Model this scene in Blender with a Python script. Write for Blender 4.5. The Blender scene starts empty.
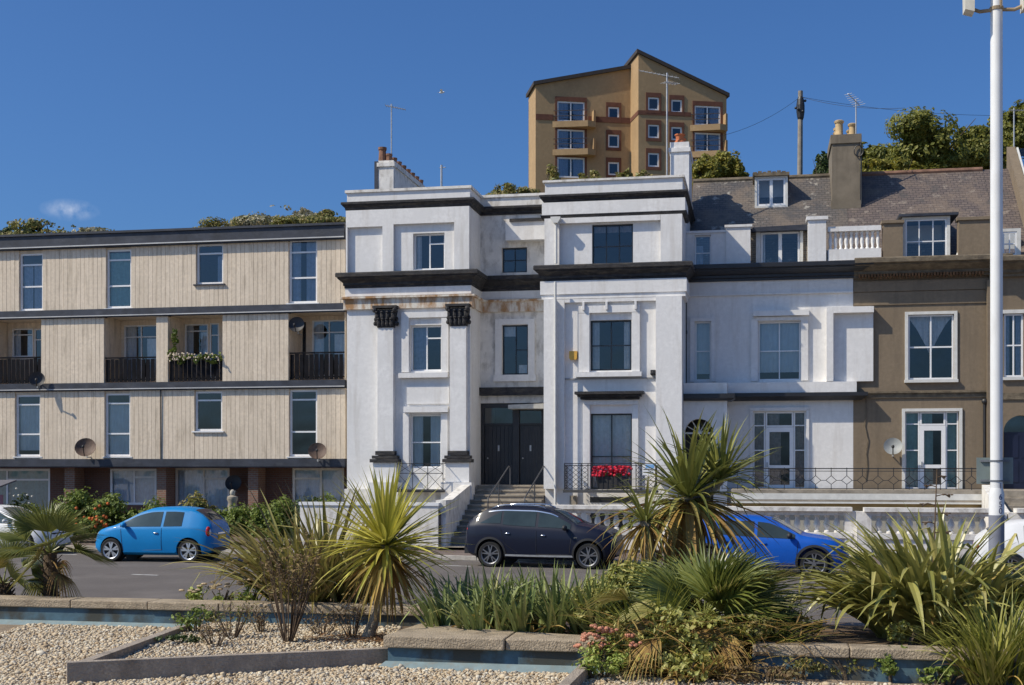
import bpy, bmesh, math, random
import numpy as np
from mathutils import Vector, Matrix, noise
sin, cos, tan, pi, rad = math.sin, math.cos, math.tan, math.pi, math.radians
RND = random.Random(7)
scene = bpy.context.scene
COL = scene.collection
# ------------------------------------------------------------------ survey constants
H, F, YH = 2.7, 1286.0, 465.0           # eye height, focal length (px), horizon row of the survey photograph
TH = rad(10.92)                         # the terrace front is turned by this against the view
D0 = 43.0
CT, ST = cos(TH), sin(TH)

def fw(u, v, z=0.0):                    # terrace coordinates (along, into, up) -> world
    return Vector((u*CT + v*ST, D0 - u*ST + v*CT, z))
def P(px, py, v=0.0):                   # survey pixel on terrace plane v -> (u, z)
    X = (px-512.0)/F
    d = (v + D0*CT)/(X*ST + CT)
    return d*X*CT - (d-D0)*ST, H + (YH-py)*d/F
def UX(px, v=0.0): return P(px, 0, v)[0]
def ZY(py, px, v=0.0): return P(px, py, v)[1]
def R(x0, x1, y0, y1, v=0.0):           # survey rectangle -> u0,u1,z0,z1
    xm = (x0+x1)/2
    return UX(x0, v), UX(x1, v), ZY(y1, xm, v), ZY(y0, xm, v)
def G(px, py, z=0.0):                   # survey pixel on a level z -> world point
    d = F*(H-z)/(py-YH)
    return Vector(((px-512)/F*d, d, z))
def W(px, d, z=0.0): return Vector(((px-512)/F*d, d, z))
def ZD(py, d): return H + (YH-py)*d/F

# ------------------------------------------------------------------ materials
MATS = {}
def _nt(name):
    m = bpy.data.materials.new(name); m.use_nodes = True
    nt = m.node_tree; nt.nodes.clear()
    out = nt.nodes.new('ShaderNodeOutputMaterial')
    return m, nt, out
def N(nt, t, **k):
    n = nt.nodes.new(t)
    for a, b in k.items():
        if a in n.inputs: n.inputs[a].default_value = b
        else: setattr(n, a, b)
    return n
def rgb(c): return (c[0], c[1], c[2], 1.0)
def mixc(nt, fac, a, b, blend='MIX'):
    n = nt.nodes.new('ShaderNodeMix'); n.data_type = 'RGBA'; n.blend_type = blend
    for s, x in ((0, fac), (6, a), (7, b)):
        if hasattr(x, 'is_linked') or hasattr(x, 'links'): nt.links.new(x, n.inputs[s])
        else: n.inputs[s].default_value = x if s == 0 else rgb(x)
    return n.outputs[2]
def noise_fac(nt, co, scale, detail=5, lo=.35, hi=.65, stretch=None):
    if stretch:
        mp = N(nt, 'ShaderNodeMapping'); mp.inputs['Scale'].default_value = stretch
        nt.links.new(co, mp.inputs['Vector']); co = mp.outputs[0]
    n = N(nt, 'ShaderNodeTexNoise'); n.inputs['Scale'].default_value = scale; n.inputs['Detail'].default_value = detail
    n.inputs['Roughness'].default_value = .62
    nt.links.new(co, n.inputs['Vector'])
    r = N(nt, 'ShaderNodeMapRange'); r.inputs[1].default_value = lo; r.inputs[2].default_value = hi
    nt.links.new(n.outputs['Fac'], r.inputs[0])
    return r.outputs[0]
def mat(name, col, rough=.8, var=.12, scale=2.0, bump=0.0, bscale=30, stain=None, stain_amt=.5, stain_scale=1.2,
        stain_lo=.52, stain_hi=.75, stretch=(3, 3, .35), metallic=0, spec=.5, coat=0, fine=None, island=0):
    if name in MATS: return MATS[name]
    m, nt, out = _nt(name)
    tc = N(nt, 'ShaderNodeTexCoord'); co = tc.outputs['Object']
    c = mixc(nt, noise_fac(nt, co, scale), [x*(1-var) for x in col], [min(1, x*(1+var)) for x in col])
    if fine:
        c = mixc(nt, noise_fac(nt, co, fine[0], 3), c, [x*fine[1] for x in col])
    if island:
        ge = N(nt, 'ShaderNodeNewGeometry'); c = mixc(nt, ge.outputs['Random Per Island'], c, mixc(nt, 1.0, c, (1-island, 1-island*1.05, 1-island*1.15), 'MULTIPLY'))
    if stain:
        f = noise_fac(nt, co, stain_scale, 6, stain_lo, stain_hi, stretch)
        mu = N(nt, 'ShaderNodeMath', operation='MULTIPLY'); mu.inputs[1].default_value = stain_amt
        nt.links.new(f, mu.inputs[0])
        c = mixc(nt, mu.outputs[0], c, stain)
    b = N(nt, 'ShaderNodeBsdfPrincipled')
    nt.links.new(c, b.inputs['Base Color'])
    b.inputs['Roughness'].default_value = rough; b.inputs['Metallic'].default_value = metallic
    b.inputs['Specular IOR Level'].default_value = spec; b.inputs['Coat Weight'].default_value = coat
    b.inputs['Coat Roughness'].default_value = .08
    if bump:
        n = N(nt, 'ShaderNodeTexNoise'); n.inputs['Scale'].default_value = bscale; n.inputs['Detail'].default_value = 5
        nt.links.new(co, n.inputs['Vector'])
        bp = N(nt, 'ShaderNodeBump'); bp.inputs['Strength'].default_value = min(1, bump*3); bp.inputs['Distance'].default_value = bump*.1
        nt.links.new(n.outputs['Fac'], bp.inputs['Height']); nt.links.new(bp.outputs[0], b.inputs['Normal'])
    nt.links.new(b.outputs[0], out.inputs[0])
    MATS[name] = m
    return m
def brickmat(name, c1, c2, mortar, sx, sz, off=.5, msize=.012, vertical=True, rough=.85, bump=.5, patch=None, vary=None):
    if name in MATS: return MATS[name]
    m, nt, out = _nt(name)
    tc = N(nt, 'ShaderNodeTexCoord'); co = tc.outputs['Object']
    sp = N(nt, 'ShaderNodeSeparateXYZ'); nt.links.new(co, sp.inputs[0])
    cb = N(nt, 'ShaderNodeCombineXYZ')
    if vertical:
        ad = N(nt, 'ShaderNodeMath', operation='ADD')
        nt.links.new(sp.outputs[0], ad.inputs[0]); nt.links.new(sp.outputs[1], ad.inputs[1])
        nt.links.new(ad.outputs[0], cb.inputs[0]); nt.links.new(sp.outputs[2], cb.inputs[1])
    else:
        nt.links.new(sp.outputs[0], cb.inputs[0]); nt.links.new(sp.outputs[1], cb.inputs[1])
    br = N(nt, 'ShaderNodeTexBrick'); br.offset = off
    br.inputs['Scale'].default_value = 1.0; br.inputs['Brick Width'].default_value = sx; br.inputs['Row Height'].default_value = sz
    br.inputs['Mortar Size'].default_value = msize; br.inputs['Color1'].default_value = rgb(c1); br.inputs['Color2'].default_value = rgb(c2)
    br.inputs['Mortar'].default_value = rgb(mortar); br.inputs['Bias'].default_value = 0
    nt.links.new(cb.outputs[0], br.inputs['Vector'])
    c = br.outputs['Color']
    if vary:
        c = mixc(nt, noise_fac(nt, co, vary[0], 6, .4, .62), c, vary[1])
    if patch:
        for (sc, lo, hi, amt, pc) in patch:
            f = noise_fac(nt, co, sc, 6, lo, hi)
            mu = N(nt, 'ShaderNodeMath', operation='MULTIPLY'); mu.inputs[1].default_value = amt
            nt.links.new(f, mu.inputs[0]); c = mixc(nt, mu.outputs[0], c, pc)
    b = N(nt, 'ShaderNodeBsdfPrincipled'); nt.links.new(c, b.inputs['Base Color']); b.inputs['Roughness'].default_value = rough
    bp = N(nt, 'ShaderNodeBump'); bp.inputs['Strength'].default_value = bump; bp.inputs['Distance'].default_value = .02; bp.invert = True
    nt.links.new(br.outputs['Fac'], bp.inputs['Height']); nt.links.new(bp.outputs[0], b.inputs['Normal'])
    nt.links.new(b.outputs[0], out.inputs[0]); MATS[name] = m
    return m
def leafmat(name, cols, trans=.3, rough=.5, spec=.4):
    if name in MATS: return MATS[name]
    m, nt, out = _nt(name)
    ge = N(nt, 'ShaderNodeNewGeometry')
    rp = N(nt, 'ShaderNodeValToRGB'); rp.color_ramp.interpolation = 'LINEAR'
    el = rp.color_ramp.elements
    while len(el) < len(cols): el.new(.5)
    if name != 'pebbles': cols = [tuple(min(.75, x*1.5) for x in c) for c in cols]
    for i, c in enumerate(cols):
        el[i].position = i/(len(cols)-1); el[i].color = rgb(c)
    nt.links.new(ge.outputs['Random Per Island'], rp.inputs[0])
    tc = N(nt, 'ShaderNodeTexCoord')
    f = noise_fac(nt, tc.outputs['Object'], 4, 3, .3, .7)
    mu = N(nt, 'ShaderNodeMath', operation='MULTIPLY'); mu.inputs[1].default_value = .45
    nt.links.new(f, mu.inputs[0])
    c = mixc(nt, mu.outputs[0], rp.outputs[0], [x*.55 for x in cols[len(cols)//2]])
    b = N(nt, 'ShaderNodeBsdfPrincipled'); nt.links.new(c, b.inputs['Base Color'])
    b.inputs['Roughness'].default_value = rough; b.inputs['Specular IOR Level'].default_value = spec
    t = N(nt, 'ShaderNodeBsdfTranslucent'); nt.links.new(c, t.inputs['Color'])
    mx = N(nt, 'ShaderNodeMixShader'); mx.inputs[0].default_value = trans
    nt.links.new(b.outputs[0], mx.inputs[1]); nt.links.new(t.outputs[0], mx.inputs[2])
    nt.links.new(mx.outputs[0], out.inputs[0]); MATS[name] = m
    return m
def glassmat(name, tint=(.62, .68, .7), refl=.16):
    m, nt, out = _nt(name)
    lw = N(nt, 'ShaderNodeFresnel'); lw.inputs['IOR'].default_value = 1.5
    ad = N(nt, 'ShaderNodeMath', operation='ADD'); ad.inputs[1].default_value = refl; ad.use_clamp = True
    nt.links.new(lw.outputs[0], ad.inputs[0])
    tc = N(nt, 'ShaderNodeTexCoord')
    n = N(nt, 'ShaderNodeTexNoise'); n.inputs['Scale'].default_value = 1.3; n.inputs['Detail'].default_value = 1
    nt.links.new(tc.outputs['Object'], n.inputs['Vector'])
    bp = N(nt, 'ShaderNodeBump'); bp.inputs['Strength'].default_value = .12; bp.inputs['Distance'].default_value = .05
    nt.links.new(n.outputs['Fac'], bp.inputs['Height'])
    tr = N(nt, 'ShaderNodeBsdfTransparent'); tr.inputs[0].default_value = rgb(tint)
    gl = N(nt, 'ShaderNodeBsdfGlossy'); gl.inputs['Roughness'].default_value = .02; gl.inputs[0].default_value = (.95, .97, 1, 1)
    nt.links.new(bp.outputs[0], gl.inputs['Normal'])
    mx = N(nt, 'ShaderNodeMixShader')
    nt.links.new(ad.outputs[0], mx.inputs[0]); nt.links.new(tr.outputs[0], mx.inputs[1]); nt.links.new(gl.outputs[0], mx.inputs[2])
    nt.links.new(mx.outputs[0], out.inputs[0]); MATS[name] = m
    return m

STUCCO = mat('white_stucco', (.78, .765, .745), .75, .06, 1.3, .12, 9, (.42, .37, .31), .45, 1.0, .52, .78, fine=(7, .92))
STUCCO_D = mat('white_stucco_weathered', (.74, .71, .66), .8, .09, 2.5, .12, 12, (.30, .27, .23), .75, 2.2, .48, .72, (2, 2, 1))
RUSTY = mat('stucco_rust_streaked', (.72, .67, .58), .8, .06, 2, .1, 12, (.36, .17, .045), .9, 1.5, .42, .60, (2.2, 2.2, .8))
DARKTRIM = mat('dark_grey_cornice_paint', (.026, .025, .027), .8, .4, 6, .2, 16, (.13, .11, .085), .6, 2.5, .5, .72, (1, 1, 4))
BLACKTRIM = mat('black_gloss_trim', (.022, .022, .025), .4, .2, 4, .03, 20)
BROWN = mat('brown_render', (.225, .172, .115), .85, .08, 1.1, .12, 14, (.10, .078, .055), .45, 1.1, .5, .75, fine=(8, .88))
BROWN_D = mat('brown_weathered_stone', (.17, .135, .09), .85, .25, 4, .2, 14, (.07, .055, .04), .7, 3, .45, .65, (1, 1, 2))
CLAD = mat('cream_boarding', (.80, .675, .525), .75, .09, 1.2, .06, 24, (.27, .21, .14), .75, 1.4, .52, .78, (4, 4, .5), fine=(9, .86), island=.09)
LEAD = mat('dark_blue_grey_fascia', (.030, .035, .050), .6, .3, 2.5, .06, 10, (.10, .105, .12), .5, 1.6, .52, .75, (1, 1, 3))
PALETRIM = mat('pale_drip_trim', (.5, .5, .5), .6)
UPVC = mat('white_window_frame', (.80, .80, .80), .35, .04, 3)
DFRAME = mat('black_window_frame', (.016, .018, .024), .3, .1, 3)
OLDWHITE = mat('aged_white_paint', (.66, .65, .61), .55, .08, 5, .05, 30)
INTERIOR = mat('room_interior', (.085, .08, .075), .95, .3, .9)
CURTAIN = mat('white_net_curtain', (.8, .8, .8), .9, .1, 9)
CURTAINB = mat('blue_grey_curtain', (.36, .44, .56), .9, .12, 9)
CURTAING = mat('green_curtain', (.27, .45, .43), .9, .12, 9)
CURTAINW = mat('taupe_curtain', (.30, .25, .235), .9, .2, 9)
BLIND = mat('pale_roller_blind', (.62, .70, .74), .9, .05, 4)
GLASS = glassmat('window_glass', (.88, .9, .91), .06); GLASSR = glassmat('mirror_window_glass', (.82, .85, .88), .06)
IRON = mat('black_iron', (.02, .02, .022), .5, .2, 8)
GALV = mat('galvanised_metal', (.42, .43, .44), .45, .15, 8, metallic=.4)
BRICK = brickmat('red_brown_brick', (.16, .062, .038), (.11, .045, .03), (.12, .10, .085), .225, .075, vary=(1.2, (.15, .075, .05)))
SLATE = brickmat('slate_roof', (.105, .095, .088), (.135, .115, .10), (.05, .045, .042), .21, .105, .5, .010, False, .6, .6,
                 patch=[(.7, .47, .60, .7, (.185, .145, .11)), (2.6, .60, .66, .75, (.40, .37, .32)), (1.1, .56, .66, .6, (.055, .056, .06)), (7, .58, .64, .5, (.045, .045, .05))])
POT = mat('terracotta_pot', (.40, .17, .08), .8, .2, 5, .08, 20)
POTY = mat('buff_chimney_pot', (.52, .37, .19), .8, .2, 5, .08, 20, (.16, .10, .06), .6, 2, .5, .7)
STONE = mat('worn_step_stone', (.33, .285, .225), .85, .2, 3, .15, 18, (.12, .10, .08), .6, 2, .5, .7, (1, 1, 2))
CONC = mat('weathered_concrete_coping', (.44, .355, .25), .9, .22, 4, .3, 40, (.16, .125, .085), .65, 2.5, .5, .7, (1, 1, 1.5), fine=(30, .72))
POOLBLUE = mat('blue_pool_paint', (.075, .145, .19), .7, .18, 2.5, .1, 15, (.05, .045, .03), .9, 1.3, .44, .58, (1, 1, .8))
POOLPALE = mat('sun_paled_pool_lip', (.19, .255, .27), .75, .15, 3, .1, 15, (.22, .20, .16), .6, 3, .5, .7)  # lip paler than the blue wall: sunlight on the sloped foot put into the colour
GREYW = mat('grey_concrete_kerb', (.40, .335, .265), .9, .22, 3, .3, 30, (.13, .105, .08), .6, 2, .5, .7, (1, 1, 1), fine=(25, .75))

# ------------------------------------------------------------------ mesh builder
class MB:
    def __init__(s): s.v = []; s.f = []; s.p = []
    def add(s, vs, fs):
        o = len(s.v); s.p.append((o, len(s.f))); s.v.extend([tuple(x) for x in vs]); s.f.extend([tuple(i+o for i in f) for f in fs]); return s
    def box(s, a0, a1, b0, b1, c0, c1):
        if a0 > a1: a0, a1 = a1, a0
        if b0 > b1: b0, b1 = b1, b0
        if c0 > c1: c0, c1 = c1, c0
        return s.add([(a0,b0,c0),(a1,b0,c0),(a1,b1,c0),(a0,b1,c0),(a0,b0,c1),(a1,b0,c1),(a1,b1,c1),(a0,b1,c1)],
              [(0,3,2,1),(4,5,6,7),(0,1,5,4),(1,2,6,5),(2,3,7,6),(3,0,4,7)])
    def prism(s, poly, v0, v1):         # poly in (u,z), extruded along v
        n = len(poly)
        vs = [(u, v0, z) for u, z in poly] + [(u, v1, z) for u, z in poly]
        return s.add(vs, [tuple(range(n)), tuple(range(2*n-1, n-1, -1))] + [((i+1) % n, i, n+i, n+(i+1) % n) for i in range(n)])
    def slab(s, poly, z0, z1):          # poly in (x,y), extruded along z
        n = len(poly)
        vs = [(x, y, z0) for x, y in poly] + [(x, y, z1) for x, y in poly]
        return s.add(vs, [tuple(range(n-1, -1, -1)), tuple(range(n, 2*n))] + [(i, (i+1) % n, n+(i+1) % n, n+i) for i in range(n)])
    def bar(s, p, q, w, h=None):        # square bar from p to q
        h = h or w; p = Vector(p); q = Vector(q); t = (q-p).normalized()
        a = t.cross(Vector((0, 0, 1)));
        if a.length < 1e-3: a = Vector((1, 0, 0))
        a.normalize(); b = a.cross(t)
        c = [(-w/2, -h/2), (w/2, -h/2), (w/2, h/2), (-w/2, h/2)]
        return s.add([p+a*x+b*y for x, y in c]+[q+a*x+b*y for x, y in c],
              [(3,2,1,0),(4,5,6,7),(0,1,5,4),(1,2,6,5),(2,3,7,6),(3,0,4,7)])
    def tube(s, pts, r, n=8, cap=True):
        pts = [Vector(p) for p in pts]; rs = r if isinstance(r, (list, tuple)) else [r]*len(pts)
        vs = []; fs = []; prev = None
        for i, p in enumerate(pts):
            t = (pts[min(i+1, len(pts)-1)]-pts[max(i-1, 0)]).normalized()
            a = t.cross(Vector((0, 0, 1))) if prev is None else prev - t*prev.dot(t)
            if a.length < 1e-3: a = t.cross(Vector((0, 1, 0)))
            a.normalize(); prev = a; b = t.cross(a)
            for k in range(n):
                g = 2*pi*k/n; vs.append(p + (a*cos(g)+b*sin(g))*rs[i])
        for i in range(len(pts)-1):
            for k in range(n):
                fs.append((i*n+k, i*n+(k+1) % n, (i+1)*n+(k+1) % n, (i+1)*n+k))
        if cap: fs.append(tuple(range(n-1, -1, -1))); fs.append(tuple(range((len(pts)-1)*n, len(pts)*n)))
        return s.add(vs, fs)
    def lathe(s, c, prof, n=12, axis='z', cap=True):
        vs = []; fs = []; c = Vector(c)
        for r, h in prof:
            for k in range(n):
                g = 2*pi*k/n
                if axis == 'z': vs.append(c+Vector((r*cos(g), r*sin(g), h)))
                elif axis == 'y': vs.append(c+Vector((r*cos(g), h, r*sin(g))))
                else: vs.append(c+Vector((h, r*cos(g), r*sin(g))))
        m = len(prof)
        for i in range(m-1):
            for k in range(n):
                q = (i*n+k, i*n+(k+1) % n, (i+1)*n+(k+1) % n, (i+1)*n+k)
                fs.append(q if axis != 'y' else q[::-1])
        if cap: fs.append(tuple(range(n-1, -1, -1))); fs.append(tuple(range((m-1)*n, m*n)))
        return s.add(vs, fs)
    def ell(s, c, r, n=10, m=7, rot=None):
        vs = []; fs = []; c = Vector(c)
        for i in range(m+1):
            a = -pi/2+pi*i/m
            for k in range(n):
                g = 2*pi*k/n; p = Vector((r[0]*cos(a)*cos(g), r[1]*cos(a)*sin(g), r[2]*sin(a)))
                vs.append(c+(rot @ p if rot else p))
        for i in range(m):
            for k in range(n): fs.append((i*n+k, i*n+(k+1) % n, (i+1)*n+(k+1) % n, (i+1)*n+k))
        return s.add(vs, fs)
    def run(s, path, prof, closed_prof=True):   # sweep profile (out, z) along plan path with mitres
        n = len(path); m = len(prof); vs = []; fs = []
        for i in range(n):
            p = Vector(path[i])
            ts = []
            if i > 0: ts.append((p-Vector(path[i-1])).normalized())
            if i < n-1: ts.append((Vector(path[i+1])-p).normalized())
            ns = [Vector((t.y, -t.x)) for t in ts]
            if len(ns) == 2:
                b = ns[0]+ns[1]; b = b/(b.dot(ns[0]) or 1)
            else: b = ns[0]
            for o, z in prof: vs.append((p.x+b.x*o, p.y+b.y*o, z))
        for i in range(n-1):
            for k in range(m):
                fs.append((i*m+k, (i+1)*m+k, (i+1)*m+(k+1) % m, i*m+(k+1) % m))
        fs.append(tuple(range(m))); fs.append(tuple(range(n*m-1, (n-1)*m-1, -1)))
        return s.add(vs, fs)
    def wall(s, u0, u1, z0, z1, v, holes, depth=.25):
        us = sorted({u0, u1} | {min(max(h[k], u0), u1) for h in holes for k in (0, 1)})
        zs = sorted({z0, z1} | {min(max(h[k], z0), z1) for h in holes for k in (2, 3)})
        inh = lambda u, z: any(h[0] < u < h[1] and h[2] < z < h[3] for h in holes)
        nu, nz = len(us)-1, len(zs)-1
        solid = [[not inh((us[i]+us[i+1])/2, (zs[j]+zs[j+1])/2) for j in range(nz)] for i in range(nu)]
        ok = lambda i, j: 0 <= i < nu and 0 <= j < nz and solid[i][j]
        for i in range(nu):
            for j in range(nz):
                if not solid[i][j]: continue
                a, b, c, d = us[i], us[i+1], zs[j], zs[j+1]
                s.add([(a, v, c), (b, v, c), (b, v, d), (a, v, d)], [(0, 1, 2, 3)])
                s.add([(a, v+depth, c), (b, v+depth, c), (b, v+depth, d), (a, v+depth, d)], [(3, 2, 1, 0)])
                if not ok(i-1, j): s.add([(a, v, c), (a, v, d), (a, v+depth, d), (a, v+depth, c)], [(0, 1, 2, 3)])
                if not ok(i+1, j): s.add([(b, v, c), (b, v, d), (b, v+depth, d), (b, v+depth, c)], [(3, 2, 1, 0)])
                if not ok(i, j-1): s.add([(a, v, c), (b, v, c), (b, v+depth, c), (a, v+depth, c)], [(3, 2, 1, 0)])
                if not ok(i, j+1): s.add([(a, v, d), (b, v, d), (b, v+depth, d), (a, v+depth, d)], [(0, 1, 2, 3)])
        return s
    def clusters(s, tol=.03):
        n = len(s.p); st = [p[0] for p in s.p]+[len(s.v)]
        if n < 2 or n > 700: return None
        V = np.array([tuple(v) for v in s.v], float); lo = np.zeros((n, 3)); hi = np.zeros((n, 3))
        for i in range(n):
            if st[i+1] <= st[i]: return None
            lo[i] = V[st[i]:st[i+1]].min(0)-tol/2; hi[i] = V[st[i]:st[i+1]].max(0)+tol/2
        lab = [-1]*n; k = 0
        for i in range(n):
            if lab[i] >= 0: continue
            stack = [i]; lab[i] = k
            while stack:
                j = stack.pop()
                hit = np.where(((lo <= hi[j]) & (hi >= lo[j])).all(1))[0]
                for q in hit:
                    if lab[q] < 0: lab[q] = k; stack.append(int(q))
            k += 1
        return (lab, k) if 1 < k <= 40 else None
    def build(s, name, m, parent=None, base=None, smooth=False, angle=None, recalc=False):
        if parent and name not in NOSPLIT and s.p:
            c = s.clusters()
            if c:
                lab, k = c; st = [p[0] for p in s.p]+[len(s.v)]; sf = [p[1] for p in s.p]+[len(s.f)]; first = None
                for q in range(k):
                    mb = MB()
                    for i in range(len(s.p)):
                        if lab[i] == q: mb.add(s.v[st[i]:st[i+1]], [tuple(x-st[i] for x in f) for f in s.f[sf[i]:sf[i+1]]])
                    mb.p = []
                    o = mb.build(name, m, parent, base, smooth, angle, recalc); first = first or o
                return first
        if base is None: base = BASE.get(parent.name, (0, 0, 0)) if parent else (0, 0, 0)
        me = bpy.data.meshes.new(name)
        bx, by, bz = base
        me.from_pydata([(x-bx, y-by, z-bz) for x, y, z in s.v], [], s.f)
        if recalc:
            bm = bmesh.new(); bm.from_mesh(me); bmesh.ops.remove_doubles(bm, verts=bm.verts, dist=1e-5)
            bmesh.ops.recalc_face_normals(bm, faces=bm.faces); bm.to_mesh(me); bm.free()
        me.update()
        if m: me.materials.append(m)
        if smooth: me.polygons.foreach_set('use_smooth', [True]*len(me.polygons))
        if angle: me.set_sharp_from_angle(angle=rad(angle))
        o = bpy.data.objects.new(name, me); COL.objects.link(o)
        if parent: o.parent = parent; BASE[o.name] = base
        return o
BASE = {}
NOSPLIT = {'interior', 'wall', 'recess_wall', 'foliage', 'flowers', 'leaves', 'dead_leaves', 'twigs', 'dry_leaves', 'stem', 'trunk', 'frond', 'fallen_leaves', 'rim', 'wheel', 'body', 'roof', 'brick_wall', 'text_lines', 'dentils', 'hexagon_panel', 'glazing_bar'}
def tag(o, label=None, cat=None, group=None, kind=None):
    if label: o['label'] = label
    if cat: o['category'] = cat
    if group: o['group'] = group
    if kind: o['kind'] = kind
    return o
def empty(name, label, cat, loc, rz=0, group=None, base=(0, 0, 0)):
    o = bpy.data.objects.new(name, None); COL.objects.link(o); o.empty_display_size = .3
    o.location = loc; o.rotation_euler = (0, 0, rz); BASE[o.name] = base
    return tag(o, label, cat, group)
def froot(name, label, cat, u, v, z=0.0, group=None):       # thing standing in the terrace frame
    return empty(name, label, cat, fw(u, v, z), -TH, group, (u, v, z))
def fone(mb, name, m, label, cat, u, v, z=0.0, group=None, **k):   # single-mesh thing in the terrace frame
    o = mb.build(name, m, None, (u, v, z), **k); o.location = fw(u, v, z); o.rotation_euler = (0, 0, -TH)
    return tag(o, label, cat, group)
def one(mb, name, m, label, cat, loc, group=None, **k):
    o = mb.build(name, m, None, tuple(loc), **k); o.location = loc
    return tag(o, label, cat, group)

# ------------------------------------------------------------------ windows and doors
def curtain_mb(u0, u1, z0, z1, v, amp=.03, waves=None):
    mb = MB(); n = max(8, int((u1-u0)*22)); w = waves or (u1-u0)*6
    vs = []; fs = []
    for i in range(n+1):
        u = u0+(u1-u0)*i/n; y = v+amp*sin(2*pi*w*i/n+.6*sin(i*.7))
        vs += [(u, y, z0), (u, y, z1)]
        if i: fs.append((2*i-2, 2*i, 2*i+1, 2*i-1))
    return mb.add(vs, fs)
def window(parent, rect, v, fm, fwid=.06, vs=(), hs=(), rev=.14, curtain=None, cm=None, glass=None, sill=None, sillm=None,
           thin=None, name='window', label=None, segs=(), depth=.07):
    """frame + pane (+ curtain, sill); v = wall face, rev = depth of the reveal. Returns the hole."""
    u0, u1, z0, z1 = rect; vf = v+rev; t = thin or fwid*.75
    e = .004
    mb = MB()
    mb.box(u0+e, u0+fwid, vf, vf+depth, z0+e, z1-e); mb.box(u1-fwid, u1-e, vf, vf+depth, z0+e, z1-e)
    mb.box(u0+fwid, u1-fwid, vf, vf+depth, z0+e, z0+fwid); mb.box(u0+fwid, u1-fwid, vf, vf+depth, z1-fwid, z1-e)
    for f in vs:
        c = u0+(u1-u0)*f; mb.box(c-t/2, c+t/2, vf+.006, vf+depth-.01, z0+fwid, z1-fwid)
    for f in hs:
        c = z0+(z1-z0)*f; mb.box(u0+fwid, u1-fwid, vf+.009, vf+depth-.012, c-t/2, c+t/2)
    for kind, f, a, b in segs:
        if kind == 'h':
            c = z0+(z1-z0)*f; mb.box(u0+(u1-u0)*a, u0+(u1-u0)*b, vf+.009, vf+depth-.012, c-t/2, c+t/2)
        else:
            c = u0+(u1-u0)*f; mb.box(c-t/2, c+t/2, vf+.006, vf+depth-.01, z0+(z1-z0)*a, z0+(z1-z0)*b)
    w = mb.build(name, fm, parent)
    if label: w['label'] = label
    g = MB(); g.add([(u0+.01, vf+depth*.55, z0+.01), (u1-.01, vf+depth*.55, z0+.01), (u1-.01, vf+depth*.55, z1-.01), (u0+.01, vf+depth*.55, z1-.01)], [(0, 1, 2, 3)])
    g.build('pane', glass or GLASS, w)
    if curtain:
        c = MB(); vc = vf+.15
        for (a, b, c0, c1) in curtain:
            q = curtain_mb(u0+(u1-u0)*a, u0+(u1-u0)*b, z0+(z1-z0)*c0, z0+(z1-z0)*c1, vc)
            c.add(q.v, q.f)
        c.build('curtain', cm or CURTAIN, w, smooth=True)
    if sill:
        so, st = sill
        mb = MB(); mb.box(u0-.08, u1+.08, v-so, v+rev, z0-st, z0-.003); mb.build('sill', sillm or fm, w)
    return (u0, u1, z0, z1)
def cornice(parent, name, m, path, zb, zt, out, steps=4, inset=-.05, label=None):
    """stepped moulding from zb (at the wall) to zt (furthest out)"""
    prof = [(inset, zb)]
    h = zt-zb
    pr = [(.22, 0), (.22, .14), (.34, .18), (.34, .34), (.55, .46), (.82, .62), (.82, .68), (1, .72), (1, .94), (.93, 1)]
    for o, z in pr: prof.append((o*out, zb+z*h))
    prof.append((inset, zt))
    mb = MB(); mb.run(path, prof)
    o = mb.build(name, m, parent)
    if label: o['label'] = label
    return o
# ================================================================== CREAM APARTMENT BLOCK (left)
VL = .4
def zb(py): return ZY(py, 173, VL)
uL0, uL1 = UX(-75, VL), UX(345.5, VL)
blk = froot('apartment_block', 'three storey cream boarded apartment block with dark fascia bands and recessed balconies', 'building', UX(173, VL), VL, 0)
zt0, zt1 = zb(244.3), zb(231.3)
B2 = (zb(315), zb(307.5)); B3 = (zb(389), zb(382)); B4 = (zb(466.5), zb(459))
mb = MB(); mb.box(uL0, uL1+.02, VL-.22, VL+9.4, zt1-.02, zt1+.06); mb.build('roof', LEAD, blk)
mb = MB()
for a, b, o in ((zt0, zt1-.03, .16), (B2[0], B2[1], .10), (B3[0], B3[1], .10), (B4[0], B4[1], .10)):
    mb.box(uL0, uL1, VL-o, VL+.05, a, b)
    mb.box(uL0, uL1, VL-o+.03, VL-.02, a-.035, a-.003)
mb.build('fascia', LEAD, blk)
mb = MB(); mb.box(uL0, uL1, VL-.19, VL-.165, zt0+.01, zt0+.05)
for b in (B2, B3): mb.box(uL0, uL1, VL-.128, VL-.104, b[0]+.005, b[0]+.04)
mb.build('drip_trim', PALETRIM, blk)
# boarding
def boards(mb, u0, u1, z0, z1, v, bw=.165, gap=.010):
    n = max(1, round((u1-u0)/bw)); w = (u1-u0)/n
    for i in range(n):
        mb.box(u0+i*w+gap/2, u0+(i+1)*w-gap/2, v+RND.uniform(-.003, .003), v+.05, z0, z1)
win_top = [(19, 42.5, 253, 310.5, [.42], .80), (106, 131, 249, 308, [.38], .82), (196, 223, 243.5, 284, [], .76), (288.5, 317, 239, 303, [.40], .80)]
win_mid = [(15, 40, 394.5, 456.5, [.36], .84), (104.5, 130, 393, 456.5, [.36], .84), (194.5, 222, 391, 431, [], .77), (289, 317, 389.5, 456.5, [.37], .85)]
bal = [(-12, 41), (104, 156), (168, 222.3), (288.5, 344.5)]
back = MB(); cl = MB()
holesT = [R(a, b, c, d, VL) for a, b, c, d, _, _ in win_top]
holesM = [R(a, b, c, d, VL) for a, b, c, d, _, _ in win_mid]
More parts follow.
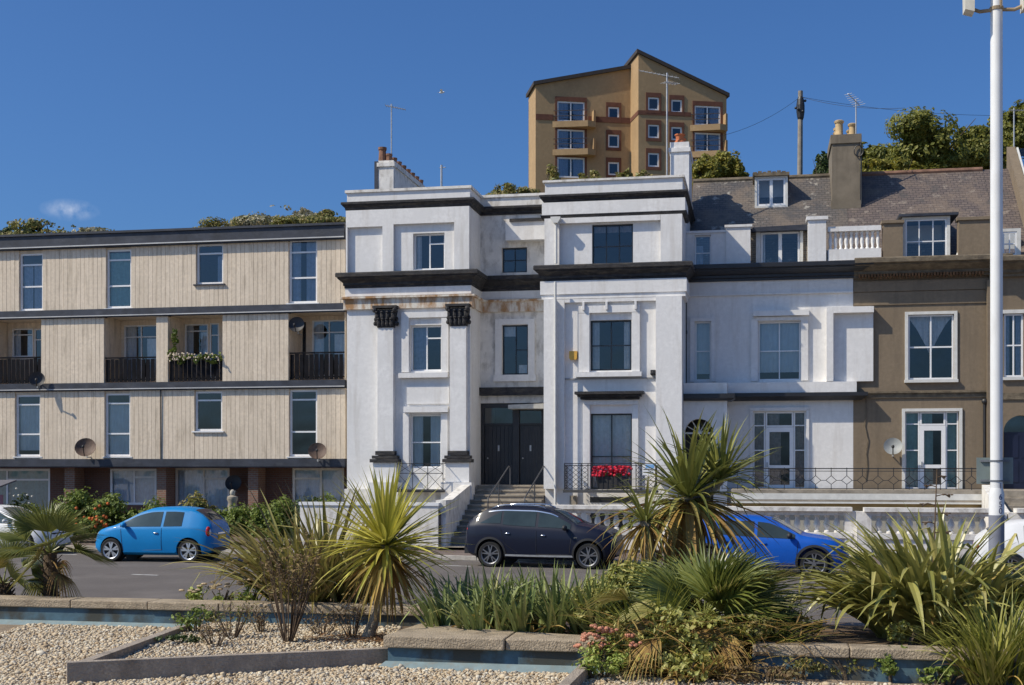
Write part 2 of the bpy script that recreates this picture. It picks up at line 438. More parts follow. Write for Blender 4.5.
holesB = [(UX(a, VL), UX(b, VL), B3[1]+.005, B2[0]-.005) for a, b in bal]
for zlo, zhi, hs in ((B2[1], zt0, holesT), (B3[1], B2[0], holesB), (B4[1], B3[0], holesM)):
    back.wall(uL0, uL1-.01, zlo+.004, zhi-.04, VL+.052, hs, .20)
    cur = uL0
    for h in sorted(hs):
        boards(cl, cur+.003, h[0]-.003, zlo+.004, zhi-.04, VL)
        if h[2] > zlo+.1: boards(cl, h[0]+.003, h[1]-.003, zlo+.004, h[2]-.003, VL)
        if h[3] < zhi-.2: boards(cl, h[0]+.003, h[1]-.003, h[3]+.003, zhi-.04, VL)
        cur = h[1]
    boards(cl, cur+.003, uL1-.01, zlo+.004, zhi-.04, VL)
cl.build('cladding', CLAD, blk); back.build('wall', CLAD, blk)
cms = [CURTAINB, CURTAING, CURTAINB, CURTAINB]
for k, (wl, hs) in enumerate(((win_top, holesT), (win_mid, holesM))):
    for i, (w, h) in enumerate(zip(wl, hs)):
        full = bool(w[4])
        cur = [[(0, .45, 0, .8), (.5, 1, 0, .8)], [(0, 1, 0, .95)], [(.7, 1, 0, .7)], [(0, .35, 0, .98), (.55, 1, 0, .98)]][i] if k == 0 else [[(0, 1, .1, .84)], [(0, 1, 0, .84)], [], []][i]
        window(blk, h, VL, UPVC, .075, (), w[4]+[w[5]], rev=.10, curtain=cur, cm=(cms[i] if k == 0 else BLIND), sill=(.07, .05) if not full else (.02, .04), sillm=UPVC if k else (LEAD if i == 2 else UPVC), glass=GLASS)
# service shell: rooms, sides, floors
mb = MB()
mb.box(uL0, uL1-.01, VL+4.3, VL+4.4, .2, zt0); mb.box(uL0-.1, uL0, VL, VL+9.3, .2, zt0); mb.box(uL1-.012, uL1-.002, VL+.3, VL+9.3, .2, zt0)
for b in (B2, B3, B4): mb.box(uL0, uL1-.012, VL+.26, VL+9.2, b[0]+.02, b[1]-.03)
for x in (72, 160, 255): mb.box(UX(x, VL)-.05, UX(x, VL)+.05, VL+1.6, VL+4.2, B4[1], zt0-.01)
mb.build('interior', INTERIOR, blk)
mb = MB(); mb.box(uL0, uL1-.012, VL+9.2, VL+9.3, .2, zt0); mb.build('rear_wall', CLAD, blk)
# recessed balconies
VB = VL+1.25
def rail_planks(u0, u1, z0, z1, v):
    mb = MB(); x = u0+.04
    mb.bar((u0+.02, v, z1), (u1-.02, v, z1), .05); mb.bar((u0+.02, v+.04, z0+.12), (u1-.02, v+.04, z0+.12), .04)
    while x < u1-.05:
        w = RND.choice([.13, .15, .15]); t = z1-.03-RND.uniform(0, .04)
        mb.box(x, min(x+w, u1-.02), v-.012, v+.012, z0+.03, t); x += w+.035
    return mb
for i, ((a, b), h) in enumerate(zip(bal, holesB)):
    u0, u1, z0, z1 = h
    mb = MB()
    mb.box(u0-.02, u0-.003, VL+.26, VB, z0, z1); mb.box(u1+.003, u1+.02, VL+.26, VB, z0, z1); mb.box(u0, u1, VL+.06, VB, z1+.004, z1+.02); mb.box(u0, u1, VL+.06, VB, z0-.02, z0)
    if i == 0: oh = [R(12, 33, 328.5, 357, VB), R(34, 44, 328.5, 379, VB)]
    elif i == 1: oh = [R(108, 117, 325, 379, VB), R(124, 158, 325, 379, VB)]
    elif i == 2: oh = [R(182, 208, 324, 356, VB), R(209.5, 219, 323, 378, VB)]
    else: oh = [R(299, 306, 322, 376, VB), R(312, 346, 320, 376, VB)]
    oh = [(max(q[0], u0+.05), min(q[1], u1-.04), max(q[2], z0+.03), min(q[3], z1-.03)) for q in oh]
    mb.wall(u0, u1, z0, z1, VB, oh, .1)
    w = mb.build('balcony_wall', CLAD, blk)
    for k, q in enumerate(oh):
        wide = q[1]-q[0] > .75
        window(blk, q, VB, UPVC if (i, k) not in ((1, 0), (3, 0)) else DFRAME, .05, (.5,) if wide and i in (1, 3) else (), (.78,), rev=.02,
               curtain=[(.0, .3, 0, 1), (.62, .95, 0, .75)] if wide else [], name='balcony_window')
    top = ZY(357.5 if i < 3 else 352.5, (a+b)/2, VL)
    rail_planks(u0, u1, z0, top, VL+.08).build('balcony_railing', mat('dark_stained_planks', (.009, .009, .012), .9, .4, 5, .1, 20, spec=.15), blk)
# ground floor
VG = VL+1.0
zg = .12
gw = [(-40, 50, 468.5, 515), (109.5, 156.5, 468.5, 505), (175, 229.5, 467.5, 512), (292, 344, 467, 512)]
gh = [R(a, b, c, d, VG) for a, b, c, d in gw]
gh = [(q[0], q[1], q[2], min(q[3], B4[0]-.05)) for q in gh]
mb = MB(); mb.wall(uL0, uL1-.02, zg, B4[0]-.01, VG, gh, .2); mb.build('brick_wall', BRICK, blk)
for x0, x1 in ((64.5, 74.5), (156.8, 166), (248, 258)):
    mb = MB(); mb.box(UX(x0, VL+.3), UX(x1, VL+.3), VL+.3, VG-.003, zg, B4[0]-.012); mb.build('brick_pier', brickmat('sunlit_brick', (.27, .13, .08), (.21, .10, .065), (.24, .2, .16), .225, .075), blk)  # pier brick is a lighter copy of the wall brick, sunlight put into its colour
for i, q in enumerate(gh):
    window(blk, q, VG, UPVC if i < 2 else mat('pale_wood_frame', (.68, .63, .56), .6), .09, (.52,) if i < 3 else (.55,), (), rev=.03,
           segs=(('h', .76, (.52 if i != 3 else 0), (1 if i != 3 else .55)),), curtain=[(0, .98, 0, .97)], cm=CURTAING if i == 0 else CURTAIN, glass=GLASSR, name='window')
mb = MB(); mb.tube([(UX(161, VL), VL-.02, B4[1]), (UX(161, VL), VL-.03, B3[0])], .018, 6); mb.build('cable', IRON, blk)

# ================================================================== WHITE TOWER HOUSE (left of the two tall ones)
def za(py): return ZY(py, 408, 0)
VR = 1.65                                   # recess behind the two tower fronts
a0, a1 = UX(347, 0), UX(470, 0); r0, r1 = a1, UX(545, 0); b1u = UX(682.5, 0)
hA = froot('terraced_house', 'tall white stucco house with two dark capped pilasters and recessed double entrance', 'house', UX(408, 0), 0, 0)
zp = za(189); c1 = (za(209), za(200.5)); cm_ = (za(287), za(272)); zbse = .2
wA = [R(413, 444.5, 233, 269.5), R(410, 441.5, 325, 371), R(410, 441, 414.5, 468)]
mb = MB(); mb.wall(a0, a1, zbse, zp, 0, wA, .25)
mb.box(a0, a0+.25, .253, 9, zbse, zp); mb.box(a1-.25, a1, .253, 9, zbse, zp)
mb.build('wall', STUCCO, hA)
mb = MB(); mb.box(a0+.25, a1-.25, .26, 9, zp-.65, zp-.5); mb.box(r0, r1-.003, VR+.26, 9, zp-.65, zp-.5); mb.build('roof', LEAD, hA)
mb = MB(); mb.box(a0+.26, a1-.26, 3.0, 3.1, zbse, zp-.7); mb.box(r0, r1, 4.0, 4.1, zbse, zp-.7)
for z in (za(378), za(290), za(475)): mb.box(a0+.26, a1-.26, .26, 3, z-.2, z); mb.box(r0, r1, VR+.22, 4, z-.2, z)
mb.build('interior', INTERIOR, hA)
# recess
wR = [R(502, 527, 247.5, 272.5, VR), R(502.3, 528, 325, 374.5, VR), R(480.5, 544, 403, 487, VR)]
mb = MB(); mb.wall(r0, r1-.003, 1.6, zp-.02, VR, wR, .22); mb.build('recess_wall', STUCCO_D, hA)
mb = MB()                                  # boxed panel and ledge in the attic of the recess
q = R(508, 546, 221, 242, VR); mb.box(q[0], r1-.004, VR-.45, VR-.003, q[2], q[3]-.1); mb.build('attic_panel', STUCCO, hA)
mb = MB(); mb.box(q[0]+.15, r1-.004, VR-.52, VR-.004, q[3]-.1, q[3]); mb.build('panel_ledge', DARKTRIM, hA)
wb = window(hA, wR[0], VR, DFRAME, .05, (.5,), (.5,), rev=.1); window(hA, wR[1], VR, DFRAME, .045, (.52,), (), rev=.08, segs=(('h', .5, .52, 1),), curtain=[(0, .5, .78, 1), (.6, 1, 0, .2)])
mb = MB()
for (x0, x1, y0, y1) in ((495.5, 502, 319, 379), (528.3, 535, 319, 379)):
    q = R(x0, x1, y0, y1, VR); mb.box(q[0], q[1], VR-.07, VR-.003, q[2], q[3])
q = R(502, 528.3, 319, 324.6, VR); mb.box(q[0], q[1], VR-.065, VR-.003, q[2], q[3]); q = R(494, 536.5, 375, 380, VR); mb.box(q[0], q[1], VR-.1, VR-.003, q[2]-.05, q[3])
mb.build('window_surround', STUCCO, hA)
q = R(477, 545, 387.5, 395.5, VR); mb = MB(); mb.box(a1+.004, r1-.006, VR-.22, VR-.004, q[2], q[3]); mb.build('door_hood', DARKTRIM, hA)
# entrance: dark frame, two doors
q = wR[2]; vd = VR+.05
mb = MB(); cx0, cx1 = UX(512.5, VR), UX(519, VR)
mb.box(q[0]+.003, q[0]+.12, vd, vd+.14, q[2], q[3]-.004); mb.box(cx0, cx1, vd-.05, vd+.14, q[2], q[3]-.004); mb.box(q[1]-.1, q[1]-.003, vd, vd+.14, q[2], q[3]-.004)
mb.box(q[0]+.12, cx0, vd, vd+.14, q[3]-.16, q[3]-.004); mb.box(cx1, q[1]-.1, vd, vd+.14, q[3]-.16, q[3]-.004)
zd = ZY(425, 500, VR)
mb.box(q[0]+.12, cx0, vd, vd+.14, zd, zd+.06); mb.box(cx1, q[1]-.1, vd, vd+.14, zd, zd+.06)
mb.build('door_frame', BLACKTRIM, hA)
for d0, d1, lab in ((q[0]+.12, cx0, None), (cx1, q[1]-.1, None)):
    mb = MB(); mb.box(d0+.006, d1-.006, vd+.06, vd+.11, q[2]+.02, zd-.004)
    w = (d1-d0)
    n = 7
    for i in range(n): mb.box(d0+.02+i*(w-.04)/n+.008, d0+.02+(i+1)*(w-.04)/n-.008, vd+.045, vd+.061, q[2]+.06, zd-.05)
    dr = mb.build('door', BLACKTRIM, hA)
    m2 = MB(); m2.box((d0+d1)/2-.03, (d0+d1)/2+.03, vd+.03, vd+.046, q[2]+1.25, q[2]+1.45); m2.build('letter_plate', GALV, dr)
    m2 = MB(); m2.ell((d0+.12, vd+.03, q[2]+1.0), (.03, .03, .03)); m2.build('door_knob', GALV, dr, smooth=True)
    m2 = MB(); m2.add([(d0, vd+.08, zd+.06), (d1, vd+.08, zd+.06), (d1, vd+.08, q[3]-.16), (d0, vd+.08, q[3]-.16)], [(0, 1, 2, 3)]); m2.build('fanlight', GLASSR, hA)
q2 = R(510, 545, 404, 409, VR-.4); mb = MB(); mb.prism([(q2[0], q2[2]), (q2[1], q2[2]), (q2[1], q2[3]), (q2[0], q2[3]-.04)], VR-.75, VR-.004)
mb.build('door_canopy', mat('grey_canopy', (.42, .41, .38), .7, .15, 5), hA)
# attic relief on the tower front
mb = MB(); pv = -.13
for x0, x1, y0, y1 in ((383.5, 394.5, 209, 272), (455, 470, 209, 272), (347, 383.5, 209, 226), (394.5, 455, 209, 224.5)):
    q = R(x0, x1, y0, y1); mb.box(q[0], q[1], pv, -.003, za(y1)+.002, za(y0)-.002)
q = R(347, 348.6, 226, 272); mb.box(q[0], q[1], pv, -.003, za(272)+.002, za(226)-.002)
mb.build('attic_panelling', STUCCO, hA)
window(hA, wA[0], 0, UPVC, .06, (.5,), (), rev=.16, segs=(('h', .72, .5, 1),), curtain=[(0, .2, 0, 1)])
window(hA, wA[1], 0, UPVC, .06, (.5,), (), rev=.16, segs=(('h', .72, .5, 1),), curtain=[(.05, .45, 0, 1)], cm=CURTAINB)
window(hA, wA[2], 0, UPVC, .055, (), (.48,), rev=.14, curtain=[(0, .35, 0, 1), (.6, 1, 0, 1)], cm=BLIND)
rp = [(a0, 8.5), (a0, 0), (a1, 0), (a1, VR), (r1-.01, VR)]
cornice(hA, 'parapet_cornice', DARKTRIM, rp, c1[0], c1[1], .17)
mb = MB(); mb.run(rp, [(-.12, zp-.06), (.06, zp-.06), (.06, zp+.03), (-.12, zp+.06)]); mb.build('parapet_coping', STUCCO_D, hA)
cornice(hA, 'main_cornice', DARKTRIM, rp, cm_[0], cm_[1], .32)
mb = MB(); zf = (za(308.5), za(297)); mb.run(rp, [(-.05, zf[0]), (.10, zf[0]), (.10, zf[1]-.05), (.19, zf[1]-.03), (.19, zf[1]+.03), (-.05, zf[1]+.05)]); mb.build('frieze', RUSTY, hA)
mb = MB(); mb.run(rp, [(-.05, zf[1]+.06), (.05, zf[1]+.06), (.05, cm_[0]-.004), (-.05, cm_[0]-.004)]); mb.build('frieze_band', STUCCO, hA)
# pilasters
for x0, x1, cx_0, cx_1 in ((379.5, 395, 375, 399), (451.5, 467.5, 446.5, 470.2)):
    u0, u1 = UX(x0), UX(x1)
    mb = MB(); mb.box(u0, u1, -.24, -.003, za(451), za(327)); mb.build('pilaster', STUCCO, hA)
    m = (u0+u1)/2; w = (UX(cx_1)-UX(cx_0))/2
    zc0, zc1 = za(328), za(306)
    mb = MB(); hh = zc1-zc0                    # leafy capital
    mb.prism([(u0-.0, zc0+.002), (u1+.0, zc0+.002), (u1+.10, zc0+hh*.8), (u0-.10, zc0+hh*.8)], -.27, -.004)
    for rw, (z, s) in enumerate(((.05, .55), (.36, .6))):
        for k in range(4):
            sp_ = .02+.09*rw; x = u0-sp_+(u1-u0+2*sp_)*(k+.5)/4
            mb.ell((x, -.28, zc0+hh*(z+.18)), (.07, .06, hh*.2), 7, 5); mb.ell((x, -.33, zc0+hh*(z+.34)), (.06, .05, .04), 6, 4)
    for sx in (-1, 1):
        mb.ell((m+sx*(w-.07), -.30, zc0+hh*.80), (.09, .09, .09), 8, 6)
        for k in range(3): mb.ell((m+sx*(w-.05), -.06-.07*k, zc0+hh*(.2+.2*(k % 2))), (.06, .05, .08), 6, 4)
    mb.box(m-w, m+w, -.36, -.004, zc1-.085, zc1-.004)
    mb.build('capital', DARKTRIM, hA)
    zb0, zb1 = za(462.5), za(451)
    mb = MB(); hb = zb1-zb0
    mb.box(u0-.22, u1+.22, -.42, -.004, zb0, zb0+hb*.3); mb.box(u0-.16, u1+.16, -.37, -.004, zb0+hb*.33, zb0+hb*.6); mb.box(u0-.06, u1+.06, -.30, -.004, zb0+hb*.64, zb1-.002); mb.build('pilaster_base', DARKTRIM, hA)
    mb = MB(); mb.box(u0-.13, u1+.13, -.34, -.004, za(482), zb0-.003); mb.box(u0-.25, u1+.25, -.5, -.005, zbse, za(482)-.003); mb.build('pedestal', STUCCO, hA)
mb = MB()
for x0, x1, y0, y1, o in ((402, 409.5, 318, 372.5, .1), (442, 449, 318, 372.5, .1), (402, 449, 312, 317.8, .1), (400, 449, 373, 378, .22), (407.5, 449.5, 385.5, 404, .07), (405, 449, 406.5, 412.5, .2), (403.5, 409.3, 413, 478, .08), (441.7, 448, 413, 478, .08)):
    q = R(x0, x1, y0, y1); mb.box(q[0], q[1], -o, -.003, q[2]+.002, q[3]-.002)
mb.build('window_surround', STUCCO, hA)
mb = MB(); mb.box(a0+.004, a1-.9, -.30, -.006, zbse, za(489)); mb.build('plinth', STUCCO_D, hA)
# window guard rail
def guard(mb, u0, u1, z0, z1, v, side=.3):
    for z in (z0, z1, z0+(z1-z0)*.62): mb.bar((u0, v, z), (u1, v, z), .022)
    n = 3
    for i in range(n+1):
        u = u0+(u1-u0)*i/n; mb.bar((u, v, z0), (u, v, z1), .02)
        if i < n:
            w = u+(u1-u0)/n; zm = z0+(z1-z0)*.62
            mb.bar((u, v, z0), (w, v, zm), .014); mb.bar((w, v, z0), (u, v, zm), .014); mb.bar((u, v, zm), (w, v, z1), .014); mb.bar((w, v, zm), (u, v, z1), .014)
    for u in (u0, u1):
        for z in (z0, z1): mb.bar((u, v, z), (u, v+side, z), .02)
    return mb
q = R(397.5, 443, 463.5, 489.5, -.65)
mb = guard(MB(), q[0], q[1], q[2], q[3], -.65, .64); mb.box(q[0]-.03, q[1]+.03, -.68, -.31, q[2]-.09, q[2]-.02); mb.build('balconette', IRON, hA)
# long chimney stack on the roof
chv0, chv1 = 2.2, 7.2
cu0, cu1 = UX(374.5, chv0), UX(393.5, chv0); cz = ZY(160.5, 384, chv0)
mb = MB(); mb.box(cu0+.14, cu1, chv0, chv1, zp-.6, cz); mb.box(cu0+.10, cu1+.05, chv0-.05, chv1+.05, cz-.22, cz-.08)
ch = mb.build('chimney', STUCCO_D, hA)
mb = MB(); mb.box(cu0, cu0+.137, chv0-.02, chv1, zp-.6, cz-.02); mb.build('slate_hanging', LEAD, ch)
mb = MB()
for k in range(8): mb.lathe((cu1-.26, chv0+.32+k*.62, cz), [(.15, -.02), (.13, .06), (.11, .2), (.13, .24), (.13, .30), (.10, .31)], 10)
mb.lathe((cu1-.50, chv0+.3, cz), [(.17, -.02), (.15, .1), (.13, .42), (.16, .46), (.16, .54), (.12, .55)], 10)
mb.build('chimney_pot', mat('dark_terracotta', (.20, .10, .06), .8, .3, 5), ch)
mb = MB()
for k in range(3): mb.box(cu0+.16, cu1+.008, chv0-.008, chv0-.002, cz-.75-.7*k, cz-.72-.7*k)


# ================================================================== SECOND WHITE HOUSE
def zc(py): return ZY(py, 614, 0)
hB = froot('terraced_house', 'tall white stucco house with black sash windows and an iron flower balcony', 'house', UX(614), 0, 0)
b0u = r1; zpB = zc(178); cB = (zc(200.5), zc(193)); cmB = (zc(280), zc(264.5))
wB = [R(592, 633, 224, 264.2), R(590.3, 631.5, 320, 370.5), R(590.5, 632, 413.5, 489)]
mb = MB(); mb.wall(b0u, b1u, .2, zpB, 0, wB, .25); mb.box(b0u, b0u+.25, .253, 9, .2, zpB); mb.box(b1u-.25, b1u, .253, 9.5, .2, zpB)
mb.build('wall', STUCCO, hB)
mb = MB(); mb.box(b0u+.25, b1u-.25, .26, 9, zpB-.5, zpB-.3); mb.build('roof', LEAD, hB)
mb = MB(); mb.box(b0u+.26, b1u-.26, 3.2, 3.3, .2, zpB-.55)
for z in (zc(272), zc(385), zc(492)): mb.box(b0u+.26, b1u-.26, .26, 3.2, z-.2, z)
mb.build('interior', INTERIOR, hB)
window(hB, wB[0], 0, DFRAME, .05, (.34, .66), (.46,), rev=.12, thin=.03, curtain=[(0, 1, .82, 1)], cm=CURTAINW)
window(hB, wB[1], 0, DFRAME, .055, (.5,), (.5,), rev=.12, thin=.035, curtain=[(.02, .2, 0, 1), (.8, .98, 0, 1)])
window(hB, wB[2], 0, DFRAME, .05, (.5,), (.43,), rev=.12, thin=.035, curtain=[(0, .49, 0, 1), (.51, 1, 0, 1)])
rpB = [(b0u, VR), (b0u, 0), (b1u, 0), (b1u, 6)]
cornice(hB, 'parapet_cornice', DARKTRIM, rpB, cB[0], cB[1], .17)
mb = MB(); mb.run(rpB, [(-.12, zpB-.07), (.07, zpB-.07), (.07, zpB), (-.12, zpB+.04)]); mb.build('parapet_coping', STUCCO_D, hB)
rpM = [(b0u, VR), (b0u, 0), (b1u, 0), (b1u, VR)]
cornice(hB, 'main_cornice', DARKTRIM, rpM, cmB[0], cmB[1], .34)
mb = MB(); z0, z1 = zc(216.5), zc(213.5); mb.run(rpM, [(-.05, z0), (.1, z0), (.14, z1), (-.05, z1)]); mb.build('string_course', DARKTRIM, hB)
mb = MB()
mb.run(rpM, [(-.05, z1+.004), (.09, z1+.004), (.09, cB[0]-.004), (-.05, cB[0]-.004)])
zz = zc(293.5); mb.run(rpM, [(-.05, zz), (.14, zz), (.14, cmB[0]-.004), (-.05, cmB[0]-.004)])
zq = zc(298); mb.run(rpM, [(-.05, zq), (.10, zq), (.10, zz-.004), (-.05, zz-.004)])
mb.build('frieze_band', STUCCO, hB)
mb = MB()
for x0, x1, y0, y1, o in ((545.2, 560, 217, 264, .16), (661, 682.4, 217, 264, .16), (560.2, 660.8, 217, 222.5, .16),
                          (545.2, 556.5, 298.5, 489, .30), (656.5, 682.4, 298.5, 480, .30), (556.7, 565, 298.5, 489, .13), (565.2, 656.3, 298.5, 302, .13),
                          (579, 589.8, 313, 372, .12), (632, 640, 313, 372, .12), (579, 640, 305.5, 312.8, .12), (576, 642, 372.3, 377, .24),
                          (584, 590.2, 405, 489, .12), (632.3, 638.5, 405, 489, .12), (584, 638.5, 400, 404.8, .12)):
    q = R(x0, x1, y0, y1); mb.box(q[0], q[1], -o, -.003, zc(y1)+.002, zc(y0)-.002)
mb.build('stucco_relief', STUCCO, hB)
for x_ in (584, 607, 636): mb = MB(); u = UX(x_); mb.box(u-.035, u+.035, -.2, -.004, zc(310), zc(302.3)); mb.build('corbel', STUCCO, hB)
mb = MB(); zl = zc(377.5); mb.box(UX(557), UX(656), -.05, -.004, zl-.05, zl-.008); mb.build('string_course', mat('grey_line_paint', (.30, .30, .31), .8), hB)  # thin grey line just under the middle window sill
q = R(576.5, 644.5, 392, 399.5); mb = MB(); mb.box(q[0], q[1], -.5, -.006, q[3]-.09, q[3]); mb.box(q[0]+.08, q[1]-.08, -.38, -.006, q[2]+.08, q[3]-.094); mb.box(q[0]+.16, q[1]-.16, -.25, -.006, q[2], q[2]+.076); mb.build('window_hood', DARKTRIM, hB)
# drain pipe
mb = MB(); u = UX(555.3, -.42); vpp = -.42
mb.tube([(u, vpp, zc(282)), (u, vpp, .4)], .045, 10); mb.tube([(u, -.26, zc(263)), (u, -.26, zc(222))], .045, 10)
mb.prism([(u-.16, zc(219)), (u-.07, zc(223)), (u+.07, zc(223)), (u+.16, zc(219)), (u+.16, zc(216.8)), (u-.16, zc(216.8))], -.42, -.18)
mb.build('drain_pipe', OLDWHITE, hB)
# iron balcony with lattice ends
vb = -1.0
q = R(564.5, 655.5, 463.5, 490, vb)
mb = MB(); mb.box(q[0]-.04, q[1]+.04, vb-.05, -.31, q[2]-.09, q[2]-.01); mb.build('balcony_slab', mat('dark_slab_edge', (.06, .06, .06), .8, .3), hB)
mb = MB()
def lattice(mb, p, q, n, rows=3):
    p = Vector(p); q = Vector(q)
    for i in range(n):
        for j in range(rows):
            a = lambda s, t: (p.x+(q.x-p.x)*s, p.y+(q.y-p.y)*s, p.z+(q.z-p.z)*t)
            mb.bar(a(i/n, j/rows), a((i+1)/n, (j+1)/rows), .013); mb.bar(a((i+1)/n, j/rows), a(i/n, (j+1)/rows), .013)
z0, z1 = q[2], q[3]
ux = [UX(x, vb) for x in (564.5, 581.5, 588, 636, 641, 655.5)]
for z in (z0+.03, z1-.06, z1): mb.bar((ux[0], vb, z), (ux[5], vb, z), .024)
for u in ux: mb.bar((u, vb, z0), (u, vb, z1), .026)
lattice(mb, (ux[0], vb, z0+.03), (ux[1], vb, z1-.06), 3, 5); lattice(mb, (ux[4], vb, z0+.03), (ux[5], vb, z1-.06), 3, 5)
lattice(mb, (ux[1], vb, z0+.03), (ux[2], vb, z1-.06), 1, 5); lattice(mb, (ux[3], vb, z0+.03), (ux[4], vb, z1-.06), 1, 5)
for i in range(1, 10):
    u = ux[2]+(ux[3]-ux[2])*i/10; mb.bar((u, vb, z0), (u, vb, z1-.06), .012)
for u in (ux[0], ux[5]):
    for z in (z0+.03, z1-.06, z1): mb.bar((u, vb, z), (u, -.3, z), .022)
    lattice(mb, (u, vb, z0+.03), (u, -.32, z1-.06), 3, 5)
mb.build('balcony_railing', IRON, hB)
# basement face
q = R(590, 634, 497, 502.5); mb = MB(); mb.box(q[0], q[1], -.02, -.004, q[2], q[3]); mb.build('basement_window', BLACKTRIM, hB)
q = R(590, 634, 508, 530); mb = MB(); mb.box(q[0], q[1], -.02, -.004, q[2], q[3]); mb.build('basement_window', BLACKTRIM, hB)
q = R(570.5, 577, 495.5, 507); mb = MB(); mb.box(q[0], q[1], -.2, -.02, q[2], q[3]); mb.build('stone_corbel', STONE, hB)
# chimney and raking party wall
vch = 3.6
cu0, cu1 = UX(670, vch), UX(689, vch); cz = ZY(142, 680, vch)
mb = MB(); mb.box(cu0, cu1, vch, vch+1.9, zpB-.4, cz); mb.box(cu0-.05, cu1+.05, vch-.05, vch+1.95, cz-.35, cz-.2); mb.box(b1u-.3, cu1-.004, 1.2, vch+4, zpB-.4, zpB+.05)
pw = [(-.1+VR, 0), (0, 0)]
ch = mb.build('chimney', STUCCO, hB)
mb = MB()
for dv in (.3, .95, 1.6): mb.lathe(((cu0+cu1)/2, vch+dv, cz), [(.2, -.02), (.19, .08), (.15, .14), (.15, .28), (.19, .3), (.19, .34), (.14, .35)], 12)
mb.build('chimney_pot', mat('orange_chimney_pot', (.48, .14, .05), .8, .15, 5), ch)
# ================================================================== LOWER WHITE HOUSE WITH SLATE ROOF
VC = 2.0
def zd_(py): return ZY(py, 770, VC)
c0u, c1u = b1u+.004, UX(853.3, VC); cPu = UX(873, VC)
hC = froot('terraced_house', 'lower white stucco house with black cornice and slate roof beside the brown house', 'house', UX(770, VC), VC, 0)
cmC = (zd_(280.5), zd_(265)); zTopC = zd_(263); 
wC = [R(695, 711, 321.5, 380.5, VC), R(758.5, 800.5, 321.5, 380, VC), R(753, 806, 411.5, 489, VC)]
mb = MB(); mb.wall(c0u, c1u-.003, .2, zTopC-.02, VC, wC, .24)
mb.build('wall', STUCCO, hC)
mb = MB(); mb.box(c0u, c1u-.01, VC+3.0, VC+3.1, .2, zTopC-.3)
for z in (zd_(275), zd_(392), zd_(490)): mb.box(c0u, c1u-.01, VC+.25, VC+3, z-.2, z)
mb.box(c1u-.2, c1u-.012, VC+.26, VC+7, .2, zTopC-.1)
mb.build('interior', INTERIOR, hC)
window(hC, wC[0], VC, UPVC, .05, (), (.5,), rev=.12, curtain=[(0, 1, .12, 1)], cm=BLIND)
window(hC, wC[1], VC, UPVC, .045, (.5,), (.5,), rev=.12, thin=.035, curtain=[(0, 1, .14, 1)], cm=BLIND)
# french door with side lights
q = wC[2]
def glazed_door(parent, q, v, x0, x1, cm, fan=.80, dlab=None):
    w = q[1]-q[0]; h = q[3]-q[2]
    s0, s1 = (x0, x1)
    window(parent, (q[0], q[0]+w*s0, q[2], q[3]), v, UPVC, .05, (), (.5, fan+.02), rev=.1, curtain=[(0, 1, 0, 1)], cm=cm, name='side_light')
    window(parent, (q[0]+w*s1, q[1], q[2], q[3]), v, UPVC, .05, (), (.5, fan+.02), rev=.1, curtain=[(0, 1, 0, 1)], cm=cm, name='side_light')
    window(parent, (q[0]+w*s0+.002, q[0]+w*s1-.002, q[2]+h*fan, q[3]), v, UPVC, .06, (), (), rev=.08, curtain=[(.1, .5, 0, 1)], cm=cm, name='fanlight')
    a, b, c, d = q[0]+w*s0+.004, q[0]+w*s1-.004, q[2]+.02, q[2]+h*fan-.004
    mb = MB(); e = .13; vf = v+.07; lock = c+(d-c)*.32
    mb.box(a, a+e, vf, vf+.08, c, d); mb.box(b-e, b, vf, vf+.08, c, d); mb.box(a+e, b-e, vf, vf+.08, d-.16, d); mb.box(a+e, b-e, vf, vf+.08, c, c+.12); mb.box(a+e, b-e, vf, vf+.08, lock, lock+.12)
    dr = mb.build('door', UPVC, parent)
    g = MB(); g.add([(a+.02, vf+.04, c+.02), (b-.02, vf+.04, c+.02), (b-.02, vf+.04, d-.02), (a+.02, vf+.04, d-.02)], [(0, 1, 2, 3)]); g.build('pane', GLASS, dr)
    h_ = MB(); h_.box(a+.03, a+.08, vf-.05, vf-.002, lock+.05, lock+.22); h_.build('handle', GALV, dr)
    cc = curtain_mb(a+.05, a+(b-a)*.55, c, d, vf+.2); cc.build('curtain', cm, dr, smooth=True)
glazed_door(hC, q, VC, .235, .77, CURTAINW)
mb = MB()
for x0, x1, y0, y1, o in ((751, 757.8, 319, 381, .08), (801, 808, 312, 381, .09), (753, 809, 311, 316.5, .22), (756, 806.5, 317, 320.8, .1), (690, 694.6, 319.5, 381, .07), (711.4, 716, 319.5, 381, .07), (690, 716, 316.5, 320, .07),
                          (750, 752.8, 410, 489, .06), (806.3, 809, 410, 489, .06), (750, 809, 407.5, 411, .06)):
    q = R(x0, x1, y0, y1, VC); mb.box(q[0], q[1], VC-o, VC-.003, zd_(y1)+.002, zd_(y0)-.002)
mb.build('window_surround', STUCCO, hC)
# blank recessed panel that reaches past the party line
pz0, pz1 = zd_(382.5), zd_(309.5)
pu0, pu1 = UX(826, VC), cPu
mb = MB(); mb.box(pu0, pu1, VC-.10, VC-.006, pz0, pz1)
mb.box(pu0, pu0+.22, VC-.34, VC-.102, pz0, pz1); mb.box(pu0+.222, pu1, VC-.34, VC-.102, pz1-.2, pz1)
mb.build('blank_panel', STUCCO, hC)
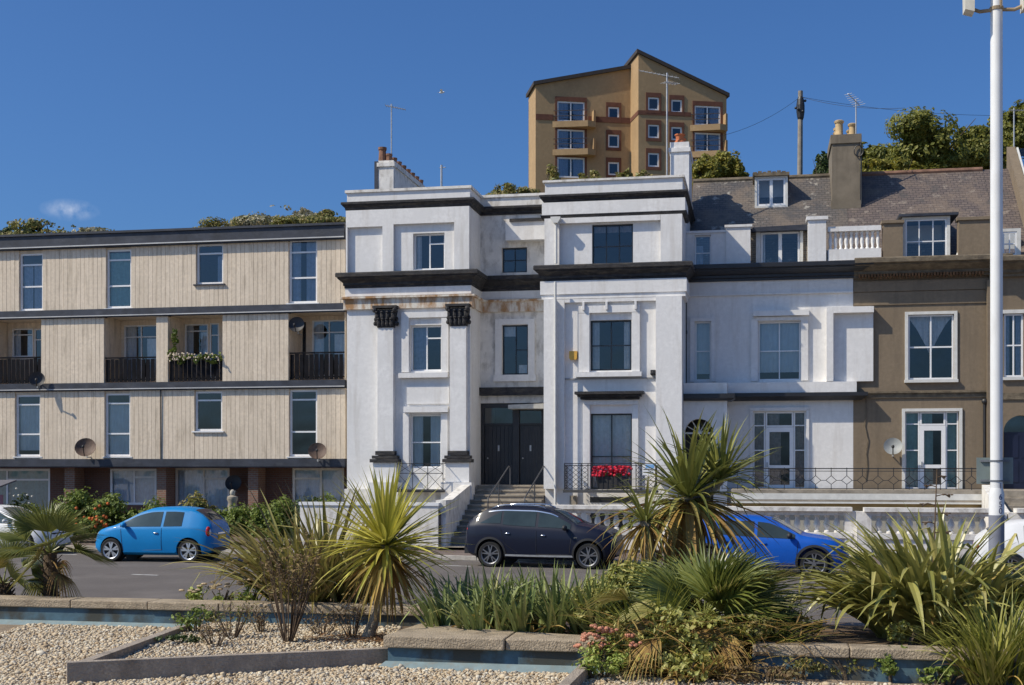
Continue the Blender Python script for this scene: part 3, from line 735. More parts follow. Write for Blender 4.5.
# first floor sill band and porch
mb = MB(); zs0, zs1 = zd_(393.3), zd_(383); u0 = UX(728, VC)
mb.box(u0, pu1-.55, VC-.35, VC-.005, zs0, zs1); mb.build('sill_band', STUCCO, hC)
mb = MB(); mb.run([(u0, VC), (c1u+.02, VC), (c1u+.02, VC+.02)], [(-.02, zd_(401)), (.22, zd_(401)), (.42, zd_(397)), (.42, zs0-.004), (-.02, zs0-.004)]); mb.build('black_string_course', BLACKTRIM, hC)
VP_ = .6
q0, q1 = UX(672.5, VP_)+.0, UX(727, VP_)
q0 = c0u+.002
zpt = ZY(383, 700, VP_); zpd0, zpd1 = ZY(401, 700, VP_), ZY(394, 700, VP_)
ac, ar, az = UX(699, VP_), .47, ZY(433, 699, VP_)
mb = MB()
zlow = .2
# arched front: piers + spandrel strips
mb.box(q0, ac-ar, VP_, VP_+.3, zlow, az); mb.box(ac+ar, q1, VP_, VP_+.3, zlow, az)
K = 14
pts = [(ac-ar*cos(pi*k/K), az+ar*sin(pi*k/K)) for k in range(K+1)]
mb.add([(q0, VP_, az), (q0, VP_, zpd0)]+[(q1, VP_, az), (q1, VP_, zpd0)], [])
for k in range(K):
    (x0, z0), (x1, z1) = pts[k], pts[k+1]
    mb.add([(x0, VP_, z0), (x1, VP_, z1), (x1, VP_, zpd0), (x0, VP_, zpd0)], [(0, 1, 2, 3)])
    mb.add([(x0, VP_, z0), (x1, VP_, z1), (x1, VP_+.3, z1), (x0, VP_+.3, z0)], [(3, 2, 1, 0)])
mb.box(q0, ac-ar, VP_, VP_+.3, az+.001, zpd0); mb.box(ac+ar, q1, VP_, VP_+.3, az+.001, zpd0)
mb.box(q1-.25, q1, VP_+.302, VC-.004, zlow, zpd0); mb.box(q0, q1, VP_+.302, VC-.004, zpd0-.2, zpd0-.002)
mb.box(q0, q1, VP_-.06, VC-.36, zpd1+.004, zpt)
por = mb.build('porch', STUCCO, hC)
mb = MB(); mb.run([(q0, VP_), (q1, VP_), (q1, VC-.45)], [(-.02, zpd0+.003), (.12, zpd0+.003), (.25, zpd0+.08), (.25, zpd1), (-.02, zpd1)]); mb.build('black_string_course', BLACKTRIM, por)
mb = MB(); mb.box(ac-ar-.05, ac+ar+.05, VC-.2, VC-.01, .3, zpd0-.2); mb.build('front_door', BLACKTRIM, por)
mb = MB()
for k in range(1, 6):
    g = pi*k/6; mb.bar((ac, VP_+.2, az), (ac-ar*cos(g), VP_+.2, az+ar*sin(g)), .03)
mb.bar((ac-ar, VP_+.2, az), (ac+ar, VP_+.2, az), .06); mb.build('fanlight_bars', OLDWHITE, por)
# cornice, attic parapet
cornice(hC, 'main_cornice', BLACKTRIM, [(c0u, VC), (c1u, VC), (c1u, VC+.02)], cmC[0], cmC[1], .62)
mb = MB()
n = 70
for i in range(n):
    u = c0u+.3+(c1u-c0u-.4)*i/n; mb.box(u, u+.045, VC-.20, VC-.05, cmC[0]-.001+.10, cmC[0]+.16)
mb.build('dentils', BLACKTRIM, hC)
mb = MB(); za_ = zd_(293); mb.box(c0u, c1u-.01, VC-.05, VC-.004, za_, cmC[0]-.004); mb.box(c0u, c1u-.01, VC-.09, VC-.006, za_-.06, za_-.003); mb.build('frieze_band', STUCCO, hC)
def zatt(py): return ZY(py, 770, VC+.1)
zb_ = cmC[1]-.02
at = VC+.1
wAt = R(694.6, 711, 235, 262.5, at); wAt = (wAt[0], wAt[1], zb_+.03, wAt[3])
mb = MB(); mb.wall(c0u, UX(726, at), zb_, zatt(231), at, [wAt], .2); mb.box(c0u, UX(726, at), at-.05, at+.25, zatt(231)+.003, zatt(228.5))
x0, x1 = UX(726, at)+.004, UX(750.5, at); mb.box(x0, x1, at-.08, at+.35, zb_, zatt(226.5)); mb.box(x0-.05, x1+.06, at-.13, at+.4, zatt(226.5)+.003, zatt(224))
x0, x1 = UX(808, at), UX(826, at); mb.box(x0, x1, at-.08, at+.45, zb_, zatt(222)); mb.box(x0-.06, x1+.06, at-.14, at+.51, zatt(222)+.003, zatt(218.5))
mb.build('attic_parapet', STUCCO, hC)
window(hC, wAt, at, UPVC, .045, (), (.45,), rev=.12, curtain=[(.1, .5, 0, .7)], cm=CURTAINB)
# attic window under a flat dormer roof
vdm = VC+.7
wd = R(760.5, 800, 231.5, 263, vdm); wd = (wd[0], wd[1], zb_+.02, wd[3])
du0, du1 = UX(751, vdm), UX(807.5, vdm); dzt = ZY(227, 780, vdm)
mb = MB(); mb.wall(du0, du1, zb_-.2, dzt-.18, vdm, [wd], .12)
mb.box(du0+.1, du1-.1, vdm+.13, vdm+3.6, wd[3]+.05, dzt-.185); mb.box(du0, du0+.1, vdm+.125, vdm+2.6, zb_-.2, dzt-.185); mb.box(du1-.1, du1, vdm+.125, vdm+2.6, zb_-.2, dzt-.185)
dm = mb.build('dormer', brickmat('attic_brick', (.24, .19, .13), (.17, .135, .1), (.28, .25, .2), .225, .075), hC)
mb = MB(); mb.box(UX(757.5, vdm), UX(803.5, vdm), vdm-.07, vdm-.004, wd[3]+.004, wd[3]+.16); mb.box(UX(756, vdm), wd[0]-.004, vdm-.06, vdm-.004, zb_, wd[3]); mb.box(wd[1]+.004, UX(803, vdm), vdm-.06, vdm-.004, zb_, wd[3]); mb.build('dormer_trim', OLDWHITE, dm)
mb = MB(); mb.prism([(du0-.12, dzt-.17), (du1+.05, dzt-.17), (du1+.12, dzt-.1), (du1+.0, dzt+.02), (du0-.05, dzt-.03)], vdm-.25, vdm+3.4); mb.build('dormer_roof', LEAD, dm)
window(hC, wd, vdm, UPVC, .075, (.5,), (), rev=.04, thin=.12, curtain=[(0, .12, 0, 1)])
# party parapet balustrade (over the brown house end)
bu0, bu1 = UX(827, at)+.03, UX(882, at)-.03; bz0, bz1 = ZY(249.5, 853, at), ZY(226, 853, at)
mb = MB(); mb.box(bu0, bu1, at-.03, at+.35, zb_+.02, bz0+.02); mb.box(bu0, bu1, at+.0, at+.3, bz1-.16, bz1)
ba = mb.build('roof_balustrade', STUCCO, hC)
nb = 10
for i in range(nb):
    u = bu0+(bu1-bu0)*(i+.5)/nb
    m2 = MB(); hh = bz1-.16-bz0-.02
    m2.lathe((u, at+.15, bz0+.015), [(.06, 0), (.06, hh*.1), (.035, hh*.16), (.065, hh*.4), (.065, hh*.6), (.035, hh*.84), (.06, hh*.9), (.06, hh+.01)], 8); m2.build('baluster', STUCCO, ba, smooth=True, angle=50)
# slate roof
VE, VRD = VC+.55, VC+4.9
zE = zb_-.1; zR = ZY(178.5, 770, VRD)
sl = (zR-zE)/(VRD-VE)
def roofslab(u0, u1, name, m, parent, ve=VE, zE_=None, extra=0):
    zE_ = zE if zE_ is None else zE_
    mb = MB(); t = .08
    mb.add([(u0, ve, zE_), (u1, ve, zE_), (u1, VRD, zR), (u0, VRD, zR), (u0, ve, zE_-t), (u1, ve, zE_-t), (u1, VRD, zR-t), (u0, VRD, zR-t),
            (u0, 2*VRD-VE, zE), (u1, 2*VRD-VE, zE)], [(0, 1, 2, 3), (7, 6, 5, 4), (0, 4, 5, 1), (3, 2, 9, 8)])
    return mb.build(name, m, parent)
chu = UX(846, VC+3.2)
roofslab(c0u, c1u-.003, 'roof', SLATE, hC)
mb = MB(); mb.tube([(c0u, VRD, zR+.0), (c1u-.003, VRD, zR+.0)], .10, 8); mb.build('ridge_tiles', BROWN_D, hC)
# small ridge dormer
vs_ = VE+(ZY(201, 770, VC+3.9)-zE)/sl-.05
vs_ = VC+3.45
r_ = R(757, 785.5, 177.5, 201.5, vs_)
mb = MB(); zlo = zE+(vs_-VE)*sl-.05
mb.wall(r_[0]-.08, r_[1]+.08, zlo, r_[3]+.04, vs_, [(r_[0], r_[1], zlo+.12, r_[3]-.02)], .1)
mb.box(r_[0]-.08, r_[0]-.01, vs_+.105, VRD+.2, zlo-.2, r_[3]+.04); mb.box(r_[1]+.01, r_[1]+.08, vs_+.105, VRD+.2, zlo-.2, r_[3]+.04); mb.box(r_[0]-.0, r_[1], vs_+.5, vs_+.55, zlo-.2, r_[3])
dm2 = mb.build('dormer', OLDWHITE, hC)
window(hC, (r_[0], r_[1], zlo+.12, r_[3]-.02), vs_, UPVC, .07, (.5,), (), rev=.03, thin=.11, glass=GLASSR)
mb = MB(); mb.box(r_[0]-.16, r_[1]+.14, vs_-.12, VRD+.3, r_[3]+.045, r_[3]+.16)
for i in range(7): mb.box(r_[0]-.14+i*.17, r_[0]-.0+i*.17, vs_-.1, vs_+.25, r_[3]+.163, r_[3]+.2+.03*(i % 2))
mb.build('dormer_roof', BROWN_D, dm2)
# brown chimney stack on the ridge line
vk = VC+3.3
k0, k1 = UX(832, vk), UX(860, vk); kz = ZY(134.5, 846, vk)
mb = MB(); mb.box(k0, k1, vk, vk+2.2, zE+1, kz-.32); mb.box(k0-.05, k1+.05, vk-.05, vk+2.25, kz-.315, kz); mb.box(k0-.03, k1+.03, vk-.03, vk+2.2, zE+1, zE+(vk-VE)*sl+.25)
ch = mb.build('chimney', mat('chimney_render', (.20, .165, .12), .9, .15, 2, .1, 15, (.1, .08, .06), .5, 1.5, .5, .7), hC)
for dv, dx, hh, rr in ((.35, -.22, .62, .17), (.40, .24, .50, .15), (1.1, -.22, .55, .16), (1.7, -.2, .55, .16), (1.3, .24, .5, .15)):
    m2 = MB(); m2.lathe(((k0+k1)/2+dx, vk+dv, kz-.02), [(rr, 0), (rr, .06), (rr*.82, .1), (rr*.78, hh-.12), (rr*.95, hh-.1), (rr*1.05, hh-.03), (rr*.8, hh)], 12); m2.build('chimney_pot', POTY, ch, smooth=True, angle=40)
mb = MB(); mb.tube([(k1+.03, vk-.02, kz-.05), (k1+.05, vk-.02, zE+(vk-VE)*sl+.1)], .03, 6)
mb.tube([(k1-.05+.16*cos(t*.5), vk-.06, kz-.62+.2*sin(t*.5)) for t in range(26)], .018, 6); mb.build('cable_coil', IRON, ch)
mb = MB(); up = UX(685.5, VC-.1)
mb.tube([(up+.0, VC-.12, zd_(296)), (up, VC-.12, zd_(384))], .05, 8); mb.tube([(up-.25, VC-.3, zd_(289)), (up, VC-.14, zd_(296))], .05, 8); mb.ell((up, VC-.14, zd_(331)), (.07, .07, .12)); mb.build('drain_pipe', BLACKTRIM, hC)

# ================================================================== BROWN HOUSE
VD = VC
def ze(py): return ZY(py, 930, VD)
hD = froot('terraced_house', 'brown rendered house with white sash windows, weathered cornice and glazed terrace door', 'house', UX(930, VD), VD, 0)
d0u, d1u = c1u, UX(988.5, VD); zcD = (ze(277), ze(258.5))
wD = [R(908, 954, 314.5, 379.5, VD), R(905, 959, 411.5, 489, VD)]
zTopD = zcD[1]-.05
mb = MB(); mb.wall(d0u, d1u, .2, zTopD, VD, wD, .24); mb.build('wall', BROWN, hD)
mb = MB(); mb.box(d0u, d1u, VD+3.0, VD+3.1, .2, zTopD-.3); mb.box(d0u+.01, d1u, VD+.25, VD+3, zE-.3, zE-.2)
for z in (ze(392), ze(490)): mb.box(d0u, d1u, VD+.25, VD+3, z-.2, z)
mb.box(d1u-.1, d1u-.01, VD+.26, VD+3, .2, zTopD); mb.build('interior', INTERIOR, hD)
w = window(hD, wD[0], VD, UPVC, .06, (.5,), (.5,), rev=.05, thin=.05, curtain=[(0, .06, 0, 1)])
q = wD[0]; mb = MB()                       # swagged lace
um = (q[0]+q[1])/2; vcu = VD+.3
for sx in (-1, 1):
    n = 8
    vs = []; fs = []
    for i in range(n+1):
        f = i/n; u = um+sx*(.02+f*.62)*(q[1]-q[0])/1.35
        vs += [(u, vcu+.03*sin(i*2.2), q[3]-.04), (u, vcu+.03*sin(i*2.2+1), q[3]-.1-(1-f)**1.3*1.15)]
        if i: fs.append((2*i-2, 2*i, 2*i+1, 2*i-1))
    mb.add(vs, fs)
mb.build('lace_curtain', CURTAIN, hD)
glazed_door(hD, wD[1], VD, .28, .76, CURTAING, .82)
mb = MB()
for q, o in ((wD[0], .05), (wD[1], .05)):
    mb.box(q[0]-.1, q[0]-.003, VD-o, VD+.05, q[2]-.02, q[3]+.1); mb.box(q[1]+.003, q[1]+.1, VD-o, VD+.05, q[2]-.02, q[3]+.1); mb.box(q[0], q[1], VD-o, VD+.05, q[3]+.004, q[3]+.1)
mb.box(wD[0][0]-.12, wD[0][1]+.12, VD-.12, VD+.05, wD[0][2]-.1, wD[0][2]-.003); mb.build('window_trim', OLDWHITE, hD)
mb = MB(); zz0, zz1 = ze(399.5), ze(393); mb.box(d0u+.01, d1u-.004, VD-.05, VD-.004, zz0+.06, zz1); mb.box(d0u+.01, d1u-.004, VD-.12, VD-.006, zz1+.003, zz1+.06); mb.build('string_course', BROWN_D, hD)
cornice(hD, 'main_cornice', BROWN_D, [(d0u+.012, VD), (d1u-.01, VD), (d1u-.01, VD+.01)], zcD[0], zcD[1], .66)
mb = MB(); n = 40
for i in range(n):
    u = d0u+.15+(d1u-d0u-.3)*i/n; mb.box(u, u+.06, VD-.27, VD-.1, zcD[0]+.02, zcD[0]+.12)
for i in range(30):
    u = d0u+.2+(d1u-d0u-.4)*(i+RND.random()*.5)/30; mb.box(u, u+.04, VD-.19, VD-.1, zcD[0]-.04, zcD[0]+.02)
mb.build('dentils', mat('rusty_brown_stone', (.16, .085, .04), .9, .4, 6), hD)
mb = MB(); mb.box(d0u+.012, d1u-.01, VD-.04, VD-.004, ze(304), ze(291)); mb.box(d0u+.012, d1u-.01, VD-.07, VD-.005, ze(290.5), ze(280)); mb.build('frieze_band', BROWN, hD)
mb = MB()
for x0, x1, y0 in ((883, 903, 219), (958.5, 991.5, 218.5)):
    u0, u1 = UX(x0, at), UX(x1, at); mb.box(u0, u1, at, at+.35, zTopD-.02, ZY(y0+3, 930, at)); mb.box(u0-.05, u1+.04, at-.06, at+.41, ZY(y0+3, 930, at)+.003, ZY(y0, 930, at))
mb.build('attic_parapet', BROWN, hD)
vdd = VC+.35
wd = R(905.5, 947, 219, 258, vdd); wd = (wd[0], wd[1], zTopD, wd[3])
mb = MB(); mb.wall(wd[0]-.1, wd[1]+.1, zTopD-.2, wd[3]+.08, vdd, [wd], .12); mb.box(wd[0]-.1, wd[0]-.02, vdd+.125, vdd+3, zTopD-.2, wd[3]+.08); mb.box(wd[1]+.02, wd[1]+.1, vdd+.125, vdd+3, zTopD-.2, wd[3]+.08); mb.box(wd[0], wd[1], vdd+1.2, vdd+1.25, zTopD-.2, wd[3])
dm = mb.build('dormer', OLDWHITE, hD)
mb = MB(); mb.box(wd[0]-.22, wd[1]+.35, vdd-.15, vdd+3.6, wd[3]+.085, wd[3]+.17); mb.build('dormer_roof', LEAD, dm)
mb = MB(); mb.bar((wd[1]+.25, vdd-.1, zTopD), (wd[1]+.52, vdd+.2, zTopD+.7), .05); mb.build('timber_strut', OLDWHITE, dm)
window(hD, wd, vdd, UPVC, .05, (.333, .667), (.48,), rev=.03, thin=.035)
SLATE2 = brickmat('old_purple_slate', (.115, .09, .082), (.155, .12, .10), (.055, .045, .042), .21, .105, .5, .010, False, .65, .6,
                  patch=[(.8, .5, .62, .6, (.20, .15, .11)), (2.8, .58, .66, .6, (.30, .25, .20)), (1.3, .56, .64, .6, (.065, .062, .06)), (6, .58, .64, .4, (.06, .055, .05))])
roofslab(d0u+.002, d1u+.6, 'roof', SLATE2, hD)
mb = MB(); mb.tube([(d0u, VRD, zR), (d1u+.6, VRD, zR)], .10, 8); mb.build('ridge_tiles', mat('red_ridge_tiles', (.22, .12, .08), .9, .3, 4), hD)
mb = MB(); up = UX(984.5, VD-.1); mb.tube([(up, VD-.12, ze(400)), (up, VD-.12, ze(458))], .05, 8); mb.ell((up, VD-.14, ze(402)), (.1, .1, .1)); mb.build('drain_pipe', IRON, hD)
mb = MB(); wz = [(866, 399), (866.5, 412), (864.5, 425), (868, 440), (866, 452), (867, 466), (865, 480)]
mb.tube([(UX(a, VD-.03), VD-.03, ZY(b, 866, VD)) for a, b in wz], .014, 6); mb.build('cable', BROWN_D, hD)

# ================================================================== SECOND BROWN HOUSE at the edge of the picture
VF = VC-.12
hE = froot('terraced_house', 'brown rendered house at the right edge with arched dark blue front door', 'house', UX(1040, VF), VF, 0)
e0, e1 = d1u+.006, UX(1180, VF)
def zf_(py): return ZY(py, 1010, VF)
wE = [R(1004, 1023.5, 313.5, 377, VF), R(1056, 1085, 313.5, 377, VF), R(1060, 1090, 411, 489, VF)]
da, dr_, dz = UX(1021, VF), UX(1021, VF)-UX(1003.5, VF), zf_(432)
hole = (da-dr_, da+dr_, zf_(490), dz+dr_)
mb = MB(); mb.wall(e0, e1, .2, zf_(256), VF, wE+[hole], .24)
for k in range(12):                       # fill above the arch
    a, b = pi*k/12, pi*(k+1)/12
    x0, z0, x1, z1 = da-dr_*cos(a), dz+dr_*sin(a), da-dr_*cos(b), dz+dr_*sin(b)
    mb.add([(x0, VF+.002, z0), (x1, VF+.002, z1), (x1, VF+.002, dz+dr_+.01), (x0, VF+.002, dz+dr_+.01), (x0, VF+.22, z0), (x1, VF+.22, z1)], [(0, 1, 2, 3), (4, 5, 1, 0)])
mb.build('wall', BROWN, hE)
mb = MB(); mb.box(e0, e1, VF+3, VF+3.1, .2, zf_(258)); mb.box(e1-.1, e1, VF+.25, VF+9, .2, zf_(258))
for z in (zf_(262), zf_(392)): mb.box(e0, e1, VF+.25, VF+3, z-.2, z)
mb.build('interior', INTERIOR, hE)
for q in wE: window(hE, q, VF, UPVC, .06, (.5,), (.5,), rev=.05, thin=.045, curtain=[(0, .35, 0, 1), (.65, 1, 0, 1)], cm=CURTAINB)
mb = MB()
for q in wE[:2]: mb.box(q[0]-.1, q[1]+.1, VF-.1, VF+.04, q[2]-.1, q[2]-.003); mb.box(q[0]-.1, q[1]+.1, VF-.05, VF+.04, q[3]+.003, q[3]+.12)
mb.build('window_trim', OLDWHITE, hE)
NAVY = mat('navy_door_paint', (.012, .016, .04), .35, .1, 3)
mb = MB(); mb.box(da-dr_+.004, da+dr_-.004, VF+.19, VF+.24, zf_(490), dz)
for sx in (-.5, .5):
    for z0, z1 in ((.25, .95), (1.05, 1.8)): mb.box(da+sx*dr_-.22, da+sx*dr_+.22, VF+.17, VF+.191, zf_(490)+z0, zf_(490)+z1)
mb.build('front_door', NAVY, hE)
mb = MB(); mb.prism([(da-dr_*cos(pi*k/12)*.99, dz+.004+dr_*.99*sin(pi*k/12)) for k in range(13)], VF+.2, VF+.215); mb.build('fanlight', GLASSR, hE)
cornice(hE, 'main_cornice', BROWN_D, [(e0+.01, VF), (e1, VF)], zf_(277), zf_(258), .66)
mb = MB(); mb.box(e0+.01, e1, VF-.05, VF-.004, zf_(399.5), zf_(393)); mb.build('string_course', BROWN_D, hE)
wq = R(1002.5, 1017, 231.5, 256, VC+.6)
mb = MB(); mb.wall(wq[0]-.12, wq[1]+.12, zf_(262), wq[3]+.1, VC+.6, [wq], .1); mb.box(wq[0]-.12, wq[1]+.12, VC+1.2, VC+3, zf_(262), wq[3]+.1); mb.build('dormer', OLDWHITE, hE)
window(hE, wq, VC+.6, UPVC, .06, (.5,), (.5,), rev=.02, thin=.04)
roofslab(d1u+.602, e1, 'roof', SLATE2, hE)
# raking brown parapet with a glazed roof behind
gp = UX(1003, VRD+1)
mb = MB(); za1 = ZY(145, 1006, VRD)
mb.add([(gp, VRD+.3, za1), (gp, VE+.5, zE+1.2), (gp, VE+.5, zE-.3), (gp, VRD+.3, zE-.3), (gp+.3, VRD+.3, za1), (gp+.3, VE+.5, zE+1.2), (gp+.3, VE+.5, zE-.3), (gp+.3, VRD+.3, zE-.3)],
       [(0, 3, 2, 1), (4, 5, 6, 7), (0, 1, 5, 4), (1, 2, 6, 5), (3, 0, 4, 7)])
mb.build('raking_party_wall', BROWN, hE)
mb = MB(); mb.add([(gp+.305, VE+.6, zE+1.1), (e1, VE+.6, zE+1.1), (e1, VRD+.2, za1-.1), (gp+.305, VRD+.2, za1-.1)], [(0, 1, 2, 3)])
pg = mb.build('glazed_roof', GLASSR, hE)
mb = MB()
for i in range(9):
    u = gp+.35+i*.6
    if u > e1-.1: break
    mb.bar((u, VE+.6, zE+1.12), (u, VRD+.2, za1-.08), .06)
mb.build('glazing_bar', OLDWHITE, pg)
mb = MB(); mb.box(d1u-.08, d1u+.12, VF-.14, VF-.008, .2, zf_(280)); mb.build('party_pilaster', BROWN, hE)

# ================================================================== FRONT TERRACES, STEPS, BOUNDARY WALLS
VT = -1.3
mb = MB(); t0, t1 = UX(731, VT), UX(1003, VT)
zt = 1.93
mb.box(t0, t1, VT, VC-.36, zt-.16, zt); mb.box(t0, t1, VT-.06, VT+.2, zt-.36, zt-.165)
ter = fone(mb, 'terrace_slab', STONE, 'raised stone terrace slab carrying the long black railing across white and brown houses', 'terrace', UX(860, VT), VT, 0)
BASE[ter.name] = (UX(860, VT), VT, 0)
mb = MB(); mb.box(t0+.02, t1-.02, VT+.205, VT+.4, .2, zt-.165); mb.build('terrace_wall', mat('ochre_painted_wall', (.34, .25, .12), .9, .15, 1.5, .08, 12), ter)
mb = MB(); mb.box(t0+.03, t1-.03, VT+.19, VT+.204, .2, 1.28); mb.build('plastered_face', mat('grey_plaster', (.33, .32, .28), .9, .15, 1.5, .08, 12), ter)
mb = MB(); mb.box(t0+.01, t1-.02, VT-.065, VT-.061, zt-.30, zt-.11); mb.box(t0+.01, t1-.02, VT-.064, VT+.2, zt-.42, zt-.365); mb.build('painted_edge', OLDWHITE, ter)
# railing: hexagons
ral = froot('iron_railing', 'long black iron railing of linked hexagons along the front edge of the raised terrace', 'railing', UX(860, VT), VT, zt)
VRl = VT+.06
x = 722.0; pnl = 15.6
us = [UX(722+k*pnl, VRl) for k in range(0, 19)]
z0, z1 = zt+.01, zt+.66
mb = MB(); mb.bar((us[0], VRl, z1), (us[-1], VRl, z1), .03); mb.bar((us[0], VRl, z1-.08), (us[-1], VRl, z1-.08), .02); mb.bar((us[0], VRl, z0+.03), (us[-1], VRl, z0+.03), .022); mb.build('rail', IRON, ral)
hx = MB()
zm = (z0+z1-.08)/2
for i, u in enumerate(us):
    m2 = MB(); m2.bar((u, VRl, z0), (u, VRl, z0+.16), .02); m2.bar((u, VRl, z1-.22), (u, VRl, z1+.03), .022); m2.build('baluster', IRON, ral)
    if i < len(us)-1:
        w = us[i+1]-u; a = u+w*.34; b = u+w*.66
        for p, q in (((u, z0+.16), (a, zm)), ((u, z1-.22), (a, zm)), ((b, zm), (us[i+1], z0+.16)), ((b, zm), (us[i+1], z1-.22)), ((a, zm), (b, zm))):
            hx.bar((p[0], VRl, p[1]), (q[0], VRl, q[1]), .018)
hx.build('hexagon_panel', IRON, ral)

# entrance steps
VS1 = VR-.2; VS0 = -3.2; nst = 11; zst0, zst1 = .30, 2.02
su0, su1 = UX(470, -1)-.1, r1-.02
mb = MB()
rise = (zst1-zst0)/nst; run_ = (VS1-.9-VS0)/(nst-1)
for i in range(nst):
    zt_ = zst0+rise*(i+1); vf = VS0+run_*i
    ve = VR-.003 if i == nst-1 else vf+run_+.05
    mb.box(su0, su1, vf+.03, ve, .2+0*i, zt_-.055); mb.box(su0, su1, vf, ve+.001, zt_-.052, zt_)
st = fone(mb, 'entrance_steps', STONE, 'flight of worn stone steps climbing to the dark double entrance', 'steps', UX(505, -1), -1, 0)
BASE[st.name] = (UX(505, -1), -1, 0)
# stringer wall with pier on the left of the steps
mb = MB(); s0 = su0-.32
mb.prism([(0, 0)], 0, 0) if False else None
vs = [(-3.9, .2), (-3.9, 1.62), (-3.0, 1.62), (-.45, 2.05), (-.45, .2)]
mb.add([(s0, v, z) for v, z in vs]+[(su0-.004, v, z) for v, z in vs], [(4, 3, 2, 1, 0), (5, 6, 7, 8, 9)]+[(i, (i+1) % 5, 5+(i+1) % 5, 5+i) for i in range(5)])
fone(mb, 'stair_wall', STUCCO_D, 'white sloping side wall flanking the entrance steps on their left', 'wall', s0, -3.9, 0)
for x_, lab in ((505.5, 'thin metal handrail in the middle of the entrance steps'), (541, 'thin metal handrail at the right side of the entrance steps')):
    u = UX(x_, -1); mb = MB()
    p = [(u, .1, 2.0), (u, .1, 2.9), (u, -1.9, 1.95+.35), (u, -2.2, 1.05+.1)]
    u2 = u-.05
    mb.tube([(u, -.2, 2.02), (u, -.2, 2.62), (u-.02, -.35, 2.66), (u-.3, -2.3, 1.66), (u-.3, -2.35, 1.55), (u-.3, -2.35, .75)], .022, 8); mb.tube([(u-.16, -1.3, 1.25), (u-.16, -1.3, 2.17)], .02, 6)
    fone(mb, 'handrail', mat('dull_rail_metal', (.06, .06, .065), .5, .1, 5), lab, 'handrail', u, -.2, 0, 'handrails of the entrance steps')
# garden wall in front of the left tower with a gate
VW = -4.1
g0, g1 = UX(300, VW), UX(438, VW)
zw = ZY(502.5, 390, VW)
mb = MB(); mb.box(g0, g1, VW, VW+.25, .1, zw-.1)
gw_ = fone(mb, 'garden_wall', STUCCO_D, 'low white painted garden wall in front of the left tower house', 'wall', (g0+g1)/2, VW, 0); BASE[gw_.name] = ((g0+g1)/2, VW, 0)
mb = MB(); mb.box(g0-.03, g1+.03, VW-.04, VW+.29, zw-.095, zw); mb.build('coping', UPVC, gw_)
mb = MB(); u0, u1 = g1+.05, s0-.03
for k in range(6):
    u = u0+(u1-u0)*k/5; mb.bar((u, VW+.12, .2), (u, VW+.12, 1.25+.12*sin(pi*k/5)), .02)
mb.bar((u0, VW+.12, .35), (u1, VW+.12, .35), .025); mb.bar((u0, VW+.12, 1.15), (u1, VW+.12, 1.15), .025)
for k in range(3): mb.tube([(u0+(u1-u0)*(k+.5)/3+.08*cos(t), VW+.12, .8+.08*sin(t)) for t in [2*pi*i/10 for i in range(11)]], .01, 5)
fone(mb, 'garden_gate', mat('rusty_iron', (.06, .035, .025), .8, .4, 9), 'small rusty iron garden gate beside the white stair wall', 'gate', u0, VW+.12, 0)
# white balustrade wall
def balustrade(x0, x1, v, label, m, first=True):
    u0, u1 = UX(x0, v), UX(x1, v); xm = (x0+x1)/2
    z1 = 1.50; zr = z1-.11; zb2 = .78; zb3 = .62
    mb = MB(); mb.box(u0, u1, v, v+.28, .1, zb3)
    root = fone(mb, 'balustrade_wall', m, label, 'balustrade', u0, v, 0, 'white balustrades along the pavement'); BASE[root.name] = (u0, v, 0)
    mb = MB(); mb.box(u0, u1, v-.06, v+.34, zb3+.003, zb2); mb.build('base_rail', m, root)
    mb = MB(); mb.box(u0, u1, v-.17, v+.40, zr, z1); mb.box(u0, u1, v-.0, v+.28, zr-.12, zr-.003); mb.build('top_rail', m, root)
    n = int((u1-u0)/.275); hh = zr-.12-zb2
    pr = [(.085, 0), (.085, .05), (.055, .07), (.05, .10), (.09, .17), (.10, .23), (.085, .31), (.05, .40), (.045, .43), (.075, .45), (.075, hh)]
    first_o = None
    for i in range(n):
        u = u0+(u1-u0)*(i+.5)/n
        if first_o is None:
            m2 = MB(); m2.lathe((u, v+.14, zb2+.001), [(a, min(b, hh)-.0) for a, b in pr], 10); first_o = m2.build('baluster', m, root, smooth=True, angle=45); fu = u
        else:
            c = first_o.copy(); COL.objects.link(c); c.parent = root; c.location = (u-fu, 0, 0)
    for u in (u0, u1):
        m2 = MB(); m2.box(u-.2, u+.2, v-.03, v+.31, .1, z1-.112); m2.build('pier', m, root)
    return root
balustrade(546, 668, -4.2, 'white balustrade wall behind the dark blue car', STUCCO_D)
balustrade(676, 852, -4.6, 'white balustrade wall behind the bright blue hatchback', STUCCO_D)
balustrade(864, 999, -4.8, 'white balustrade wall behind the big right hand flax clump', STUCCO_D)
balustrade(1016, 1090, -4.8, 'white balustrade wall at the right edge of the picture beyond the lamp post', STUCCO_D)
mb = MB(); u = UX(1003, -4.0)
mb.add([(u-.15, -4.6, .2), (u-.15, -4.6, 1.3), (u-.15, -3.9, 1.45), (u-.15, -1.4, 2.1), (u-.15, -1.4, .2), (u+.15, -4.6, .2), (u+.15, -4.6, 1.3), (u+.15, -3.9, 1.45), (u+.15, -1.4, 2.1), (u+.15, -1.4, .2)],
       [(4, 3, 2, 1, 0), (5, 6, 7, 8, 9)]+[(i, (i+1) % 5, 5+(i+1) % 5, 5+i) for i in range(5)])
fone(mb, 'stair_wall', STUCCO_D, 'pale sloping stair wall leading to the arched blue door', 'wall', u, -4, 0)
mb = MB()
for i in range(8): mb.box(u+.16, u+2.2, -3.9+i*.35, VF-.02 if i == 7 else -3.9+i*.35+.36, .2, .45+i*.21)
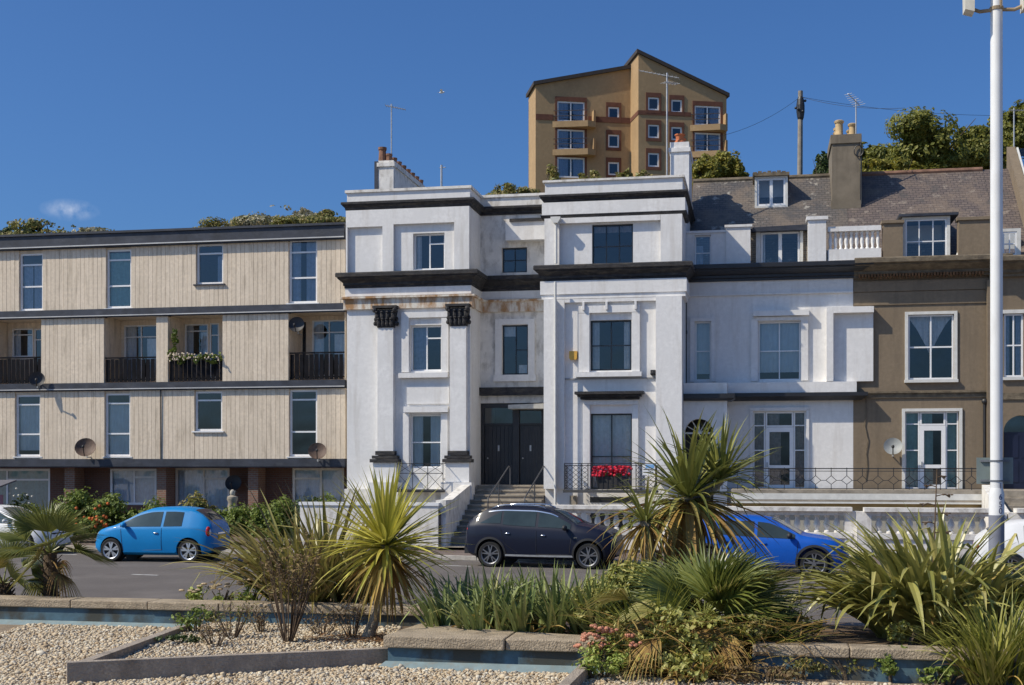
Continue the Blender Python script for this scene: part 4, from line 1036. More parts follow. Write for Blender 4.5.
fone(mb, 'entrance_steps', STONE, 'stone steps rising to the arched blue door at the right edge', 'steps', u+1, -3, 0)
# ================================================================== OCHRE TOWER BLOCK ON THE HILL
OCH = mat('ochre_brick', (.42, .28, .145), .9, .1, .5, .05, 8, (.24, .15, .075), .5, .25, .5, .7, (1, 1, .6), fine=(3, .88))
REDB = mat('red_brown_brick_trim', (.15, .06, .036), .9, .15, 2)
VT1, VT2 = 82.0, 79.0
tb = froot('tower_block', 'ochre brick apartment tower with mono pitch roofs standing on the hill', 'building', UX(624, VT1), VT1, 12)
tb.rotation_euler.z += rad(20); tb.scale = (.94, 1, 1)
def T(x, y, v): return P(x, y, v)
zbase = 12.0
l0, l1 = UX(530, VT1), UX(640, VT1)
q0, q1 = UX(628, VT2), UX(727, VT2)
zl0, zl1 = ZY(94.5, 530, VT1), ZY(70, 622, VT1)
zl1 = zl0+(zl1-zl0)*(l1-l0)/(UX(622, VT1)-l0)
zr0, zr1 = ZY(52.5, 628, VT2), ZY(86, 727, VT2)
winL = [R(552.5, 581.5, 107, 127, VT1), R(552.5, 581.5, 134.6, 154.5, VT1), R(552.5, 581.5, 162, 182, VT1)]
smL = [R(606.7, 618.6, 108, 120.7, VT1), R(606.7, 618.6, 135.5, 148.5, VT1), R(606.7, 618.6, 163, 176, VT1)]
smR = [R(a, b, c, d, VT2) for a, b in ((638.5, 650.7), (664.3, 676.3)) for c, d in ((95, 108), (122.5, 136), (151, 165))]
bgR = [R(690.5, 720, 98, 118, VT2), R(690.5, 720, 125.5, 145, VT2), R(690.5, 720, 153, 172, VT2)]
mb = MB(); mb.wall(l0, l1, zbase, zl0-.3, VT1, winL+smL, .3)
mb.prism([(l0, zl0-.298), (l1, zl0-.298), (l1, zl1), (l0, zl0)], VT1, VT1+.3)
mb.prism([(l0, zbase), (l0+.3, zbase), (l0+.3, zl0), (l0, zl0-.01)], VT1+.303, VT1+4)
mb.wall(q0, q1, zbase, zr1-.3, VT2, smR+bgR, .3)
mb.prism([(q0, zr1-.298), (q1, zr1-.298), (q1, zr1), (q0, zr0)], VT2, VT2+.3)
mb.prism([(q0, zbase), (q0+.3, zbase), (q0+.3, zr0), (q0, zr0)], VT2+.303, VT2+16); mb.prism([(q1-.3, zbase), (q1, zbase), (q1, zr1), (q1-.3, zr1)], VT2+.303, VT2+16)
mb.box(l0, q0, VT1+3.7, VT1+4, zbase, zl0-.5); mb.box(q0, q1, VT2+16, VT2+16.3, zbase, zr1-.5)
mb.build('wall', OCH, tb)
mb = MB(); mb.box(l0+.4, q0-.1, VT1+2.6, VT1+2.8, zbase, zl0-1); mb.box(q0+.4, q1-.4, VT2+3, VT2+3.2, zbase, zr1-1)
for k in range(12):
    z = winL[0][2]-1.0-2.6*(k-1)
    if z > zbase and z < zl0-1: mb.box(l0+.31, q0-.1, VT1+.31, VT1+2.6, z-.2, z); mb.box(q0+.31, q1-.31, VT2+.31, VT2+3, z+.9, z+1.1)
mb.build('interior', INTERIOR, tb)
DKR = mat('dark_tower_roof', (.05, .04, .035), .8)
mb = MB(); mb.prism([(l0-.25, zl0-.05), (q0, zl1-.05-(l1-q0)*(zl1-zl0)/(l1-l0)), (q0, zl1+.3-(l1-q0)*(zl1-zl0)/(l1-l0)), (l0-.25, zl0+.3)], VT1-.25, VT1+4.2)
mb.prism([(q0-.2, zr0), (q1+.25, zr1-.08), (q1+.25, zr1+.25), (q0-.2, zr0+.35)], VT2-.25, VT2+16); mb.build('roof', DKR, tb)
mb = MB(); zq = ZY(120.5, 575, VT1)
cut = sorted([(q[0], q[1]) for q in winL[:1]]); zbL = (ZY(122, 570, VT1), ZY(119.5, 570, VT1))
mb.box(l0, winL[0][0]-.4, VT1-.05, VT1-.004, zbL[0]-.4, zbL[1]-.1); mb.box(winL[0][1]+.4, q0-.05, VT1-.05, VT1-.004, zbL[0]-.4, zbL[1]-.1)
zbR = ZY(110, 660, VT2); mb.box(q0, bgR[0][0]-.4, VT2-.05, VT2-.004, zbR-.2, zbR+.2); mb.box(q0-.05, q0-.004, VT2+.0, VT1, zbR-.2, zbR+.2)
mb.build('brick_band', REDB, tb)
for qs, v, big in ((winL, VT1, 1), (smL, VT1, 0), (smR, VT2, 0), (bgR, VT2, 1)):
    for q in qs:
        mb = MB(); b = .22
        mb.box(q[0]-b, q[1]+b, v-.06, v-.005, q[3]+.005, q[3]+.42)
        mb.box(q[0]-b, q[0]-.005, v-.055, v-.005, q[2]-.1, q[3]); mb.box(q[1]+.005, q[1]+b, v-.055, v-.005, q[2]-.1, q[3])
        if not big: mb.box(q[0]-b, q[1]+b, v-.06, v-.006, q[2]-.3, q[2]-.005)
        mb.build('window_surround', REDB, tb)
        window(tb, q, v, UPVC, .15, (.5,) if big else (), (), rev=.05, curtain=[(0, .4, 0, 1), (.6, 1, 0, 1)] if big else [], cm=CURTAINB, glass=GLASSR)
for q, v in [(x, VT1) for x in winL[:2]]+[(x, VT2) for x in bgR[:2]]:      # wedge shaped balconies
    u0, u1 = q[0]-.5, q[1]+(1.0 if v == VT1 else .5); z = q[2]
    mb = MB(); o = 1.05
    vs = [(u0, v-.06), (u1, v-.06), (u1, v-o*.7), (u1-.9, v-o)]
    mb.slab(vs, z-.62, z-.05); mb.slab([(u1-.25, v-.06), (u1, v-.06), (u1, v-o*.7), (u1-.25, v-o*.85)], z-.04, z+1.0)
    bo = mb.build('balcony', OCH, tb)
    mb = MB()
    for zz in (.45, .95): mb.bar((u0+.1, v-.1, z+zz), (u1-.9, v-o+.1, z+zz+.0), .06)
    mb.build('railing', mat('dark_rail', (.05, .04, .04), .6), bo)

# ================================================================== HILL behind the houses
mb = MB()
xs = np.linspace(-75, 75, 61); ys = np.concatenate([np.linspace(54.5, 66, 14), np.linspace(68, 170, 24)])
for j, y in enumerate(ys):
    for i, x in enumerate(xs):
        yy = y+x*.19
        t = min(1, max(0, (y-55)/11)); t = t*t*(3-2*t)
        top = 11.2+1.2*noise.noise((x*.05, y*.05, 3))+(2.0 if x > 5 else 0)*min(1, max(0, (x-5)/10))
        z = .3+t*top+max(0, (y-66))*.035+.35*noise.noise((x*.3, y*.3, 1))
        if x < -75+1 or y > 160: z *= .3
        mb.v.append((x, y-x*.193, z))
n = len(xs)
for j in range(len(ys)-1):
    for i in range(n-1): mb.f.append((j*n+i, j*n+i+1, (j+1)*n+i+1, (j+1)*n+i))
hill = mb.build('hill', mat('scrub_covered_slope', (.07, .075, .03), .95, .4, .4, .3, 3, (.16, .13, .07), .7, .3, .5, .6, (1, 1, 1)), smooth=True); tag(hill, kind='structure')

# ================================================================== FOLIAGE builders
def leaves(mb, c, r, n, size, rng, lumps=7, gap=.35, up=.35, aspect=1.7, flat=0.0, lumpr=.5):
    """leaf-sized quads gathered in uneven clumps through an ellipsoid volume"""
    c = Vector(c); L = []
    for i in range(lumps):
        d = Vector((rng.gauss(0, 1), rng.gauss(0, 1), rng.gauss(0, .8)))
        d.normalize(); k = rng.uniform(.35, .78)
        L.append((Vector((d.x*r[0]*k, d.y*r[1]*k, d.z*r[2]*k)), rng.uniform(.6, 1.15)*lumpr))
    seed = rng.random()*100
    k = 0; tries = 0
    while k < n and tries < n*6:
        tries += 1
        lc, lr = L[rng.randrange(lumps)]
        d = Vector((rng.gauss(0, 1), rng.gauss(0, 1), rng.gauss(0, 1))); d.normalize()
        rad_ = lr*(rng.random()**.45)
        p = lc+Vector((d.x*r[0], d.y*r[1], d.z*r[2]))*rad_
        if noise.noise(p*(1.6/max(r[0]*.5, .2))*1.0+Vector((seed, 0, 0))) < -gap*.35: continue
        if p.z < -r[2]*1.05: continue
        nn = (d+Vector((0, 0, up))+Vector((rng.gauss(0, .5), rng.gauss(0, .5), rng.gauss(0, .5)))).normalized()
        a = nn.cross(Vector((rng.gauss(0, 1), rng.gauss(0, 1), rng.gauss(0, 1)))).normalized(); b = nn.cross(a)
        s = size*rng.uniform(.55, 1.35); q = c+p
        w = s/aspect
        mb.add([q-a*s*.5, q+b*w*.5+nn*s*.06, q+a*s*.5, q-b*w*.5+nn*s*.06], [(0, 1, 2, 3)])
        k += 1
def bush(name, label, cat, loc, r, n, size, m, seed, group=None, trunk=None, lumps=8, gap=.35, stems=5, lumpr=.5, zc_=None, leafname='foliage', up=.35, aspect=1.7):
    rng = random.Random(seed)
    root = empty(name, label, cat, loc, 0, group)
    zc0 = r[2] if zc_ is None else zc_
    mb = MB(); leaves(mb, (0, 0, zc0), r, n, size, rng, lumps, gap, lumpr=lumpr, up=up, aspect=aspect); mb.build(leafname, m, root)
    mb = MB()
    if trunk:
        th = zc0
        mb.tube([(0, 0, -.3), (.05*th, .02, th*.4), (-.02*th, .0, th*.8)], [trunk, trunk*.75, trunk*.4], 8)
        for i in range(stems):
            g = rng.uniform(0, 6.28); z0 = th*rng.uniform(.3, .75)
            e = Vector((cos(g)*r[0]*.7, sin(g)*r[1]*.7, th+rng.uniform(-.1, .6)*r[2]))
            mb.tube([(0, 0, z0), tuple(e*.5+Vector((0, 0, z0*.5+.1))), tuple(e)], [trunk*.5, trunk*.3, trunk*.1], 6)
        mb.build('trunk', BARK, root)
    else:
        for i in range(stems):
            g = rng.uniform(0, 6.28); e = Vector((cos(g)*r[0]*.6, sin(g)*r[1]*.6, zc0+rng.uniform(-.2, .5)*r[2]))
            mb.tube([(cos(g)*.06, sin(g)*.06, -.1), tuple(e*.5), tuple(e)], [.03, .02, .008], 5)
        mb.build('stem', BARK, root)
    return root
BARK = mat('bark', (.10, .075, .05), .95, .3, 5, .3, 15)
LF_OLIVE = leafmat('olive_tree_leaves', [(.075, .09, .018), (.15, .16, .03), (.23, .22, .05), (.11, .125, .025)], .4)
LF_TAM = leafmat('tamarisk_leaves', [(.10, .12, .022), (.18, .18, .035), (.32, .27, .05), (.17, .17, .03)], .42)
LF_DARK = leafmat('dark_evergreen_leaves', [(.025, .045, .014), (.05, .075, .022), (.08, .11, .03)])
LF_SILV = leafmat('silver_flowering_leaves', [(.11, .12, .045), (.22, .21, .12), (.42, .38, .29), (.15, .15, .06), (.27, .2, .08)])
LF_HEDGE = leafmat('hedge_leaves', [(.05, .085, .014), (.11, .15, .026), (.19, .23, .05), (.08, .12, .02)])
LF_WEED = leafmat('weed_leaves', [(.08, .11, .02), (.16, .17, .04), (.25, .19, .07), (.11, .13, .03)])
TG = 'trees and scrub on the hill behind the roofs'
def hilltree(px, pytop, pybot, wpx, d, label, m, seed, n, size=.3, lumps=14, gap=.3, name='tree', cat='tree', lumpr=.42, depth=.8):
    zt, zbm = ZD(pytop, d), ZD(pybot, d)
    rz = (zt-zbm)/2; rx = wpx*d/F/2
    root = W(px, d, zbm-2.0)
    return bush(name, label, cat, root, (rx*1.08, max(rx*depth, .6), rz*.95), int(n*3.0), size*.72, m, seed, TG, trunk=.06+rx*.02, lumps=lumps, gap=gap, zc_=2.0+rz, lumpr=lumpr)
hilltree(932, 105, 188, 134.4, 64, 'broad dark olive tree on the hill above the brown house, largest of the hill trees', LF_OLIVE, 3, 9000, .30, 20)
hilltree(868, 138, 190, 62.4, 62, 'low olive green tree right beside the brown chimney stack', LF_OLIVE, 4, 3500, .28, 12)
hilltree(893, 150, 196, 72, 60, 'pale yellowish shrub in front of the broad olive tree', LF_TAM, 9, 3500, .24, 12)
hilltree(978, 128, 190, 72, 66, 'yellow green tree on the hill partly behind the lamp post', LF_TAM, 5, 3500, .28, 12)
hilltree(1020, 96, 190, 69.6, 68, 'tall dark tree at the right edge of the hill', LF_OLIVE, 6, 4500, .3, 12)
hilltree(826, 145, 192, 36, 63, 'small dark tree left of the brown chimney stack', LF_DARK, 7, 2000, .26, 8)
hilltree(716, 141, 206, 60, 60, 'yellow green feathery tree below the right corner of the ochre tower', LF_TAM, 8, 5000, .24, 14)
hilltree(738, 160, 200, 38.4, 61, 'small green bush beside the feathery tree under the ochre tower', LF_OLIVE, 18, 2000, .24, 8)
hilltree(62, 222, 250, 111, 62, 'low rounded green shrub above the left end of the cream block roof', LF_WEED, 10, 2500, .24, 10, cat='shrub', name='hill_shrub')
hilltree(34, 218, 246, 21, 62, 'small pointed dark conifer above the cream block roof', LF_DARK, 11, 700, .2, 6, lumpr=.5)
hilltree(16, 226, 248, 39, 62, 'small dark shrub at the far left above the cream block roof', LF_DARK, 12, 800, .2, 6, cat='shrub', name='hill_shrub')
hilltree(92, 226, 248, 51, 60, 'sparse grey green shrub right of the rounded shrub above the cream roof', LF_SILV, 13, 900, .2, 6, cat='shrub', name='hill_shrub')
hilltree(282, 205, 246, 138, 62, 'wide silvery flowering shrub above the right part of the cream block roof', LF_SILV, 14, 7000, .22, 34, gap=.1, cat='shrub', name='hill_shrub', lumpr=.34)
hilltree(300, 212, 250, 190, 61, 'low continuous grey green scrub below the silvery shrub on the hill', LF_WEED, 24, 6000, .22, 40, gap=.1, cat='shrub', name='hill_shrub', lumpr=.3)
hilltree(60, 228, 250, 190, 61, 'low thin scrub along the hill above the left end of the cream roof', LF_WEED, 25, 3500, .2, 34, gap=.1, cat='shrub', name='hill_shrub', lumpr=.3)
hilltree(222, 217, 244, 66, 62, 'low dark tufted shrub left of the silvery shrub on the hill', LF_WEED, 15, 1200, .2, 8, cat='shrub', name='hill_shrub')
hilltree(336, 209, 246, 51, 61, 'green shrub between the silvery shrub and the white tower house', LF_WEED, 16, 1500, .22, 8, cat='shrub', name='hill_shrub')
hilltree(180, 231, 248, 90, 62, 'thin dry scrub in the middle above the cream block roof', LF_SILV, 17, 500, .18, 8, cat='shrub', name='hill_shrub')
hilltree(512, 178, 215, 72, 64, 'low scrub at the foot of the ochre tower left side', LF_WEED, 19, 1500, .22, 8, cat='shrub', name='hill_shrub')
# weeds on the parapet of the second white house
rng = random.Random(5)
for i, (px, py, wpx, lab) in enumerate(((552, 168, 20, 'leftmost dry tuft of weeds on the second white house parapet'), (590, 171, 26, 'dry reddish tuft of weeds growing left of the middle of the parapet'), (618, 169, 30, 'dense green tuft of weeds in the middle of the parapet'), (645, 171, 18, 'small tuft of weeds on the parapet beside the tall aerial'))):
    u, z = P(px, 176, .4); zt = ZY(py-4, px, .4); w = wpx/29.5/2
    bush('weed_tuft', lab, 'weeds', fw(u, .45, zpB-.3), (w, .3, (zt-zpB+.3)/2), 420, .13, LF_WEED, 30+i, 'weeds on the parapet', lumps=6, gap=.3)

# ================================================================== AERIALS, POLE, WIRES, DISHES
def yagi(mb, p, dirv, n, L, el, r=.012):
    p = Vector(p); d = Vector(dirv).normalized(); s = d.cross(Vector((0, 0, 1))).normalized()
    mb.tube([p-d*L*.3, p+d*L*.7], r*1.3, 6)
    for i in range(n):
        c = p+d*L*(-.28+.96*i/(n-1)); e = el*(1-.45*i/n)
        mb.tube([c-s*e/2, c+s*e/2], r*.7, 5)
def aerial(label, px, ytop, ybot, v, arm=None, r=.022, ex=()):
    u, z1 = P(px, ytop, v); z0 = ZY(ybot, px, v)
    root = froot('tv_aerial', label, 'aerial', u, v, z0, 'rooftop aerials')
    mb = MB(); mb.tube([(u, v, z0-.3), (u, v, z1)], r, 8); mb.build('mast', GALV, root)
    if arm:
        mb = MB(); yagi(mb, (u, v, z1-.1), *arm); mb.build('antenna', GALV, root)
    for e in ex:
        mb = MB(); yagi(mb, (u+e[0], v, z1+e[1]), *e[2]); mb.build('antenna', GALV, root)
    return root
aerial('thin aerial with a tilted arm on the long chimney stack of the left tower', 391.5, 104, 160, 2.8, ((1, .15, -.22), 9, .75, .42), .025)
aerial('short metal pipe mast on the left tower roof with small cap', 441.5, 165, 187, 2.5, ((1, 0, .05), 3, .22, .1), .04)
aerial('tall pale aerial in front of the ochre tower on the second white house', 667, 73, 176, 3.5, ((-1, .2, .3), 10, 1.5, .5), .028, ((.05, -.35, ((.6, .8, .1), 6, .7, .4)),))
aerial('small aerial with a bowed reflector on the brown chimney stack', 856, 99, 134, VC+3.6, ((-.5, -.7, .3), 7, .8, .5), .025)
aerial('little aerial pole far right behind the lamp post', 1014, 108, 150, 16, ((1, .2, 0), 5, .6, .4), .03)
def dish(label, px, py, v, rpx, m, face=(.3, -1, .45), mastdown=.25, facade=True):
    u, z = P(px, py, v); r = rpx/29.5
    root = froot('satellite_dish', label, 'satellite dish', u, v, z, 'satellite dishes on the walls')
    f = Vector(face).normalized(); q = f.to_track_quat('Z', 'Y')
    mb = MB(); vs = []; fs = []; n = 20; k = 5
    for side, o in ((0, 0), (1, -.012)):
        for j in range(k+1):
            rr = r*j/k
            for i in range(n):
                g = 2*pi*i/n; p = q @ Vector((rr*cos(g)*1.04, rr*sin(g), rr*rr*.35/r+o)); vs.append(Vector((u, v, z))+p)
    for s_ in (0, 1):
        for j in range(k):
            for i in range(n):
                b = s_*(k+1)*n; ff = (b+j*n+i, b+j*n+(i+1) % n, b+(j+1)*n+(i+1) % n, b+(j+1)*n+i)
                fs.append(ff if not s_ else ff[::-1])
    mb.add(vs, fs); mb.build('reflector', m, root, smooth=True)
    c = Vector((u, v, z)); tip = c+q @ Vector((0, -r*.35, r*1.25)); low = c+q @ Vector((0, -r, r*.35))
    mb = MB(); mb.tube([low, tip], .018, 6); mb.ell(tip, (.05, .05, .06)); mb.build('feed_arm', IRON, root)
    mb = MB(); mb.tube([c-f*.02, c-f*.16, c-f*.16+Vector((0, 0, -mastdown)), Vector((u-.0, v+.45, z-mastdown-.05))], .025, 6); mb.build('bracket', GALV, root)
    return root
DISHM = mat('rusty_brown_dish', (.14, .09, .065), .7, .35, 4, .05, 20, (.06, .04, .03), .7, 3, .45, .65, (1, 1, 1))
DISHD = mat('dark_dish', (.03, .03, .035), .6, .2, 5); DISHG = mat('grey_dish', (.30, .31, .30), .6, .15, 5)
dish('rusty brown satellite dish low between two ground floor windows of the cream block', 86, 448.5, VL-.35, 10.5, DISHM)
dish('dark satellite dish at the left balcony of the cream block', 37, 379.5, VL-.3, 8, DISHD, (.5, -1, .2))
dish('brown satellite dish above the last ground floor window of the cream block', 317.5, 452, VL-.35, 9, DISHM)
dish('dark satellite dish in front of the ground floor brickwork behind the sky blue car', 234, 483.5, VG-.3, 8.5, DISHD, (.1, -1, .3))
dish('round dark dish inside the rightmost balcony of the cream block', 297, 325, VL+.15, 8, DISHD, (.1, -1, .2))
dish('grey satellite dish beside the terrace door of the brown house', 893, 447, VD-.3, 8.5, DISHG, (-.1, -1, .3))
# telegraph pole and wires
d = 66; base = W(799, d, 10.5); ptop = W(800.5, d, ZD(91, d))
pole = empty('utility_pole', 'slim wooden telegraph pole on the hill behind the slate roofs', 'utility pole', base)
mb = MB(); mb.tube([(0, 0, 0), tuple(ptop-base)], [.17, .12], 10)
mb.build('pole', mat('grey_timber_pole', (.26, .23, .19), .9, .2, 3), pole)
mb = MB(); o = ptop-base
mb.ell(o+Vector((0, 0, -.9)), (.22, .22, .75)); 
for k in range(6): mb.ell(o+Vector((.24*cos(k), .24*sin(k), -.5-.12*k)), (.07, .07, .07))
mb.build('junction_cap', IRON, pole)
mb = MB()
def sag(a, b, s, n=14):
    a = Vector(a); b = Vector(b); return [a.lerp(b, i/n)-Vector((0, 0, s*4*(i/n)*(1-i/n))) for i in range(n+1)]
for e, s in ((W(690, 62, ZD(140, 62)), .9), (W(905, 60, ZD(108, 60)), .4), (W(1100, 64, ZD(112, 64)), .9)): mb.tube(sag(o+Vector((0, 0, -.3)), e-base, s*.55), .009, 5)
one(MB().add([tuple(Vector(v)+base) for v in mb.v], mb.f), 'overhead_wires', IRON, 'thin overhead telephone wires sagging from the telegraph pole', 'wires', base)
# gull
g = W(441.5, 120, ZD(92.5, 120)); mb = MB()
mb.ell(g, (.22, .10, .09)); mb.ell(g+Vector((.22, 0, .05)), (.08, .06, .06))
for s in (-1, 1):
    mb.add([g+Vector((-.1, 0, .04)), g+Vector((.12, 0, .04)), g+Vector((.1, s*.35, .18)), g+Vector((-.02, s*.7, .12)), g+Vector((-.12, s*.35, .16))], [(0, 1, 2, 3, 4)])
mb.add([g+Vector((-.2, 0, 0)), g+Vector((-.36, .07, 0)), g+Vector((-.36, -.07, 0))], [(0, 1, 2)])
one(mb, 'gull', UPVC, 'small white gull gliding high in the blue sky', 'bird', g)

# ================================================================== WALL-MOUNTED BITS
u, z = P(573, 355, -.15); mb = MB(); mb.prism([(u-.13, z-.1), (u-.1, z-.15), (u+.1, z-.15), (u+.13, z-.1), (u+.13, z+.13), (u-.13, z+.13)], -.15, -.014)
fone(mb, 'alarm_box', mat('yellow_alarm_box', (.72, .40, .07), .5, .1, 6), 'yellow burglar alarm box beside the middle window of the second white house', 'alarm box', u, -.1, z)
u, z = P(653, 373, -.2); mb = MB(); mb.box(u-.08, u+.08, -.22, -.008, z-.06, z+.1); mb.ell((u-.02, -.25, z-.02), (.07, .1, .07))
fone(mb, 'wall_lamp', IRON, 'small black floodlight on the wall right of the middle window of the second white house', 'wall lamp', u, -.1, z)
# flower box on the balcony
u0, u1, z0, z1 = R(596, 629, 475, 488.5, -.8)
fb = froot('flower_box', 'dark trough of bright red geraniums behind the iron balcony railing', 'flower box', (u0+u1)/2, -.75, z0)
mb = MB(); mb.prism([(u0+.08, z0), (u1-.08, z0), (u1, z1-.05), (u0, z1-.05)], -.9, -.58); mb.build('trough', mat('dark_planter', (.03, .028, .028), .7, .2), fb)
rng = random.Random(8); mb = MB(); uc = (u0+u1)/2
leaves(mb, (uc, -.75, z1-.02), ((u1-u0)/2+.08, .22, .17), 420, .09, rng, 9, .1); mb.build('foliage', LF_HEDGE, fb)
mb = MB()
for i in range(120):
    p = Vector((uc+rng.uniform(-1, 1)*((u1-u0)/2+.1), -.75+rng.uniform(-.24, .15), z1+rng.uniform(-.02, .30)))
    mb.ell(p, (.055, .055, .045), 6, 4)
mb.build('flowers', mat('red_geranium_flowers', (.62, .012, .045), .6, .3, 12), fb)
# small notice on the railing
u0, u1, z0, z1 = R(642.5, 654.5, 464, 475, -1.06)
sg = froot('notice_board', 'small blue and white notice fixed to the right end of the iron balcony', 'sign', u0, -1.06, z0)
mb = MB(); mb.box(u0, u1, -1.075, -1.05, z0, z1); mb.build('board', UPVC, sg)
mb = MB(); mb.box(u0+.10, u1-.01, -1.08, -1.0755, z0+(z1-z0)*.62, z1-.01); mb.build('blue_panel', mat('sign_blue', (.20, .40, .68), .5), sg)
mb = MB()
for k, (a, b) in enumerate(((.08, .9), (.08, .8))): mb.box(u0+(u1-u0)*a, u0+(u1-u0)*b, -1.0805, -1.0757, z0+.08+k*.09, z0+.10+k*.09)
mb.build('text_lines', IRON, sg)
# balcony flowers on the cream block
u0, u1, z0, z1 = R(169, 221, 353, 382, VL-.05)
bp = froot('balcony_planting', 'trailing white flowered plants spilling over the third balcony of the cream block', 'balcony plants', (u0+u1)/2, VL, z0)
rng = random.Random(21); mb = MB()
for i in range(7):
    c = (u0+(u1-u0)*(i+.5)/7, VL-.02, z1-.12-.12*(i % 2)); leaves(mb, c, (.24, .16, .2), 130, .10, rng, 4, .1)
for i in range(3): leaves(mb, (u0+.15, VL+.05, z1+.1+.3*i), (.2, .12, .25), 110, .11, rng, 4, .2)
mb.build('foliage', LF_HEDGE, bp)
mb = MB()
for i in range(60):
    mb.ell((u0+(u1-u0)*rng.random(), VL-.14-rng.random()*.08, z1-rng.random()*.28), (.035, .035, .03), 5, 3)
mb.build('flowers', mat('pale_flowers', (.62, .52, .40), .8, .3, 9), bp)
# ================================================================== GROUND, ROAD, PAVEMENTS
def sheet(name, poly, z, m, kind='structure'):
    mb = MB(); mb.add([(x, y, z) for x, y in poly], [tuple(range(len(poly)))])
    o = mb.build(name, m); return tag(o, kind=kind)
ASPH = mat('road_asphalt', (.142, .124, .113), .9, .14, .6, .25, 60, (.19, .168, .152), .6, .5, .5, .7, (1, 1, 1), fine=(60, .7))
PAVE = mat('reddish_pavement_tarmac', (.155, .115, .10), .9, .18, .8, .2, 60, (.23, .18, .15), .6, .6, .5, .7, (1, 1, 1), fine=(50, .75))
KERB = mat('pale_kerb_stone', (.40, .37, .33), .85, .2, 3, .2, 30)
sheet('ground', [(-600, -400), (600, -400), (600, 900), (-600, 900)], -.35, mat('dull_ground', (.34, .30, .25), .95, .2, .05))
TR = .37
far = lambda x, o=0: 36.0-TR*x+o
near = lambda x, o=0: 22.75-.193*x+o
X0, X1 = -70, 60
sheet('road', [(X0, near(X0)), (X1, near(X1)), (X1, far(X1)), (X0, far(X0))], 0, ASPH)
mb = MB()
for a in np.arange(X0, X1, 1.0):
    b = a+.985
    mb.add([(a, far(a), .001), (b, far(b), .001), (b, far(b, .14), .001), (a, far(a, .14), .001), (a, far(a), .115), (b, far(b), .115), (b, far(b, .14), .12), (a, far(a, .14), .12)],
           [(4, 5, 6, 7), (0, 1, 5, 4), (1, 2, 6, 5), (3, 0, 4, 7)])
tag(mb.build('kerb', KERB), kind='structure')
sheet('pavement', [(X0, far(X0, .14)), (X1, far(X1, .14)), (X1, 60-.193*X1), (X0, 60-.193*X0)], .112, PAVE)
sheet('forecourt', [tuple(fw(UX(300), -4.05)[:2]), tuple(fw(UX(1200), -4.75)[:2]), tuple(fw(UX(1200), 2)[:2]), tuple(fw(UX(300), 2)[:2])], .2, STONE)
WL = mat('worn_white_line', (.62, .62, .60), .8, .15, 4, .1, 30, (.2, .19, .18), .6, 5, .5, .6, (1, 1, 1))
mb = MB()
c = G(819, 598.5); r_ = Vector((.94, -.345, 0))
for s in range(-3, 4):
    p = c+r_*s*5.4; a = p-r_*.38; b = p+r_*.38; n = Vector((.345, .94, 0))*.05
    mb.add([a-n, b-n, b+n, a+n], [(0, 1, 2, 3)])
for s in np.arange(-20, 18, 6.0):             # dashed bay line by the far kerb
    a = Vector((s, far(s, -2.15), 0)); b = Vector((s+.9, far(s+.9, -2.15), 0)); n = Vector((.0, .05, 0))
    mb.add([a-n, b-n, b+n, a+n], [(0, 1, 2, 3)])
for v in mb.v: pass
mb.v = [(x, y, .004) for x, y, z in mb.v]
tag(mb.build('road_markings', WL), kind='structure')
# blue and ochre painted strip on the pavement in front of the steps
c0, c1 = G(440, 547.5, .117), G(478, 547.5, .117)
mb = MB(); mb.add([(c0.x, c0.y-.8, .117), (c1.x, c1.y-.8, .117), (c1.x, c1.y+.6, .117), (c0.x, c0.y+.6, .117)], [(0, 1, 2, 3)])
mt = one(mb, 'painted_ground_panel', mat('ochre_edge_paint', (.55, .40, .16), .8), 'blue panel with ochre edge lying on the pavement at the foot of the steps', 'ground panel', (c0+c1)/2)
BASE[mt.name] = tuple((c0+c1)/2)
mb = MB(); mb.add([(c0.x+.1, c0.y-.5, .121), (c1.x-.1, c1.y-.5, .121), (c1.x-.1, c1.y+.5, .121), (c0.x+.1, c0.y+.5, .121)], [(0, 1, 2, 3)]); mb.build('blue_inset', mat('turquoise_paint', (.10, .32, .38), .7), mt)

# ================================================================== CARS
TYRE = mat('tyre_rubber', (.018, .018, .018), .85, .2, 6); DARKP = mat('dark_plastic', (.022, .022, .024), .6, .1, 6)
ALLOYD = mat('dark_alloy_rim', (.20, .20, .21), .35, .05, 5, metallic=.6)
ALLOY = mat('alloy_rim', (.55, .56, .58), .3, .05, 5, metallic=.7); CARGLASS = mat('car_glass', (.035, .05, .052), .04, .3, .8, spec=.5)
CHROME = mat('chrome', (.7, .7, .72), .2, .05, metallic=1); LAMPW = mat('headlamp_glass', (.45, .48, .5), .08, .2, 8, spec=1); LAMPR = mat('tail_lamp_red', (.35, .01, .012), .15, .2, 8)
LAMPW2 = mat('lamp_white_lens', (.7, .7, .7), .2); PLATEY = mat('yellow_plate', (.75, .48, .03), .5); PLATEW = mat('white_plate', (.75, .75, .73), .5)
def paint(n, c): return mat(n, c, .5, .04, 3, metallic=0, coat=.22, spec=.25)
def interp(pts, x):
    if x <= pts[0][0]: return pts[0][1]
    for (a, b), (c, d) in zip(pts, pts[1:]):
        if x <= c:
            t = (x-a)/(c-a); return b+(d-b)*t
    return pts[-1][1]
